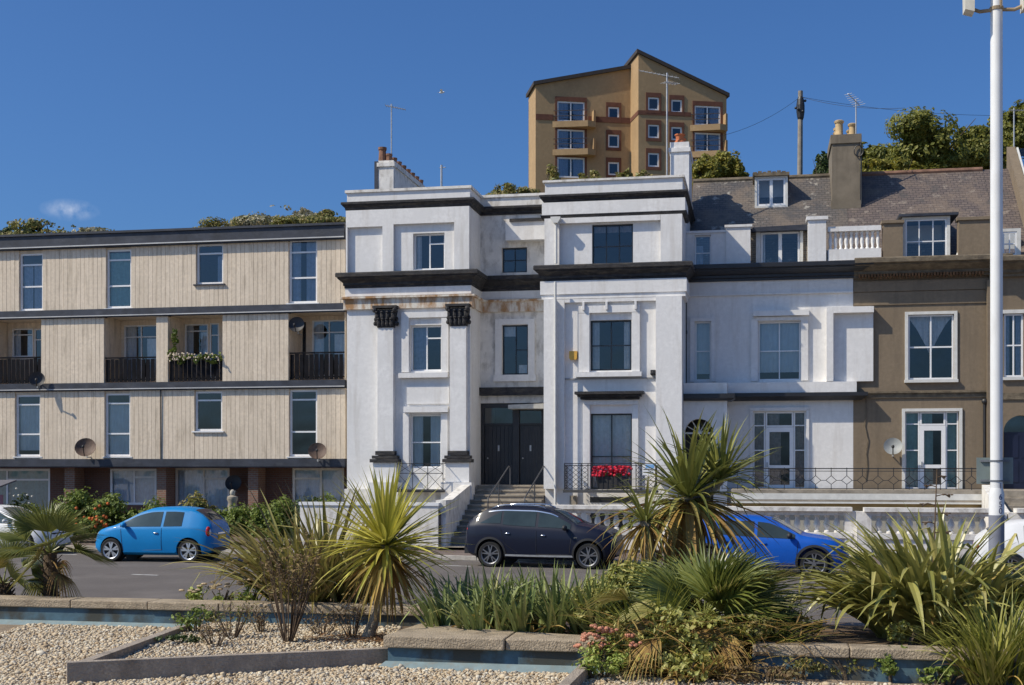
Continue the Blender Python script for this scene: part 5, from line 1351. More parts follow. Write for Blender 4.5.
def smooth_interp(pts):
    xs = [p[0] for p in pts]; ys = [p[1] for p in pts]; n = len(xs)
    dl = [(ys[i+1]-ys[i])/(xs[i+1]-xs[i]) for i in range(n-1)]
    m = [dl[0]]+[0 if dl[i-1]*dl[i] <= 0 else 2*dl[i-1]*dl[i]/(dl[i-1]+dl[i]) for i in range(1, n-1)]+[dl[-1]]
    def f(x):
        if x <= xs[0]: return ys[0]
        if x >= xs[-1]: return ys[-1]
        i = max(k for k in range(n-1) if xs[k] <= x); h = xs[i+1]-xs[i]; t = (x-xs[i])/h
        return (2*t**3-3*t*t+1)*ys[i]+(t**3-2*t*t+t)*h*m[i]+(-2*t**3+3*t*t)*ys[i+1]+(t**3-t*t)*h*m[i+1]
    return f
def car(name, label, loc, yaw, sp, group='cars parked along the road'):
    root = empty(name, label, 'car', loc, yaw, group)
    zt = smooth_interp(sp['top']); zb = smooth_interp(sp['bot']); hw = smooth_interp(sp['half']); belt = smooth_interp(sp['belt'])
    tum = sp['tumble']; L2 = sp['L']/2
    def section(x):
        t, b, w = zt(x), zb(x), hw(x)
        z5 = min(belt(x), t-.07); z3 = b+(z5-b)*.52
        w5 = w*.955; z6 = z5+(t-z5)*.84
        y6 = max(w5-tum*(z6-z5)-.05*min(1, (t-z5)/.1), w*.3)
        return [(0, b), (w*.82, b), (w*.95, b+.07), (w*.995, z3-.1), (w, z3+.08), (w*.985, z5-.07), (w5, z5), (y6+.02, z6-.05 if z6-z5 > .15 else z6-.005), (y6-.02, z6+.02), (y6-.13, t-.012), (y6*.45, t+.008), (0, t+.012)]
    xs = sorted(set(list(np.linspace(-L2, L2, 72))+[p[0] for p in sp['top']]))
    vs = []; fs = []; m = None
    for x in xs:
        s = section(x); ring = [(x, y, z) for y, z in s]+[(x, -y, z) for y, z in s[-2:0:-1]]
        m = len(ring); vs += ring
    for i in range(len(xs)-1):
        for k in range(m): fs.append((i*m+k, i*m+(k+1) % m, (i+1)*m+(k+1) % m, (i+1)*m+k))
    fs.append(tuple(range(m-1, -1, -1))); fs.append(tuple(range((len(xs)-1)*m, len(xs)*m)))
    mb = MB(); mb.add(vs, fs)
    body = mb.build('body', sp['paint'], root, (0, 0, 0), recalc=True)
    r = sp['rw']; ra = r+sp.get('arch', .055)
    cut = MB()
    for wx in sp['axles']:
        for sd in (-1, 1): cut.lathe((wx, 0, r+.01), [(ra, sd*(sp['w']-.34)), (ra, sd*(sp['w']+.3))][::sd], 40, 'y')
    co = cut.build('cutter_tmp', None, None, (0, 0, 0), recalc=True)
    md = body.modifiers.new('b', 'BOOLEAN'); md.object = co; md.operation = 'DIFFERENCE'; md.solver = 'EXACT'
    bpy.context.view_layer.update()
    co.parent = root; bpy.context.view_layer.update()
    dg = bpy.context.evaluated_depsgraph_get(); nm = bpy.data.meshes.new_from_object(body.evaluated_get(dg))
    body.modifiers.clear(); body.data = nm
    bpy.data.objects.remove(co)
    nm.materials.clear(); nm.materials.append(sp['paint'])
    nm.polygons.foreach_set('use_smooth', [True]*len(nm.polygons)); nm.set_sharp_from_angle(angle=rad(38))
    def ysurf(x, z):
        s = section(x); s = [q for q in s[1:9]]
        for (y0, z0), (y1, z1) in zip(s, s[1:]):
            if z0 <= z <= z1 and z1 > z0: return y0+(y1-y0)*(z-z0)/(z1-z0)
        return s[-1][0] if z > s[-1][1] else s[0][0]
    def sidepatch(xa, xb, lo, hi, o=.008, n=16, k=4):
        mb = MB()
        for sd in (-1, 1):
            vs = []; fs = []
            for i in range(n+1):
                x = xa+(xb-xa)*i/n; z0, z1 = lo(x), hi(x)
                if z1 < z0: z1 = z0
                for j in range(k+1):
                    z = z0+(z1-z0)*j/k; vs.append((x, sd*(ysurf(x, z)+o), z))
            for i in range(n):
                for j in range(k):
                    a = i*(k+1)+j; q = (a, a+k+1, a+k+2, a+1); fs.append(q if sd < 0 else q[::-1])
            mb.add(vs, fs)
        return mb
    def toppatch(xa, xb, inset, o=.008, n=14):
        mb = MB(); vs = []; fs = []
        for i in range(n+1):
            x = xa+(xb-xa)*i/n; s = section(x); sl_ = (zt(x+.02)-zt(x-.02))/.04; nn = Vector((-sl_, 0, 1)).normalized()*o
            pts = [(s[9][0]-inset, s[9][1]), (s[10][0], s[10][1]), (0, s[11][1])]
            row = [(x+nn.x, y, z+nn.z) for y, z in pts]+[(x+nn.x, -y, z+nn.z) for y, z in pts[1::-1]]
            vs += row
        for i in range(n):
            for j in range(4): fs.append((i*5+j, i*5+j+1, (i+1)*5+j+1, (i+1)*5+j))
        return mb.add(vs, fs)
    zhi = lambda x: section(x)[8][1]-sp.get('wtop', .045)
    zlo = lambda x: section(x)[6][1]+.025
    for (a, b) in sp['windows']: sidepatch(a, b, zlo, lambda x: min(zhi(x), 9)).build('side_window', CARGLASS, root, (0, 0, 0), smooth=True)
    if 'rear_quarter' in sp:
        a, b, zl, zh = sp['rear_quarter']; sidepatch(a, b, zl, zh).build('side_window', CARGLASS, root, (0, 0, 0), smooth=True)
    if 'wtrim' in sp:
        a, b = sp['wtrim']; sidepatch(a, b, lambda x: min(zhi(x)+.004, 9), lambda x: zhi(x)+.03, .010, 30, 1).build('window_trim', CHROME, root, (0, 0, 0))
    toppatch(*sp['screen'], sp.get('sinset', .06)).build('windscreen', CARGLASS, root, (0, 0, 0), smooth=True)
    toppatch(*sp['rear'], .10).build('rear_window', CARGLASS, root, (0, 0, 0), smooth=True)
    if 'roofpatch' in sp: toppatch(*sp['roofpatch'], -.02).build('roof_panel', sp['roofmat'], root, (0, 0, 0), smooth=True)
    mb = MB()                                   # door shut lines
    for x0, x1, z0, z1 in sp['seams']:
        n = 10
        for sd in (-1, 1):
            pts = []
            for i in range(n+1):
                x = x0+(x1-x0)*i/n; z = z0+(z1-z0)*i/n; pts.append((x, sd*(ysurf(x, z)+.002), z))
            mb.tube(pts, .0065, 4)
    mb.build('door_seam', DARKP, root, (0, 0, 0))
    for x, z in sp['handles']:
        for sd in (-1, 1):
            m2 = MB(); y = ysurf(x, z); m2.ell((x, sd*(y+.015), z), (.085, .022, .02), 8, 5); m2.build('door_handle', sp.get('handlem', CHROME), root, (0, 0, 0), smooth=True)
    mx, mz = sp['mirror']
    for sd in (-1, 1):
        m2 = MB(); y = ysurf(mx, mz-.02); m2.ell((mx, sd*(y+.13), mz+.03), (.07, .115, .075), 10, 7); m2.tube([(mx+.02, sd*(y-.02), mz-.03), (mx, sd*(y+.1), mz)], .03, 6); m2.build('wing_mirror', sp.get('mirrorm', DARKP), root, (0, 0, 0), smooth=True)
    # sill strip and lower cladding
    a0, a1 = sp['axles'][0]+ra+.03, sp['axles'][1]-ra-.03
    mb = sidepatch(a0, a1, lambda x: zb(x)+.075, lambda x: zb(x)+.075+sp.get('sill', .06), .012, 10, 2); mb.build('sill_strip', sp.get('sillm', DARKP), root, (0, 0, 0))
    if sp.get('cladding'):
        mb = MB()
        for wx in sp['axles']:
            for sd in (-1, 1):
                n = 26; vs = []; fs = []
                for i in range(n+1):
                    g = -.28+(pi+.56)*i/n
                    for rr, o in ((ra-.002, .0), (ra-.002, .016), (ra+.055, .012)):
                        x, z = wx+rr*cos(g), max(r+.01+rr*sin(g), .16); vs.append((x, sd*(min(ysurf(min(max(x, -L2+.02), L2-.02), z), sp['w'])+o), z))
                for i in range(n):
                    for j in range(2):
                        a = i*3+j; q = (a, a+1, a+4, a+3); fs.append(q if sd > 0 else q[::-1])
                mb.add(vs, fs)
        mb.build('wheel_arch_trim', DARKP, root, (0, 0, 0))
    mb = MB()
    for wx in sp['axles']:
        for sd in (-1, 1):
            n = 28; yo, yi = sp['w']-.06, sp['w']-.36; vs = []
            for i in range(n):
                g = 2*pi*i/n; x, z = wx+(ra-.006)*cos(g), r+.01+(ra-.006)*sin(g); vs += [(x, sd*yo*(.94), z), (x, sd*yi, z)]
            mb.add(vs, [(2*i, 2*i+1, (2*i+3) % (2*n), (2*i+2) % (2*n)) for i in range(n)]+[tuple(range(1, 2*n, 2))])
    mb.build('wheel_arch', DARKP, root, (0, 0, 0))
    for wx in sp['axles']:
        for sd in (-1, 1):
            y = sd*(sp['w']-.125); rr = r*sp.get('rimf', .70)
            m2 = MB(); m2.lathe((wx, y, r), [(rr*.98, -.1), (r*.93, -.105), (r, -.07), (r, .07), (r*.93, .105), (rr*.98, .1)], 30, 'y', False); wh = m2.build('wheel', TYRE, root, (0, 0, 0), smooth=True, angle=35)
            m2 = MB(); yo = y+sd*.104
            m2.lathe((wx, yo-sd*.02, r), [(rr*.9, -.02), (rr, .0), (rr, .018), (rr*.9, .02)] if True else [], 30, 'y') if False else None
            n = 30; ring = []
            for i in range(n):
                g = 2*pi*i/n; ring += [(wx+rr*cos(g), yo, r+rr*sin(g)), (wx+rr*.9*cos(g), yo-sd*.012, r+rr*.9*sin(g)), (wx+rr*.88*cos(g), yo-sd*.06, r+rr*.88*sin(g))]
            m2.add(ring, [f for i in range(n) for f in ((3*i, 3*i+1, (3*i+4) % (3*n), (3*i+3) % (3*n)), (3*i+1, 3*i+2, (3*i+5) % (3*n), (3*i+4) % (3*n)))])
            ns = sp['spokes']
            for i in range(ns):
                for tw in sp.get('split', (-.11, .11)):
                    g = 2*pi*i/ns+.3; p = Vector((wx+rr*.16*cos(g), yo-sd*.006, r+rr*.16*sin(g))); q = Vector((wx+rr*.94*cos(g+tw), yo-sd*.012, r+rr*.94*sin(g+tw)))
                    t = (q-p).normalized(); s_ = Vector((-t.z, 0, t.x)); w0, w1 = rr*.075, rr*sp.get('spw', .085)
                    vs = [p-s_*w0, p+s_*w0, q+s_*w1, q-s_*w1]; vs += [v_-Vector((0, sd*.03, 0)) for v_ in vs]
                    m2.add(vs, [(0, 1, 2, 3), (0, 4, 5, 1), (1, 5, 6, 2), (2, 6, 7, 3), (3, 7, 4, 0)])
            m2.lathe((wx, yo-sd*.01, r), [(rr*.2, -.015), (rr*.2, .015)], 14, 'y')
            m2.build('rim', sp.get('rimm', ALLOY), wh, (0, 0, 0))
            m2 = MB(); m2.lathe((wx, yo-sd*.075, r), [(rr*.9, -.003), (rr*.9, .003)], 24, 'y'); m2.build('brake_disc', DARKP, wh, (0, 0, 0))
    for nm_, items, m in sp['lamps']:
        for it in items:
            for sd in (-1, 1):
                m2 = MB(); (cx, cy, cz), rr = it[:2]; ro = Matrix.Rotation(sd*it[2] if len(it) > 2 else 0, 3, 'Z') if len(it) > 2 else None
                m2.ell((cx, sd*cy, cz), rr, 12, 8, ro); m2.build(nm_, m, root, (0, 0, 0), smooth=True)
    for nm_, bx, m in sp['boxes']:
        m2 = MB(); m2.box(*bx); m2.build(nm_, m, root, (0, 0, 0))
    if 'rails' in sp:
        xa, xb = sp['rails']
        for sd in (-1, 1):
            pts = []
            for i in range(9):
                x = xa+(xb-xa)*i/8; s = section(x); pts.append((x, sd*(s[9][0]+.02), s[9][1]+(.045 if 0 < i < 8 else .0)))
            m2 = MB(); m2.tube(pts, .018, 6); m2.build('roof_rail', CHROME, root, (0, 0, 0), smooth=True)
    m2 = MB(); xa = sp.get('aer', -.9); m2.tube([(xa, 0, zt(xa)), (xa-.12, 0, zt(xa)+.18)], .008, 5); m2.build('roof_aerial', DARKP, root, (0, 0, 0))
    return root
# ---- small sky-blue retro hatchback (faces left)
fiat = dict(L=3.56, w=.815, paint=paint('sky_blue_metallic', (.002, .20, .50)), tumble=.42, rw=.318, arch=.04, axles=(-1.13, 1.17),
    top=[(-1.78, .80), (-1.74, .97), (-1.62, 1.15), (-1.43, 1.32), (-1.12, 1.44), (-.6, 1.49), (-.05, 1.475), (.38, 1.37), (.78, 1.16), (1.12, .98), (1.36, .92), (1.58, .84), (1.72, .73), (1.78, .58)],
    bot=[(-1.78, .36), (-1.6, .25), (-1.3, .20), (0, .19), (1.3, .19), (1.6, .22), (1.78, .30)],
    half=[(-1.78, .58), (-1.70, .70), (-1.5, .775), (-1.1, .812), (-.4, .815), (.6, .80), (1.2, .79), (1.5, .73), (1.68, .62), (1.78, .50)],
    belt=[(-1.78, .90), (-1.4, .97), (-.6, .955), (.4, .94), (1.0, .93), (1.78, .7)],
    windows=[(-.30, .92), (-.92, -.38)], screen=(.42, 1.05), rear=(-1.64, -1.40), roofpatch=(-1.62, -1.20), roofmat=mat('dark_folded_roof', (.045, .03, .035), .8), wtop=.05,
    seams=[(-.34, -.34, .93, .34), (-.34, .80, .34, .30), (.88, .82, .90, .32)], handles=[(-.18, .80)], mirror=(.74, .98), sillm=paint('sky_blue_metallic', (.002, .20, .50)), spokes=5, rimf=.74, split=(-.2, 0.2), spw=.12,
    lamps=[('headlight', [((1.60, .50, .70), (.11, .12, .13))], LAMPW), ('tail_light', [((-1.66, .665, .83), (.07, .085, .155), -.5)], LAMPR), ('reversing_lens', [((-1.70, .665, .83), (.045, .05, .085), -.5)], LAMPW2)],
    boxes=[('number_plate', (-1.802, -1.775, -.26, .26, .62, .74), PLATEY), ('rear_bumper', (-1.80, -1.62, -.55, .55, .30, .40), DARKP), ('tailgate_bar', (-1.80, -1.76, -.3, .3, .765, .80), CHROME)], mirrorm=paint('sky_blue_metallic', (.002, .20, .50)))
yaw = pi-rad(10)
p = Vector((-9.92, 36.5, 0))
fc = car('parked_car', 'small sky blue retro hatchback with dark folding roof parked facing left', p, yaw, fiat)
fc.scale = (1.0, 1.0, 1.02)
# ---- dark blue crossover (faces right)
suv = dict(L=4.2, w=.87, rimm=ALLOYD, paint=paint('midnight_blue_paint', (.004, .007, .022)), tumble=.36, rw=.34, arch=.06, axles=(-1.33, 1.42), cladding=True,
    top=[(-2.1, .78), (-2.08, 1.0), (-2.0, 1.16), (-1.76, 1.39), (-1.42, 1.55), (-.9, 1.605), (-.2, 1.60), (.3, 1.53), (.72, 1.34), (1.10, 1.14), (1.5, 1.07), (1.85, .98), (2.03, .84), (2.1, .64)],
    bot=[(-2.1, .45), (-1.95, .32), (-1.6, .24), (0, .22), (1.6, .23), (1.95, .26), (2.1, .34)],
    half=[(-2.1, .66), (-1.98, .79), (-1.7, .85), (-1.2, .87), (0, .865), (1.2, .87), (1.7, .83), (1.95, .72), (2.1, .54)],
    belt=[(-2.1, 1.10), (-1.5, 1.14), (-.6, 1.08), (.6, 1.03), (1.2, .98), (2.1, .8)],
    windows=[(.02, .92), (-.98, -.06)], rear_quarter=(-1.62, -1.04, lambda x: 1.16, lambda x: 1.17+.31*max(0, (x+1.62)/.58)), wtrim=(-1.42, .55), screen=(.36, 1.02), rear=(-1.95, -1.5), wtop=.06,
    seams=[(-.02, -.02, 1.0, .36), (-.02, .88, .36, .36), (.98, .90, .93, .40), (-1.02, -.90, 1.02, .62), (-.90, -.55, .62, .38)], handles=[(-.82, .90), (.18, .86)], mirror=(.80, 1.04), handlem=CHROME, sill=.05, sillm=GALV, spokes=5, rimf=.76, split=(-.22, .22), spw=.05,
    lamps=[('headlight', [((1.88, .62, .80), (.17, .10, .06), -.55)], LAMPW), ('tail_light', [((-1.97, .70, 1.0), (.06, .08, .06), .5)], LAMPR), ('fog_light', [((1.98, .55, .45), (.07, .06, .05))], LAMPW2)],
    boxes=[('rear_bumper', (-2.13, -1.85, -.66, .66, .34, .60), DARKP), ('front_grille', (2.0, 2.09, -.4, .4, .5, .7), DARKP), ('number_plate', (-2.145, -2.131, -.26, .26, .5, .61), PLATEY), ('badge', (1.03, 1.12, -.872, -.868, .80, .83), CHROME)],
    rails=(-1.35, .15), aer=-1.2)
p = W(545.5, 34.45, 0)
car('parked_car', 'dark midnight blue crossover with roof rails parked facing right before the steps', p, -rad(17), suv).scale = (.97, 1, 1)
# ---- bright blue hatchback (faces right)
BR = paint('bright_blue_metallic', (.003, .082, .42))
hat = dict(L=4.06, w=.87, rimm=ALLOYD, paint=BR, tumble=.36, rw=.335, arch=.055, axles=(-1.30, 1.27), cladding=True,
    top=[(-2.03, .80), (-1.98, .98), (-1.80, 1.15), (-1.5, 1.33), (-1.0, 1.43), (-.35, 1.445), (.15, 1.40), (.6, 1.20), (1.02, .99), (1.4, .93), (1.72, .87), (1.93, .76), (2.03, .58)],
    bot=[(-2.03, .42), (-1.8, .27), (-1.5, .20), (0, .19), (1.5, .19), (1.85, .2), (2.03, .28)],
    half=[(-2.03, .62), (-1.9, .76), (-1.6, .84), (-1.1, .87), (0, .865), (1.1, .87), (1.6, .83), (1.88, .72), (2.03, .56)],
    belt=[(-2.03, 1.0), (-1.4, 1.0), (-.5, .95), (.6, .90), (1.2, .87), (2.03, .74)],
    windows=[(-.08, .82), (-1.0, -.16)], screen=(.22, .92), rear=(-1.75, -1.45), wtop=.05,
    seams=[(-.12, -.12, .94, .33), (-.12, .80, .33, .32), (.90, .84, .87, .34), (-1.05, -.8, .95, .5)], handles=[(.08, .80), (-.85, .84)], mirror=(.70, .97), handlem=BR, mirrorm=DARKP, sillm=CHROME, sill=.03, spokes=5, rimf=.78, split=(-.2, .2), spw=.055,
    lamps=[('headlight', [((1.74, .66, .74), (.20, .09, .055), -.5)], LAMPW), ('daytime_light', [((1.90, .60, .56), (.03, .04, .13))], LAMPW2), ('tail_light', [((-1.94, .62, .84), (.08, .1, .07), .5)], LAMPR)],
    boxes=[('front_grille', (1.92, 2.02, -.46, .46, .36, .64), DARKP), ('number_plate', (2.025, 2.04, -.26, .26, .42, .53), PLATEW), ('lower_bumper', (1.75, 1.99, -.58, .58, .2, .29), DARKP)], aer=-1.3)
p = W(764, 31.95, 0)
car('parked_car', 'bright blue hatchback half hidden by spiky palms with a black wheel arch trim', p, -rad(17), hat)
# ---- white cars at both edges
WHT = paint('white_car_paint', (.72, .72, .72))
wh1 = dict(hat); wh1.update(paint=WHT, cladding=False, handlem=WHT, mirrorm=WHT, boxes=[('front_grille', (1.92, 2.02, -.46, .46, .36, .64), DARKP), ('number_plate', (2.025, 2.04, -.26, .26, .42, .53), PLATEW)])
car('parked_car', 'white hatchback cut by the left edge, nose behind the fan palm', W(6, 40.0, 0), -rad(17), wh1)
wh2 = dict(wh1)
car('parked_car', 'white hatchback at the right edge behind the lamp post and flax', W(1068, 29.4, 0), -rad(17), wh2)

# ================================================================== LAMP POST with floodlights
dl = 23.5; lx = W(996.5, dl, 0)
lp = empty('lamp_post', 'tall white lamp post with floodlights on top and a grey sign plate', 'lamp post', lx, -TH)
LPM = mat('white_lamp_post_paint', (.74, .74, .73), .4, .05, 1.2, .02, 10, (.35, .30, .25), .4, 1.5, .55, .75, (2, 2, .3))
ztop = ZD(-24, dl)
r0 = 6.0*dl/F
mb = MB(); mb.lathe((0, 0, 0), [(r0, ZD(492, dl)), (r0, 4.0), (r0*.98, ztop)], 20); mb.build('shaft', LPM, lp, (0, 0, 0), smooth=True, angle=40)
mb = MB(); mb.lathe((0, 0, 0), [(r0*1.25, 0), (r0*1.25, ZD(494, dl)), (r0*1.02, ZD(488, dl))], 20); mb.build('base_sleeve', LPM, lp, (0, 0, 0), smooth=True, angle=40)
mb = MB(); mb.lathe((0, 0, 0), [(r0*1.27, 0), (r0*1.27, ZD(515, dl))], 20); mb.build('grey_base_band', mat('grey_blue_post_base', (.20, .21, .25), .6, .15, 3), lp, (0, 0, 0), smooth=True, angle=40)
zs0, zs1 = ZD(484, dl), ZD(457.5, dl); hwd = 17.5*dl/F
mb = MB(); mb.box(-hwd, hwd, r0+.06, r0+.075, zs0, zs1)
bev = mb.build('sign_plate', mat('grey_green_sign_back', (.19, .23, .22), .5, .1, 3), lp, (0, 0, 0))
mb = MB()
for z in (zs0+.06, zs1-.06): mb.box(-hwd*.8, hwd*.8, r0+.02, r0+.058, z-.02, z+.02); mb.lathe((0, 0, 0), [(r0+.012, z-.015), (r0+.012, z+.015)], 18)
mb.build('sign_clip', mat('grey_clip', (.16, .17, .19), .5), lp, (0, 0, 0))
mb = MB(); zf = ZD(9, dl); mb.lathe((0, 0, 0), [(r0+.015, zf-.03), (r0+.015, zf+.03)], 18)
for sx in (-1, 1): mb.tube([(sx*.06, -.02, zf-.02), (sx*.30, -.06, zf-.05), (sx*.44, -.08, zf)], .035, 8)
mb.tube([(.06, -.1, zf+.0), (.06, -.1, zf+1)], .022, 6)
mb.build('bracket', mat('weathered_bronze_bracket', (.28, .21, .13), .6, .25, 6), lp, (0, 0, 0))
for sx in (-1, 1):
    m2 = MB(); ro = Matrix.Rotation(-sx*.18, 3, 'Y')
    b = [(-.07, -.16), (.09, -.16), (.09, .16), (-.07, .16)]
    for zz0, zz1, k in ((-.10, .62, 1),):
        vs = [Vector((sx*(.49)+sx*x*1.0, y-.1, zf+zz0+(.0 if x < 0 else .05))) for x, y in b]+[Vector((sx*.49+sx*x*1.1, y-.1, zf+zz1)) for x, y in b]
        m2.add(vs, [(3, 2, 1, 0), (4, 5, 6, 7), (0, 1, 5, 4), (1, 2, 6, 5), (2, 3, 7, 6), (3, 0, 4, 7)])
    m2.build('floodlight', mat('cream_floodlight', (.66, .62, .52), .5, .1, 5), lp, (0, 0, 0), recalc=True)
def textobj(s, size, parent, loc, rot, m, name):
    cu = bpy.data.curves.new(name, 'FONT'); cu.body = s; cu.size = size; cu.extrude = .002; cu.align_x = 'CENTER'; cu.align_y = 'CENTER'
    t = bpy.data.objects.new('tmp_text', cu); COL.objects.link(t); bpy.context.view_layer.update()
    me = bpy.data.meshes.new_from_object(t.evaluated_get(bpy.context.evaluated_depsgraph_get())); bpy.data.objects.remove(t)
    me.materials.clear(); me.materials.append(m); o = bpy.data.objects.new(name, me); COL.objects.link(o); o.parent = parent; o.location = loc; o.rotation_euler = rot
    return o
NUMM = mat('dark_blue_numerals', (.03, .045, .13), .6)
for ch_, py in (('1', 486), ('6', 497), ('5', 504.5), ('0', 511)):
    g = .35
    textobj(ch_, .15, lp, (r0*1.29*sin(g), -r0*1.29*cos(g), ZD(py, dl)), (pi/2, 0, g), NUMM, 'painted_numeral')

# ================================================================== PLANTER WALLS AND GRAVEL
ZP = -.15
DR = Vector((CT, -ST, 0)); NI = Vector((ST, CT, 0))
def fr(d, px):                              # point on a line parallel to the terrace whose depth at centre column is d
    X = (px-512)/F; dd = d*CT/(X*ST+CT); return Vector((X*dd, dd, 0))
def strip_wall(name, label, a, b, zt, cw, ch, zbase, m_cop, blue=None, lip=False, splits=()):
    a = Vector(a); b = Vector(b); L = (b-a).length; ang = math.atan2(b.y-a.y, b.x-a.x)
    root = empty(name, label, 'wall', (a.x, a.y, 0), ang)
    cuts = [0]+[s*L for s in splits]+[L]
    mb = MB()
    for i in range(len(cuts)-1): mb.box(cuts[i]+.006, cuts[i+1]-.006, RND.uniform(-.008, .008), cw, zt-ch, zt+RND.uniform(-.004, .004))
    c = mb.build('coping', m_cop, root, (0, 0, 0))
    md = c.modifiers.new('bev', 'BEVEL'); md.width = .018; md.segments = 2
    if blue:
        mb = MB(); mb.box(0, L, .06, cw-.08, zbase-.2, zt-ch-.003); mb.build('painted_wall', blue, root, (0, 0, 0))
        if lip:
            mb = MB(); mb.add([(0, .055, zbase+.07), (L, .055, zbase+.07), (L, -.12, zbase-.01), (0, -.12, zbase-.01)], [(3, 2, 1, 0)]); mb.build('sloped_lip', POOLPALE, root, (0, 0, 0))
    return root
zc_top = .30
wl_a, wl_b = fr(21.35, -330), fr(21.35, 425)
strip_wall('planter_wall', 'long concrete coping over a faded blue wall beside the gravel at the left', wl_a, wl_b, zc_top, .55, .145, ZP, CONC, POOLBLUE, True, (.13, .28, .43, .56, .66, .75, .87))
wr_a, wr_b = fr(17.75, 752), fr(17.75, 1090)
strip_wall('planter_wall', 'concrete coping in front of the big flax clump at the right', wr_a, wr_b, zc_top, .42, .14, ZP, CONC, POOLBLUE, False, (.3, .62))
# centre platform
pf0, pf1, pf2 = fr(17.72, 383), fr(17.72, 504), fr(17.78, 610)
bk0 = G(424, 604, zc_top)
pl = empty('planter_platform', 'wide concrete slab corner with blue painted side below the sword leaf clump', 'planter', (pf0.x, pf0.y, 0), 0)
o = Vector((pf0.x, pf0.y, 0))
def loc2(p): return (p.x-o.x, p.y-o.y)
dep = 3.2
bk0 = pf0+NI*dep+DR*.25
mb = MB(); mb.slab([loc2(pf0), loc2(pf1), loc2(pf1+NI*1.0), loc2(pf0+NI*1.0+DR*.08)], zc_top-.165, zc_top)
mb.slab([loc2(pf1+DR*.012+NI*.05), loc2(pf2), loc2(pf2+NI*.5), loc2(pf1+DR*.012+NI*.9)], zc_top-.165, zc_top-.006)
mb.slab([loc2(pf0+NI*1.005+DR*.08), loc2(pf0+NI*1.005+DR*.9), loc2(bk0+DR*.65), loc2(bk0)], zc_top-.165, zc_top-.004)
cp = mb.build('coping', CONC, pl, (0, 0, 0)); md = cp.modifiers.new('bev', 'BEVEL'); md.width = .018; md.segments = 2
mb = MB(); mb.slab([loc2(pf0+NI*.07+DR*.05), loc2(pf2+NI*.07), loc2(pf2+NI*.4), loc2(bk0+DR*.5), loc2(bk0+DR*.06)], ZP-.2, zc_top-.168); mb.build('painted_wall', POOLBLUE, pl, (0, 0, 0))
mb = MB(); a, b = loc2(pf0+NI*.065+DR*.02), loc2(pf2+NI*.065); c_, d_ = loc2(pf0-NI*.15-DR*.12), loc2(pf2-NI*.15)
mb.add([(a[0], a[1], ZP+.09), (b[0], b[1], ZP+.09), (d_[0], d_[1], ZP-.03), (c_[0], c_[1], ZP-.03)], [(3, 2, 1, 0)]); mb.build('sloped_lip', POOLPALE, pl, (0, 0, 0))
# low grey kerbs round the gravel bed
k0 = Vector((-5.76, 16.65, 0)); k1 = Vector((-1.62, 18.35, 0)); k2 = Vector((-5.35, 21.2, 0))
def kerbwall(label, a, b, z0, z1, w, hang=0):
    L = (b-a).length; ang = math.atan2(b.y-a.y, b.x-a.x); root_mb = MB()
    n = 6
    for i in range(n):
        zz0 = z0+(z1-z0)*i/n; zz1 = z0+(z1-z0)*(i+1)/n; x0, x1 = L*i/n, L*(i+1)/n
        root_mb.add([(x0, 0, -.4), (x1, 0, -.4), (x1, w, -.4), (x0, w, -.4), (x0, 0, zz0), (x1, 0, zz1), (x1, w, zz1), (x0, w, zz0)], [(4, 5, 6, 7), (0, 1, 5, 4), (2, 3, 7, 6)]+([(3, 0, 4, 7)] if i == 0 else [])+([(1, 2, 6, 5)] if i == n-1 else []))
    ob = root_mb.build('concrete_kerb', GREYW, None, (0, 0, 0)); ob.location = (a.x, a.y, 0); ob.rotation_euler = (0, 0, ang)
    return tag(ob, label, 'kerb')
kerbwall('low grey concrete kerb running along the front of the gravel bed', k0, k1, .14, .09, .14)
kerbwall('low grey concrete kerb running back from the front kerb to the blue wall', k0+Vector((.20, .28, 0)), k2, .12, .06, .15)
kerbwall('short low grey kerb angled off the centre platform', G(560, 690, .05), fr(17.5, 592), .0, .04, .14)
# soil and gravel sheets
SOIL = mat('dry_brown_soil', (.11, .075, .048), .95, .3, 3, .3, 20, (.22, .16, .10), .6, 2.5, .45, .65, (1, 1, 1))
GRB = mat('gravel_bed_sand', (.27, .205, .14), .95, .25, 3, .3, 40)
mb = MB(); gx = np.linspace(-14, 10, 60); gy = np.linspace(12, 21.9, 30)
for y in gy:
    for x in gx: mb.v.append((x, y-.193*x*.98+.0, ZP+.03*noise.noise((x*.8, y*.8, 0))))
for j in range(29):
    for i in range(59): mb.f.append((j*60+i, j*60+i+1, (j+1)*60+i+1, (j+1)*60+i))
tag(mb.build('gravel_ground', GRB, smooth=True), kind='structure')
sheet('bed_soil', [tuple(k0[:2]), tuple(k1[:2]), tuple((pf0+NI*.2)[:2]), tuple(fr(21.4, 415)[:2]), tuple(k2[:2])], -.02, SOIL)
sheet('planter_soil', [tuple((pf0+DR*.5+NI*.5)[:2]), tuple((wr_b+NI*.25)[:2]), tuple((wr_b+NI*3.6)[:2]), tuple((pf0+DR*.4+NI*3.3)[:2])], .17, SOIL)
sheet('verge_soil', [tuple((wl_a+NI*.5)[:2]), tuple((wl_b+NI*.5)[:2]), tuple((wl_b+NI*1.5+DR*.2)[:2]), tuple((wl_a+NI*1.3)[:2])], .10, SOIL)
sheet('near_pavement', [(-70, 21.6+.193*70), (60, 21.6-.193*60), (60, near(60)), (-70, near(-70))], .05, PAVE)
sheet('near_pavement', [(9.6, 13.5-.193*9.6), (60, 13.5-.193*60), (60, near(60)), (9.6, near(9.6))], .045, PAVE)
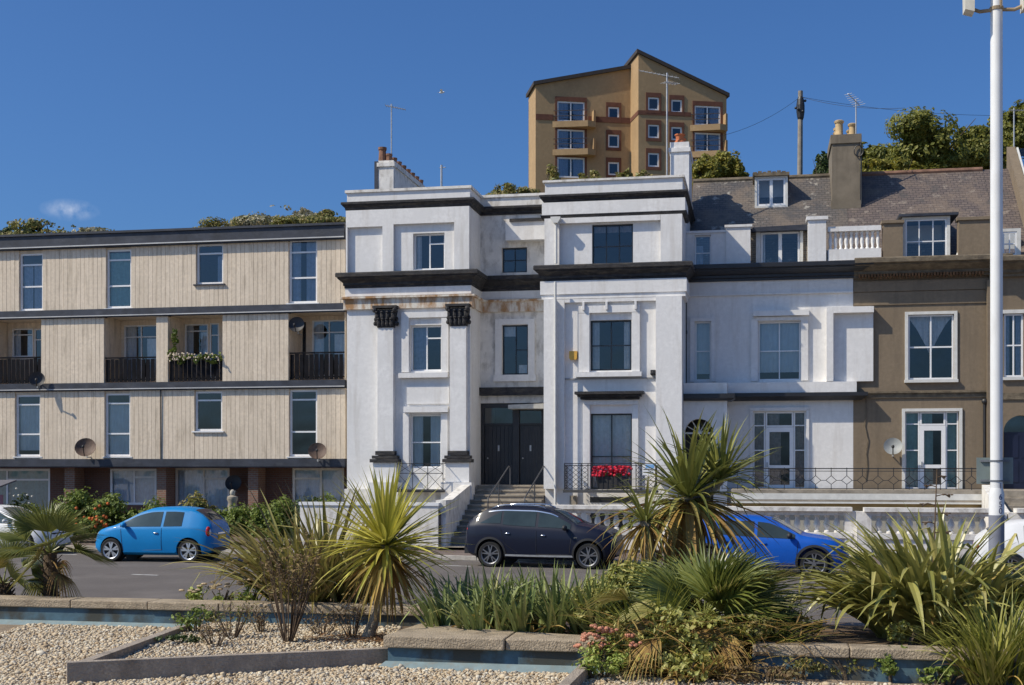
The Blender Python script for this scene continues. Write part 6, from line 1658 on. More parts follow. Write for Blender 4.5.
# pebbles
def pebbles(name, n, region, zf_, size, m, seed, inside):
    bm = bmesh.new(); bmesh.ops.create_icosphere(bm, subdivisions=1, radius=1); V = np.array([v.co[:] for v in bm.verts]); FF = np.array([[v.index for v in f.verts] for f in bm.faces]); bm.free()
    rg = np.random.default_rng(seed); P_ = []
    x0, x1, y0, y1 = region
    while len(P_) < n:
        x = rg.uniform(x0, x1, 4000); y = rg.uniform(y0, y1, 4000)
        for a, b in zip(x, y):
            if inside(a, b): P_.append((a, b))
            if len(P_) >= n: break
    P_ = np.array(P_); k = len(V)
    s = size*rg.lognormal(0, .33, n); sc = np.stack([s*rg.uniform(.8, 1.35, n), s*rg.uniform(.7, 1.1, n), s*rg.uniform(.5, .8, n)], 1)
    ang = rg.uniform(0, 6.28, n); tl = rg.normal(0, .35, n)
    A = V[None]*(1+rg.normal(0, .09, (n, k, 1)))*sc[:, None, :]
    Y = A[..., 1]*np.cos(tl)[:, None]-A[..., 2]*np.sin(tl)[:, None]; Z = A[..., 1]*np.sin(tl)[:, None]+A[..., 2]*np.cos(tl)[:, None]
    X = A[..., 0]*np.cos(ang)[:, None]-Y*np.sin(ang)[:, None]; Y2 = A[..., 0]*np.sin(ang)[:, None]+Y*np.cos(ang)[:, None]
    zz = np.array([zf_(a, b) for a, b in P_])+s*rg.uniform(.0, .7, n)
    VV = np.stack([X+P_[:, 0:1], Y2+P_[:, 1:2], Z+zz[:, None]], 2).reshape(-1, 3)
    FA = (FF[None]+(np.arange(n)*k)[:, None, None]).reshape(-1, 3)
    me = bpy.data.meshes.new(name); me.vertices.add(len(VV)); me.vertices.foreach_set('co', VV.ravel()); me.loops.add(FA.size); me.loops.foreach_set('vertex_index', FA.ravel())
    me.polygons.add(len(FA)); me.polygons.foreach_set('loop_start', np.arange(len(FA))*3); me.polygons.foreach_set('loop_total', np.full(len(FA), 3)); me.polygons.foreach_set('use_smooth', np.ones(len(FA), bool))
    me.update(); me.validate(); me.materials.append(m); ob = bpy.data.objects.new(name, me); COL.objects.link(ob); return tag(ob, kind='stuff')
PEB = leafmat('pebbles', [(.30, .20, .11), (.63, .50, .33), (.73, .63, .46), (.50, .36, .21), (.78, .72, .58), (.46, .42, .35), (.66, .52, .32)], 0.0, .75, .3)
def side(a, b, x, y): return (b.x-a.x)*(y-a.y)-(b.y-a.y)*(x-a.x)
lineL = lambda x: 21.35*1-.193*x-.12     # foot of the long blue wall
lineP = lambda x: 17.72-.193*x-.1
def in_front(x, y):
    if abs(x/y) > .42: return False
    if x > -1.75 and y > lineP(x): return False
    if x > 1.6 and y > 17.5-.193*x: return False
    if y > lineL(x): return False
    if x > -5.95:
        if side(k0, k1, x, y) > -.02 and side(k0+Vector((.2, .28, 0)), k2, x, y) < .02: return False
    return True
def in_bed(x, y):
    return side(k0, k1, x, y) > .15 and side(k0, k2, x, y) < -.3 and y < lineL(x) and not (x > -1.85 and y > lineP(x)-.02)
pebbles('gravel', 42000, (-8.6, 5.5, 15.0, 23.2), lambda x, y: ZP+.01, .0178, PEB, 1, in_front)
pebbles('bed_gravel', 12000, (-5.8, -1.3, 16.6, 22.6), lambda x, y: -.02, .0165, PEB, 2, in_bed)
# ================================================================== PLANTS
def strap(mb, base, az, el, L, w, droop, rng, n=7, fold=.35, pw=1.7, taper=2.4, basew=.55, kink=None):
    p = Vector(base); vs = []; fs = []; ds = L/n
    a2 = az+rng.uniform(-.15, .15); tw = rng.uniform(-.5, .5)
    for i in range(n+1):
        s = i/n
        e = el-droop*s**pw
        if kink and s > kink[0]: e -= kink[1]
        d = Vector((cos(e)*cos(az+(a2-az)*s), cos(e)*sin(az+(a2-az)*s), sin(e)))
        side_ = Vector((-sin(az), cos(az), 0)); up_ = side_.cross(d)*-1
        c, sn = cos(tw*s), sin(tw*s); sd = side_*c+up_*sn; uu = up_*c-side_*sn
        ww = w*.5*(basew+(1-basew)*min(1, s*4))*max(.02, 1-s**taper)
        vs += [p-sd*ww+uu*ww*fold, p, p+sd*ww+uu*ww*fold]
        p = p+d*ds
    for i in range(n):
        for j in range(2): fs.append((3*i+j, 3*i+j+1, 3*i+j+4, 3*i+j+3))
    mb.add(vs, fs)
CORDY_Y = leafmat('variegated_cordyline_leaves', [(.12, .14, .02), (.36, .33, .05), (.52, .46, .09), (.22, .22, .04), (.46, .38, .08)], .3, .45, .4)
CORDY_G = leafmat('green_cordyline_leaves', [(.06, .075, .016), (.13, .145, .032), (.23, .23, .06), (.09, .105, .024), (.28, .25, .07)], .22, .38, .5)
DEADLF = leafmat('dead_strap_leaves', [(.24, .15, .05), (.36, .24, .07), (.16, .09, .04), (.42, .30, .09), (.14, .13, .04)], .25, .7, .2)
FLAX = leafmat('flax_leaves', [(.075, .085, .02), (.19, .19, .045), (.31, .29, .085), (.12, .125, .035), (.42, .36, .13)], .2, .35, .5)
FLAXB = leafmat('bronze_flax_leaves', [(.08, .08, .025), (.20, .19, .05), (.29, .26, .08), (.13, .085, .04), (.36, .31, .11)], .22, .4, .5)
SWORD = leafmat('blue_green_sword_leaves', [(.06, .09, .025), (.13, .17, .05), (.23, .26, .09), (.09, .125, .035), (.30, .27, .10)], .25, .45, .4)
PALMG = leafmat('fan_palm_leaves', [(.06, .075, .015), (.12, .135, .03), (.20, .20, .055), (.085, .105, .022)], .25, .38, .5)
PALMY = leafmat('yellowing_palm_leaves', [(.20, .18, .045), (.33, .28, .09), (.12, .13, .03), (.40, .34, .14)], .25, .5, .3)
YGRASS = leafmat('yellow_green_grass_leaves', [(.15, .16, .025), (.28, .27, .05), (.10, .12, .02), (.36, .33, .09)], .3, .45, .4)
SHRUBY = leafmat('yellow_green_shrub_leaves', [(.13, .16, .03), (.28, .29, .06), (.40, .37, .13), (.18, .21, .045), (.32, .26, .07)], .3)
SEDUM = leafmat('fleshy_green_leaves', [(.12, .18, .03), (.22, .28, .05), (.30, .33, .08), (.10, .15, .03)], .25)
TWIG = mat('dry_brown_twigs', (.12, .08, .05), .95, .3, 6)
DRYLF = leafmat('dry_brown_leaves', [(.13, .085, .045), (.22, .16, .075), (.09, .06, .04), (.17, .15, .06)], .15, .9, .1)
TRUNKP = mat('pale_cordyline_trunk', (.30, .25, .18), .95, .25, 5, .4, 25, (.12, .09, .06), .6, 4, .5, .7, (1, 1, 4))

def rosette(mb, c, n, L, w, el0, el1, rng, droop=(.25, .9), az0=None, azr=None, lean=(0, 0), **k):
    for i in range(n):
        t = (i+.5)/n; az = (i*2.399963+rng.uniform(-.3, .3)) if az0 is None else az0+rng.uniform(-azr, azr)
        el = el0+(el1-el0)*t+rng.uniform(-.12, .12)
        strap(mb, Vector(c)+Vector((cos(az), sin(az), .3*(1-t)))*.05, az, el, L*rng.uniform(.72, 1.08), w*rng.uniform(.8, 1.2), rng.uniform(*droop)*(.6+.7*t), rng, **k)
# variegated cordyline in the gravel bed
rng = random.Random(41)
b = W(367.5, 20.1, 0); cr = W(386, 20.0, 1.46)
ct = empty('cordyline', 'yellow striped cordyline with a bent trunk growing in the gravel bed', 'cordyline', b)
mb = MB(); rel = cr-b
mb.tube([(-.04, 0, -.15), (.02, 0, .05), (.16, .0, .42), tuple(rel*.8+Vector((.03, 0, -.05))), tuple(rel)], [.13, .095, .07, .075, .085], 12); mb.build('trunk', TRUNKP, ct, (0, 0, 0), smooth=True)
mb = MB(); rosette(mb, rel, 135, 1.28, .08, 1.50, -.05, rng, (.08, .55), fold=.3, taper=2.0); rosette(mb, rel-Vector((0, 0, .06)), 50, 1.28, .075, .25, -.5, rng, (.3, .7)); mb.build('leaves', CORDY_Y, ct, (0, 0, 0))
mb = MB(); rosette(mb, rel-Vector((0, 0, .16)), 80, 1.15, .06, -.5, -1.25, rng, (.1, .5), fold=.5); mb.build('dead_leaves', DEADLF, ct, (0, 0, 0))
# big green cordyline
rng = random.Random(42)
b = W(693, 20.2, .17); cr = W(688, 20.1, ZD(497, 20.1))
ct = empty('cordyline', 'tall green cordyline with a skirt of golden dead leaves in front of the white houses', 'cordyline', b)
rel = cr-b
mb = MB(); mb.tube([(0, 0, -.2), tuple(rel*.5+Vector((.06, 0, 0))), tuple(rel)], [.14, .10, .10], 12); mb.build('trunk', TRUNKP, ct, (0, 0, 0), smooth=True)
mb = MB(); rosette(mb, rel, 66, 1.5, .098, 1.50, .05, rng, (.2, 1.5), fold=.3, taper=2.2)
r2 = rel+Vector((.55, .3, .26)); rosette(mb, r2, 90, 1.05, .065, 1.45, -.1, rng, (.15, .9), fold=.3)
rosette(mb, rel-Vector((0, 0, .05)), 26, 1.1, .07, .2, -.4, rng, (.5, 1.2)); mb.build('leaves', CORDY_G, ct, (0, 0, 0))
mb = MB(); rosette(mb, rel-Vector((0, 0, .10)), 90, 1.85, .08, .1, -1.1, rng, (.7, 1.4), fold=.5, pw=.8); mb.build('dead_leaves', DEADLF, ct, (0, 0, 0))
mb = MB(); mb.tube([tuple(rel*.8), tuple(rel*.8+Vector((.2, .1, .3))), tuple(r2)], [.08, .07, .07], 10); mb.build('branch', TRUNKP, ct, (0, 0, 0))
# small cordyline
rng = random.Random(43)
b = W(658, 19.4, .17); cr = W(645, 19.4, ZD(521, 19.4))
ct = empty('cordyline', 'smaller drooping cordyline with pale bare trunk left of the tall green one', 'cordyline', b)
rel = cr-b
mb = MB(); mb.tube([(0, 0, -.2), tuple(rel*.5+Vector((.03, 0, 0))), tuple(rel)], [.10, .085, .08], 12); mb.build('trunk', TRUNKP, ct, (0, 0, 0), smooth=True)
mb = MB(); rosette(mb, rel, 60, .85, .05, 1.3, -.2, rng, (.7, 1.6), fold=.3); mb.build('leaves', CORDY_G, ct, (0, 0, 0))
mb = MB(); rosette(mb, rel-Vector((0, 0, .08)), 44, .95, .045, -.2, -1.2, rng, (.5, 1.0), fold=.5, pw=.9); mb.build('dead_leaves', DEADLF, ct, (0, 0, 0))

# flax clumps
def flax(label, loc, fans, L, w, m, seed, spread=.6, el=(1.45, .75), droop=(.3, 1.5), nper=9, stalks=0, group=None, name='flax_clump', cat='flax', dead=14):
    rng = random.Random(seed); root = empty(name, label, cat, loc, 0, group)
    mb = MB(); md_ = MB()
    for f in range(fans):
        g = rng.uniform(0, 6.28); rr = spread*math.sqrt(rng.random()); c = Vector((rr*cos(g), rr*sin(g)*.7, 0))
        out = g if rr > spread*.3 else rng.uniform(0, 6.28)
        for k in range(nper):
            az = out+rng.uniform(-1.3, 1.3); t = (rr/spread)*.6+.4*rng.random()
            e = el[0]+(el[1]-el[0])*t+rng.uniform(-.12, .12)
            kk = (rng.uniform(.5, .8), rng.uniform(.5, 1.4)) if rng.random() < .16 else None
            strap(mb, c+Vector((rng.uniform(-.05, .05), rng.uniform(-.05, .05), 0)), az, e, L*rng.uniform(.6, 1.1), w*rng.uniform(.7, 1.2), droop[0]+(droop[1]-droop[0])*t*rng.uniform(.4, 1.1), rng, n=9, fold=.4, taper=3, kink=kk)
    mb.build('leaves', m, root, (0, 0, 0))
    if dead:
        for k in range(dead): strap(md_, (rng.uniform(-spread, spread)*.7, rng.uniform(-spread, spread)*.4, 0), rng.uniform(0, 6.28), rng.uniform(.3, 1.1), L*rng.uniform(.5, .8), w*.8, rng.uniform(.8, 1.8), rng, n=8, fold=.6)
        md_.build('dead_leaves', DEADLF, root, (0, 0, 0))
    for k in range(stalks):
        mb = MB(); x = rng.uniform(-.2, .2); hh = L*rng.uniform(1.0, 1.25); tp = Vector((x+rng.uniform(-.15, .15), rng.uniform(-.1, .1), hh))
        mb.tube([(x, 0, 0), tuple(Vector((x, 0, 0)).lerp(tp, .5)), tuple(tp)], [.018, .014, .008], 5)
        for q in range(7):
            s_ = .62+.055*q; c = Vector((x, 0, 0)).lerp(tp, s_); sd = (-1)**q*rng.uniform(.5, 1.1)
            mb.tube([c, c+Vector((sd*.12, 0, .03)), c+Vector((sd*.20, 0, -.01))], [.008, .008, .02], 5)
            for e in range(4): mb.ell(c+Vector((sd*(.10+.04*e), rng.uniform(-.04, .04), .02)), (.03, .012, .012), 5, 3)
        mb.build('flower_stalk', TWIG, root, (0, 0, 0))
    return root
flax('large dark green flax clump with dry flower stalks in the right hand bed', W(936, 18.9, .17), 58, 2.1, .13, FLAX, 51, .85, (1.5, .62), (.3, 1.9), 8, 1)
flax('bronze green flax clump behind the long coping between sky blue car and striped cordyline', W(318, 23.2, .1), 50, 2.35, .09, FLAXB, 52, .85, (1.5, .55), (.2, 1.5), 8)
flax('yellow green grassy clump in the bottom right corner', W(1003, 16.55, -.12), 40, 1.30, .036, YGRASS, 53, .42, (1.5, .8), (.2, 1.2), 9, name='grass_clump', cat='grass clump', dead=10)
flax('spiky yellow green clump between the pink stonecrop and the fan palm', W(652, 18.0, .12), 16, 1.15, .034, YGRASS, 171, .4, (1.5, .5), (.2, 1.4), 9, name='grass_clump', cat='grass clump', dead=40)
flax('spiky yellow brown clump at the foot of the fan palm on its right', W(752, 17.7, .1), 14, 1.0, .032, YGRASS, 172, .4, (1.4, .3), (.3, 1.4), 9, name='grass_clump', cat='grass clump', dead=50)
flax('wispy yellow green clump behind the sword leaves, left of the small cordyline', W(618, 19.6, .15), 16, 1.1, .03, YGRASS, 173, .45, (1.5, .8), (.1, .9), 9, name='grass_clump', cat='grass clump', dead=10)
flax('low straw coloured clump at the bottom edge below the fan palm', W(705, 17.0, -.1), 12, .85, .03, DEADLF, 174, .55, (1.2, .1), (.3, 1.2), 8, name='grass_clump', cat='grass clump', dead=30)
# sword leaved clumps on the centre platform
rng = random.Random(54)
spots = [(452, 19.2, 'leftmost sword leaf clump on the centre platform'), (474, 20.0, 'second sword leaf clump from the left on the centre platform, set back'), (490, 18.9, 'sword leaf clump on the platform in front of the rear wheel of the dark car'),
         (512, 19.8, 'sword leaf clump in the middle of the row, set back'), (528, 18.8, 'front sword leaf clump in the middle of the row'), (546, 19.7, 'sword leaf clump below the front door of the dark car'),
         (562, 18.9, 'front sword leaf clump near the front wheel of the dark car'), (580, 19.6, 'sword leaf clump next to the yellow green shrub'), (592, 18.8, 'rightmost sword leaf clump beside the pink flower heads')]
for i, (px, d, lab) in enumerate(spots):
    L = ZD(566+rng.uniform(-8, 6), d)-.17
    flax(lab, W(px, d, .17), 9, L*1.03, .066, SWORD, 60+i, .28, (1.53, .75), (.02, .7), 8, group='sword leaf clumps on the centre platform', name='sword_leaf_clump', cat='sword leaf plant', dead=5)
# fan palms
def frond(parent, base, az, el, petiole, R_, m, rng, nseg=30, arc=2.5, droop=.35, tilt=1.15):
    root_p = Vector(base); d = Vector((cos(el)*cos(az), cos(el)*sin(az), sin(el)))
    hub = root_p+d*petiole-Vector((0, 0, petiole*.12))
    mb = MB(); mb.tube([tuple(root_p), tuple(root_p+d*petiole*.55), tuple(hub)], [.018, .013, .010], 5)
    side_ = Vector((-sin(az), cos(az), 0)); nn = side_.cross(d)*-1
    e2 = el-.25; fwd = Vector((cos(e2)*cos(az), cos(e2)*sin(az), sin(e2)))
    roll = rng.uniform(-tilt, tilt); side2 = side_*cos(roll)+nn*sin(roll); nrm = nn*cos(roll)-side_*sin(roll)
    for i in range(nseg):
        a = -arc/2+arc*i/(nseg-1)+rng.uniform(-.02, .02)
        L = R_*(1-.28*abs(a/(arc/2))**2)*rng.uniform(.9, 1.05)
        dr = fwd*cos(a)+side2*sin(a); cs = nrm.cross(dr).normalized()
        vs = []; n = 5; wm = R_*arc/nseg*.29
        for k in range(n+1):
            s = k/n; ww = wm*min(1, .25+s*2.2)*max(.03, 1-max(0, s-.34)/.66)**.85
            c = hub+dr*L*s+nrm*(.10*R_*abs(sin(a)))*s-Vector((0, 0, 1))*droop*L*max(0, s-.35)**2*1.6
            vs += [c-cs*ww+nrm*ww*.35, c, c+cs*ww+nrm*ww*.35]
        mb.add(vs, [(3*k+j, 3*k+j+1, 3*k+j+4, 3*k+j+3) for k in range(n) for j in range(2)])
    return mb.build('frond', m, parent, (0, 0, 0))
def fanpalm(label, loc, cz, fr_, R_, seed, trunk=True, dead=6, pet=.6, m=None):
    rng = random.Random(seed); root = empty('fan_palm', label, 'palm', loc)
    mb = MB(); mb.tube([(0, 0, -.2), (.02, 0, cz*.5), (0, 0, cz)], [.13, .14, .12], 12)
    for i in range(50):
        g = i*2.4; z = cz*(i/50); mb.bar((.1*cos(g), .1*sin(g), z), (.22*cos(g), .22*sin(g), z+.12), .03, .015)
    mb.build('trunk', mat('fibrous_palm_trunk', (.11, .075, .045), .98, .3, 8, .5, 30), root, (0, 0, 0))
    for az, el in fr_: frond(root, (0, 0, cz), az+rng.uniform(-.1, .1), el+rng.uniform(-.08, .08), pet*rng.uniform(.8, 1.15), R_*rng.uniform(.85, 1.1), (m or PALMG) if rng.random() < .85 else PALMY, rng, droop=rng.uniform(.05, .35))
    for i in range(dead):
        frond(root, (0, 0, cz-.1), rng.uniform(0, 6.28), rng.uniform(-.6, -.05), pet*1.1, R_*.9, PALMY if i % 2 else DEADLF, rng, 16, 1.9, .9)
    return root
fanpalm('fan palm with yellowing fronds behind the long coping, before the left white car', W(50, 24.1, .1), .95,
        [(1.5, 1.45), (.5, 1.15), (2.6, 1.2), (4.7, 1.2), (3.8, .95), (5.6, .95), (0.1, .55), (3.1, .55), (5.0, .5), (4.2, .35), (1.2, .7), (2.2, .7), (-.15, .1), (3.4, .05), (5.8, .15), (4.6, 0)], .80, 71, dead=3, pet=.55)
fanpalm('low fan palm cut by the left edge beside the taller left fan palm', W(3, 24.3, .1), .35, [(1.5, 1.2), (.3, .9), (2.8, .9), (4.7, .9), (5.5, .5), (3.7, .5), (-.2, .3), (.6, .4)], .75, 72, dead=1, pet=.5)
fanpalm('big spreading fan palm in the middle of the bed below the tall cordyline', W(704, 18.3, .15), .34,
        [(1.2, 1.35), (.5, 1.15), (2.2, 1.1), (.15, .95), (-.25, .75), (5.6, .8), (3.3, .9), (.1, .55), (-.5, .4), (3.0, .35), (5.6, .3), (-.1, .18), (.9, .9), (-.7, .95), (.3, 1.0), (-.4, 1.15), (.0, .7), (.15, 1.25), (-.6, .6), (.6, .75), (2.7, .6), (.0, .45), (.25, .6), (-.2, .9), (.1, 1.1)], 1.2, 73, dead=12, pet=.36, m=leafmat('dark_fan_palm_leaves', [(.04, .06, .012), (.10, .12, .022), (.18, .19, .045), (.06, .085, .016)], .25, .35, .5))
rng = random.Random(77)
bf = empty('broken_palm_fronds', 'broken yellow brown palm fronds sticking out leftwards over the pink stonecrop', 'dead fronds', W(662, 17.7, .1))
for az_, el_, z_, m_ in ((2.9, .25, .55, PALMY), (3.3, .0, .45, DEADLF), (3.9, -.1, .4, DEADLF), (4.4, -.15, .35, PALMY), (3.5, .5, .6, PALMY), (5.2, -.1, .35, DEADLF), (5.7, .1, .4, DEADLF), (.1, -.05, .3, DEADLF)): frond(bf, (rng.uniform(-.2, .6), rng.uniform(-.2, .1), z_), az_, el_, .5, .75, m_, rng, 18, 1.5, .6)
# dried shrub, low weeds, mounds
def twiggy(label, loc, h, r, n, m, seed, leafn=260, ls=.05, name='dry_shrub', cat='shrub'):
    rng = random.Random(seed); root = empty(name, label, cat, loc)
    mb = MB(); tips = []
    for i in range(n):
        g = rng.uniform(0, 6.28); rr = r*math.sqrt(rng.random()); e = Vector((rr*cos(g), rr*sin(g), h*rng.uniform(.65, 1)))
        m1 = Vector((e.x*.62, e.y*.62, e.z*.5)); mb.tube([(cos(g)*.05, sin(g)*.05, -.05), tuple(m1), tuple(e)], [.011, .008, .003], 4)
        tips += [m1.lerp(e, t) for t in (.2, .5, .8, 1)]
        for k in range(3):
            b_ = m1.lerp(e, rng.random()); q = b_+Vector((rng.uniform(-.16, .16), rng.uniform(-.16, .16), rng.uniform(.03, .2))); mb.tube([tuple(b_), tuple(q)], [.005, .002], 4); tips.append(q)
    mb.build('twigs', TWIG, root, (0, 0, 0))
    mb = MB()
    for i in range(leafn):
        p = tips[rng.randrange(len(tips))]+Vector((rng.gauss(0, .04), rng.gauss(0, .04), rng.gauss(0, .04)))
        a = Vector((rng.gauss(0, 1), rng.gauss(0, 1), rng.gauss(0, 1))).normalized(); b_ = a.orthogonal().normalized(); s = ls*rng.uniform(.6, 1.4)
        mb.add([p-a*s*.5, p+b_*s*.25, p+a*s*.5, p-b_*s*.25], [(0, 1, 2, 3)])
    mb.build('dry_leaves', m, root, (0, 0, 0)); return root
twiggy('dried brown shrub with bare reddish stems standing in the gravel bed', W(288, 19.7, 0), 1.6, .5, 34, DRYLF, 81, 800, .06)
twiggy('small wispy brown weed at the foot of the striped cordyline', W(352, 20.3, 0), .55, .3, 14, DRYLF, 82, 160, .05, 'weed', 'weeds')
twiggy('thin dry brown weed left of the dried shrub in the gravel bed', W(232, 20.2, 0), .5, .35, 14, LF_WEED, 83, 200, .045, 'weed', 'weeds')
PB = 'low plants in and around the beds'
bush('low_weed', 'green weed patch at the rear end of the angled grey kerb', 'weeds', W(196, 20.9, -.02), (.42, .3, .22), 420, .07, LF_HEDGE, 84, PB, lumps=6, stems=6)
bush('low_weed', 'flat dark green creeping weed on the gravel beside the angled grey kerb', 'weeds', W(180, 19.6, -.02), (.42, .25, .08), 350, .05, LF_DARK, 85, PB, lumps=6, stems=3)
for i, (px, d, rx, lab) in enumerate(((196, 22.4, .28, 'leftmost yellow green stonecrop mound behind the long coping'), (222, 22.3, .34, 'middle yellow green stonecrop mound behind the long coping'), (250, 22.3, .32, 'rightmost yellow green stonecrop mound next to the bronze flax'))):
    o_ = bush('stonecrop', lab, 'stonecrop', W(px, d+.75, .12), (rx, .28, .22+.04*i), 420, .07, SEDUM, 90+i, PB, lumps=7, gap=.1, stems=6)
    rng = random.Random(95+i); mb = MB()
    for k in range(9): mb.ell((rng.uniform(-rx, rx), rng.uniform(-.2, .2), .36+.06*i+rng.uniform(-.05, .08)), (.06, .06, .022), 7, 4)
    mb.build('flower_heads', mat('pale_pink_green_heads', (.42, .32, .2), .9, .25, 12), o_, (0, 0, 0))
for i in range(7):
    pass
flax('arching pale grass blades at the end of the stonecrop row', W(262, 23.0, .1), 5, .7, .04, YGRASS, 98, .15, (1.2, .5), (.6, 1.6), 6, name='grass_clump', cat='grass clump', dead=3)
bush('leafy_shrub', 'yellow green leafy shrub between the sword leaves and the fan palm', 'shrub', W(632, 19.0, .15), (.72, .5, .62), 4200, .12, SHRUBY, 101, PB, lumps=26, gap=.35, lumpr=.36, aspect=3.2, up=.1)
bush('leafy_shrub', 'yellow green leafy shrub directly behind the fan palm under the tall cordyline', 'shrub', W(682, 19.5, .15), (.8, .5, .62), 3600, .12, SHRUBY, 102, PB, lumps=26, gap=.35, lumpr=.36, aspect=3.2, up=.1)
bush('leafy_shrub', 'wispy pale yellow green shrub at the right end of the sword leaves', 'shrub', W(603, 18.6, .17), (.5, .4, .48), 2600, .11, SHRUBY, 203, PB, lumps=22, gap=.35, lumpr=.36, aspect=3.4, up=.1)
bush('leafy_shrub', 'low yellow green shrub in front of the fan palm beside the pink stonecrop', 'shrub', W(648, 17.5, -.05), (.7, .4, .42), 2600, .10, SHRUBY, 201, PB, lumps=24, gap=.35, lumpr=.36, aspect=3.2, up=.1)
bush('leafy_shrub', 'yellow green shrub right of the fan palm trunk in front of the blue hatchback', 'shrub', W(752, 18.6, .15), (.6, .4, .42), 2200, .10, LF_WEED, 202, PB, lumps=22, gap=.35, lumpr=.36, aspect=3.0, up=.1)
bush('leafy_shrub', 'darker green bushy filler below the fan palm fronds', 'shrub', W(690, 17.4, .0), (.75, .35, .36), 1900, .095, SHRUBY, 103, PB, lumps=12, gap=.3)
bush('leafy_shrub', 'olive green shrub with small yellow flowers right of the fan palm', 'shrub', W(798, 18.3, .17), (.42, .35, .25), 1000, .06, LF_WEED, 104, PB, lumps=10)
bush('leafy_shrub', 'green weedy shrub under the right part of the fan palm', 'shrub', W(745, 17.6, .1), (.6, .35, .30), 1300, .07, LF_WEED, 105, PB, lumps=10)
bush('leafy_shrub', 'small yellow leaved shrub at the foot of the large flax clump', 'shrub', W(905, 17.85, .17), (.34, .2, .22), 650, .055, SHRUBY, 106, PB, lumps=8)
bush('low_weed', 'bright green weed growing on the gravel below the right coping', 'weeds', W(893, 16.9, -.14), (.26, .22, .26), 650, .06, LF_HEDGE, 107, PB, lumps=7)
bush('low_weed', 'low green weed left of the yellow grass in the corner', 'weeds', W(945, 16.7, -.14), (.45, .3, .13), 600, .06, LF_HEDGE, 108, PB, lumps=7)
bush('low_weed', 'trailing green and yellow weed hanging over the coping below the fan palm', 'weeds', W(800, 17.1, -.1), (.55, .3, .16), 700, .05, LF_WEED, 109, PB, lumps=8)
bush('low_weed', 'lush bright green ground plant at the end of the centre blue wall', 'weeds', W(600, 17.0, -.13), (.45, .35, .22), 900, .055, SEDUM, 110, PB, lumps=9)
bush('low_weed', 'dark green low plant at the bottom edge below the fan palm', 'weeds', W(690, 16.9, -.12), (.7, .4, .22), 1100, .08, SHRUBY, 111, PB, lumps=10)
bush('low_weed', 'dry grassy weed at the bottom edge right of the fan palm', 'weeds', W(770, 16.6, -.12), (.6, .4, .16), 700, .06, DRYLF, 112, PB, lumps=8)
bush('low_weed', 'ragged green weed against the blue wall at the right, left of the bright green weed', 'weeds', W(850, 17.0, -.14), (.4, .2, .18), 700, .055, LF_WEED, 181, PB, lumps=8)
o_ = bush('stonecrop', 'stonecrop with dusty pink flower heads beside the centre blue wall', 'stonecrop', W(604, 17.35, .0), (.28, .22, .24), 380, .075, SEDUM, 113, PB, lumps=7, gap=.1)
rng = random.Random(114); mb = MB()
for k in range(16):
    c = Vector((rng.uniform(-.36, .38), rng.uniform(-.25, .1), .42+rng.uniform(-.22, .12)))
    for q in range(9): mb.ell(c+Vector((rng.gauss(0, .035), rng.gauss(0, .035), rng.gauss(0, .012))), (.03, .03, .022), 6, 4)
mb.build('flower_heads', mat('dusty_pink_flower_heads', (.48, .21, .13), .9, .3, 14), o_, (0, 0, 0))
# hanging dead fronds and straw below the palm
rng = random.Random(120)
st_ = empty('dead_frond_pile', 'pile of straw coloured dead palm fronds at the foot of the big fan palm', 'dead fronds', W(720, 17.5, .0))
mb = MB()
for k in range(330): strap(mb, (rng.uniform(-1.5, 1.3), rng.uniform(-.45, .3), rng.uniform(.02, .62)), rng.uniform(0, 6.28), rng.uniform(-.2, .35), rng.uniform(.4, .95), .022, rng.uniform(.1, .6), rng, n=5)
mb.build('fallen_leaves', DEADLF, st_, (0, 0, 0))
lt = empty('leaf_litter', 'reddish brown fallen leaves around the foot of the striped cordyline', 'leaf litter', W(372, 20.0, -.02))
rng = random.Random(160); mb = MB()
for k in range(260):
    r_ = .75*rng.random()**.6; g = rng.uniform(0, 6.28); strap(mb, (r_*cos(g)*1.3, r_*sin(g)*.6, .01+rng.random()*.05), rng.uniform(0, 6.28), rng.uniform(-.08, .15), rng.uniform(.12, .4), .025, rng.uniform(0, .3), rng, n=3)
mb.build('fallen_leaves', leafmat('red_brown_litter', [(.14, .06, .03), (.22, .11, .05), (.28, .17, .08), (.10, .05, .03)], .1, .9, .1), lt, (0, 0, 0))
for i, (px, d, lab) in enumerate(((215, 19.3, 'small dry grassy weed in the gravel bed near the angled kerb'), (322, 20.6, 'small rusty weed in the gravel bed right of the dried shrub'), (262, 20.9, 'thin rusty weed at the back of the gravel bed left of the dried shrub'))):
    twiggy(lab, W(px, d, -.02), .28, .3, 12, DRYLF, 161+i, 160, .045, 'weed', 'weeds')
# hedge shrubs before the cream block
HS = [(22, 44.6, 505, 545, 34, LF_HEDGE, 'white flowered dark shrub at the far left before the cream block'), (78, 43.0, 494, 545, 46, LF_HEDGE, 'leafy green shrub behind the fan palm before the cream block'), (112, 42.6, 497, 545, 40, LF_HEDGE, 'leafy green shrub above the bonnet of the sky blue car'),
      (145, 42.6, 502, 545, 40, LF_HEDGE, 'rounded shrub hidden behind the roof of the sky blue car'), (200, 42.3, 500, 548, 34, LF_WEED, 'light green shrub directly behind the rear of the sky blue car'), (222, 42.0, 511, 549, 36, LF_HEDGE, 'low green shrub right of the rear of the sky blue car'),
      (250, 41.6, 508, 549, 36, LF_HEDGE, 'green shrub left of the red flowered shrub before the brick pier'), (276, 41.3, 497, 549, 46, LF_HEDGE, 'tallest green shrub of the hedge before the brick pier'), (310, 41.0, 496, 549, 44, LF_DARK, 'dark green shrub left of the white garden wall'), (332, 41.4, 500, 545, 30, LF_HEDGE, 'bright green shrub in front of the last ground floor window of the cream block')]
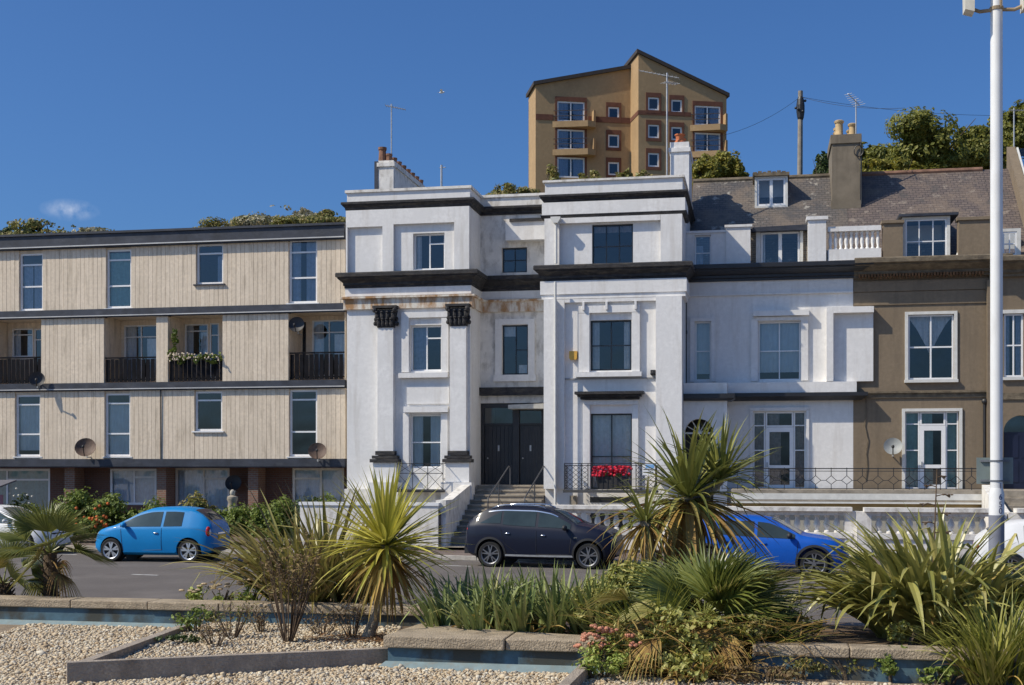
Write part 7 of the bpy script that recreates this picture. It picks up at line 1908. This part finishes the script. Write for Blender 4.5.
for i, (px, d, yt, yb, wpx, m, lab) in enumerate(HS):
    z1, z0 = ZD(yt-5, d), .15
    bush('hedge_shrub', lab, 'shrub', W(px, d, z0), (wpx*d/F/2*1.15, .8, (z1-z0)/2), 4600, .12, m, 130+i, 'hedge shrubs before the cream block', lumps=22, gap=.12, lumpr=.55)
rng = random.Random(150); mb = MB()
c = W(93, 40.9, .9)
for k in range(36): mb.ell(c+Vector((rng.gauss(0, .26), rng.gauss(0, .2), rng.gauss(0, .22))), (.06, .06, .05), 5, 4)
o_ = empty('flowering_shrub', 'orange red flowered shrub just in front of the nose of the sky blue car', 'shrub', W(93, 40.9, .15)); BASE[o_.name] = tuple(W(93, 40.9, .15))
mb.build('flowers', mat('orange_red_flowers', (.5, .11, .015), .8, .35, 6), o_); mb = MB(); leaves(mb, W(93, 40.9, .75), (.5, .4, .55), 600, .11, rng, 7); mb.build('foliage', LF_HEDGE, o_)
rng = random.Random(151); mb = MB(); c = W(19, 44.3, 1.55)
for k in range(9): mb.ell(c+Vector((rng.gauss(0, .35), rng.gauss(0, .2), rng.gauss(0, .13))), (.045, .045, .035), 5, 4)
o_ = empty('flowering_shrub', 'white blossoms cluster beside the roof of the left white car', 'shrub', W(19, 44.3, .15)); BASE[o_.name] = tuple(W(19, 44.3, .15))
mb.build('flowers', mat('white_blossom', (.66, .64, .56), .8, .1, 6), o_); mb = MB(); leaves(mb, W(19, 44.3, 1.2), (.5, .3, .5), 500, .1, rng, 6); mb.build('foliage', LF_DARK, o_)
# pale garden ornament and left-edge canopy
o_ = empty('garden_statue', 'small pale stone garden ornament standing among the hedge shrubs', 'statue', W(232.5, 42.6, .6))
zt_ = ZD(490, 42.6)-.6
mb = MB(); mb.lathe((0, 0, 0), [(.16, 0), (.16, .5), (.12, .56), (.17, zt_-.55), (.13, zt_-.42), (.19, zt_-.32), (.17, zt_-.22), (.07, zt_-.17)], 12); mb.build('plinth', STONE, o_, (0, 0, 0), smooth=True, angle=50)
mb = MB(); mb.ell((0, 0, zt_-.10), (.09, .1, .12)); mb.build('head', mat('pale_stone', (.42, .39, .33), .9, .2, 8), o_, (0, 0, 0), smooth=True)
o_ = empty('garden_canopy', 'dark grey pitched canopy above a pink panel at the left edge before the cream block', 'canopy', W(-4, 43.4, .1)); c = Vector((0, 0, 0)); s = 43.4/F
mb = MB(); zA, zB_ = ZD(480, 43.4)-.1, ZD(487.5, 43.4)-.1
mb.add([(-.9, -.5, zB_), (.18, -.5, zB_), (.50, .5, zA), (-.6, .5, zA), (-.9, -.5, zB_-.05), (.18, -.5, zB_-.05), (.50, .5, zA-.05), (-.6, .5, zA-.05)], [(0, 1, 2, 3), (7, 6, 5, 4), (0, 4, 5, 1), (1, 5, 6, 2), (2, 6, 7, 3), (3, 7, 4, 0)]); mb.build('canopy_roof', mat('grey_canopy_sheet', (.13, .13, .15), .5), o_, (0, 0, 0))
mb = MB(); 
for x in (-.7, .12): mb.bar((x, -.3, 0), (x, -.3, zB_), .06)
mb.build('post', IRON, o_, (0, 0, 0)); mb = MB(); mb.box(-.7, .22, .0, .06, .9, zB_-.25); mb.build('pink_panel', mat('pink_sheet', (.42, .20, .24), .8), o_, (0, 0, 0))

# ================================================================== CAMERA, SUN, SKY
cd = bpy.data.cameras.new('camera'); cam = bpy.data.objects.new('camera', cd); COL.objects.link(cam)
cam.location = (0, 0, H); cam.rotation_euler = (pi/2, 0, 0); cd.sensor_width = 36; cd.lens = 36*F/1024; cd.shift_y = (YH-342.5)/1024; cd.clip_end = 3000; cd.clip_start = .1
scene.camera = cam
SUN_EL = rad(45); AZ = rad(61.5)
n_out = Vector((-ST, -CT, 0)); ud = Vector((CT, -ST, 0))
s_h = n_out*cos(AZ)-ud*sin(AZ)
sd_ = Vector((s_h.x*cos(SUN_EL), s_h.y*cos(SUN_EL), sin(SUN_EL)))
sl_ = bpy.data.lights.new('sun', 'SUN'); sl_.energy = SUNE = 3.5; sl_.angle = rad(.53); sl_.color = (1, .905, .74)
so = bpy.data.objects.new('sun', sl_); COL.objects.link(so); so.rotation_euler = sd_.to_track_quat('Z', 'Y').to_euler(); so.location = (-40, -20, 60)
w = bpy.data.worlds.new('World'); scene.world = w; w.use_nodes = True
nt = w.node_tree; nt.nodes.clear()
out = nt.nodes.new('ShaderNodeOutputWorld'); bg = nt.nodes.new('ShaderNodeBackground')
sky = nt.nodes.new('ShaderNodeTexSky'); sky.sky_type = 'NISHITA'; sky.sun_disc = False
sky.sun_elevation = SUN_EL; sky.sun_rotation = math.atan2(s_h.x, s_h.y)
sky.altitude = 200; sky.air_density = 1.0; sky.dust_density = 2.2; sky.ozone_density = 5.0
bg.inputs['Strength'].default_value = .094
# one thin cloud low in the left of the sky
tc = nt.nodes.new('ShaderNodeTexCoord')
def ndot(vec, lo, hi):
    d = nt.nodes.new('ShaderNodeVectorMath'); d.operation = 'DISTANCE'; d.inputs[1].default_value = vec
    return d
cdir = Vector(((70-512)/F, 1, (YH-210)/F)).normalized()
mp = nt.nodes.new('ShaderNodeMapping'); mp.vector_type = 'POINT'; mp.inputs['Location'].default_value = (-cdir.x, -cdir.y, -cdir.z*2.6); mp.inputs['Scale'].default_value = (1, 1, 2.6)
nt.links.new(tc.outputs['Generated'], mp.inputs['Vector'])
ln = nt.nodes.new('ShaderNodeVectorMath'); ln.operation = 'LENGTH'; nt.links.new(mp.outputs[0], ln.inputs[0])
mr = nt.nodes.new('ShaderNodeMapRange'); mr.inputs[1].default_value = .022; mr.inputs[2].default_value = .0; nt.links.new(ln.outputs['Value'], mr.inputs[0])
no = nt.nodes.new('ShaderNodeTexNoise'); no.inputs['Scale'].default_value = 110; no.inputs['Detail'].default_value = 6; nt.links.new(tc.outputs['Generated'], no.inputs['Vector'])
mr2 = nt.nodes.new('ShaderNodeMapRange'); mr2.inputs[1].default_value = .36; mr2.inputs[2].default_value = .66; nt.links.new(no.outputs['Fac'], mr2.inputs[0])
mm = nt.nodes.new('ShaderNodeMath'); mm.operation = 'MULTIPLY'; nt.links.new(mr.outputs[0], mm.inputs[0]); nt.links.new(mr2.outputs[0], mm.inputs[1])
mm2 = nt.nodes.new('ShaderNodeMath'); mm2.operation = 'MULTIPLY'; mm2.inputs[1].default_value = .42; nt.links.new(mm.outputs[0], mm2.inputs[0])
SKYTINT = (.43, .67, .95)
tint = mixc(nt, 1.0, sky.outputs[0], SKYTINT, 'MULTIPLY')
cl = mixc(nt, mm2.outputs[0], tint, (7.0, 7.3, 8.0))
nt.links.new(cl, bg.inputs['Color']); nt.links.new(bg.outputs[0], out.inputs['Surface'])
vs_ = scene.view_settings; vs_.view_transform = 'Standard'; vs_.look = 'None'; vs_.exposure = 0.4; vs_.gamma = 1; vs_.use_curve_mapping = False
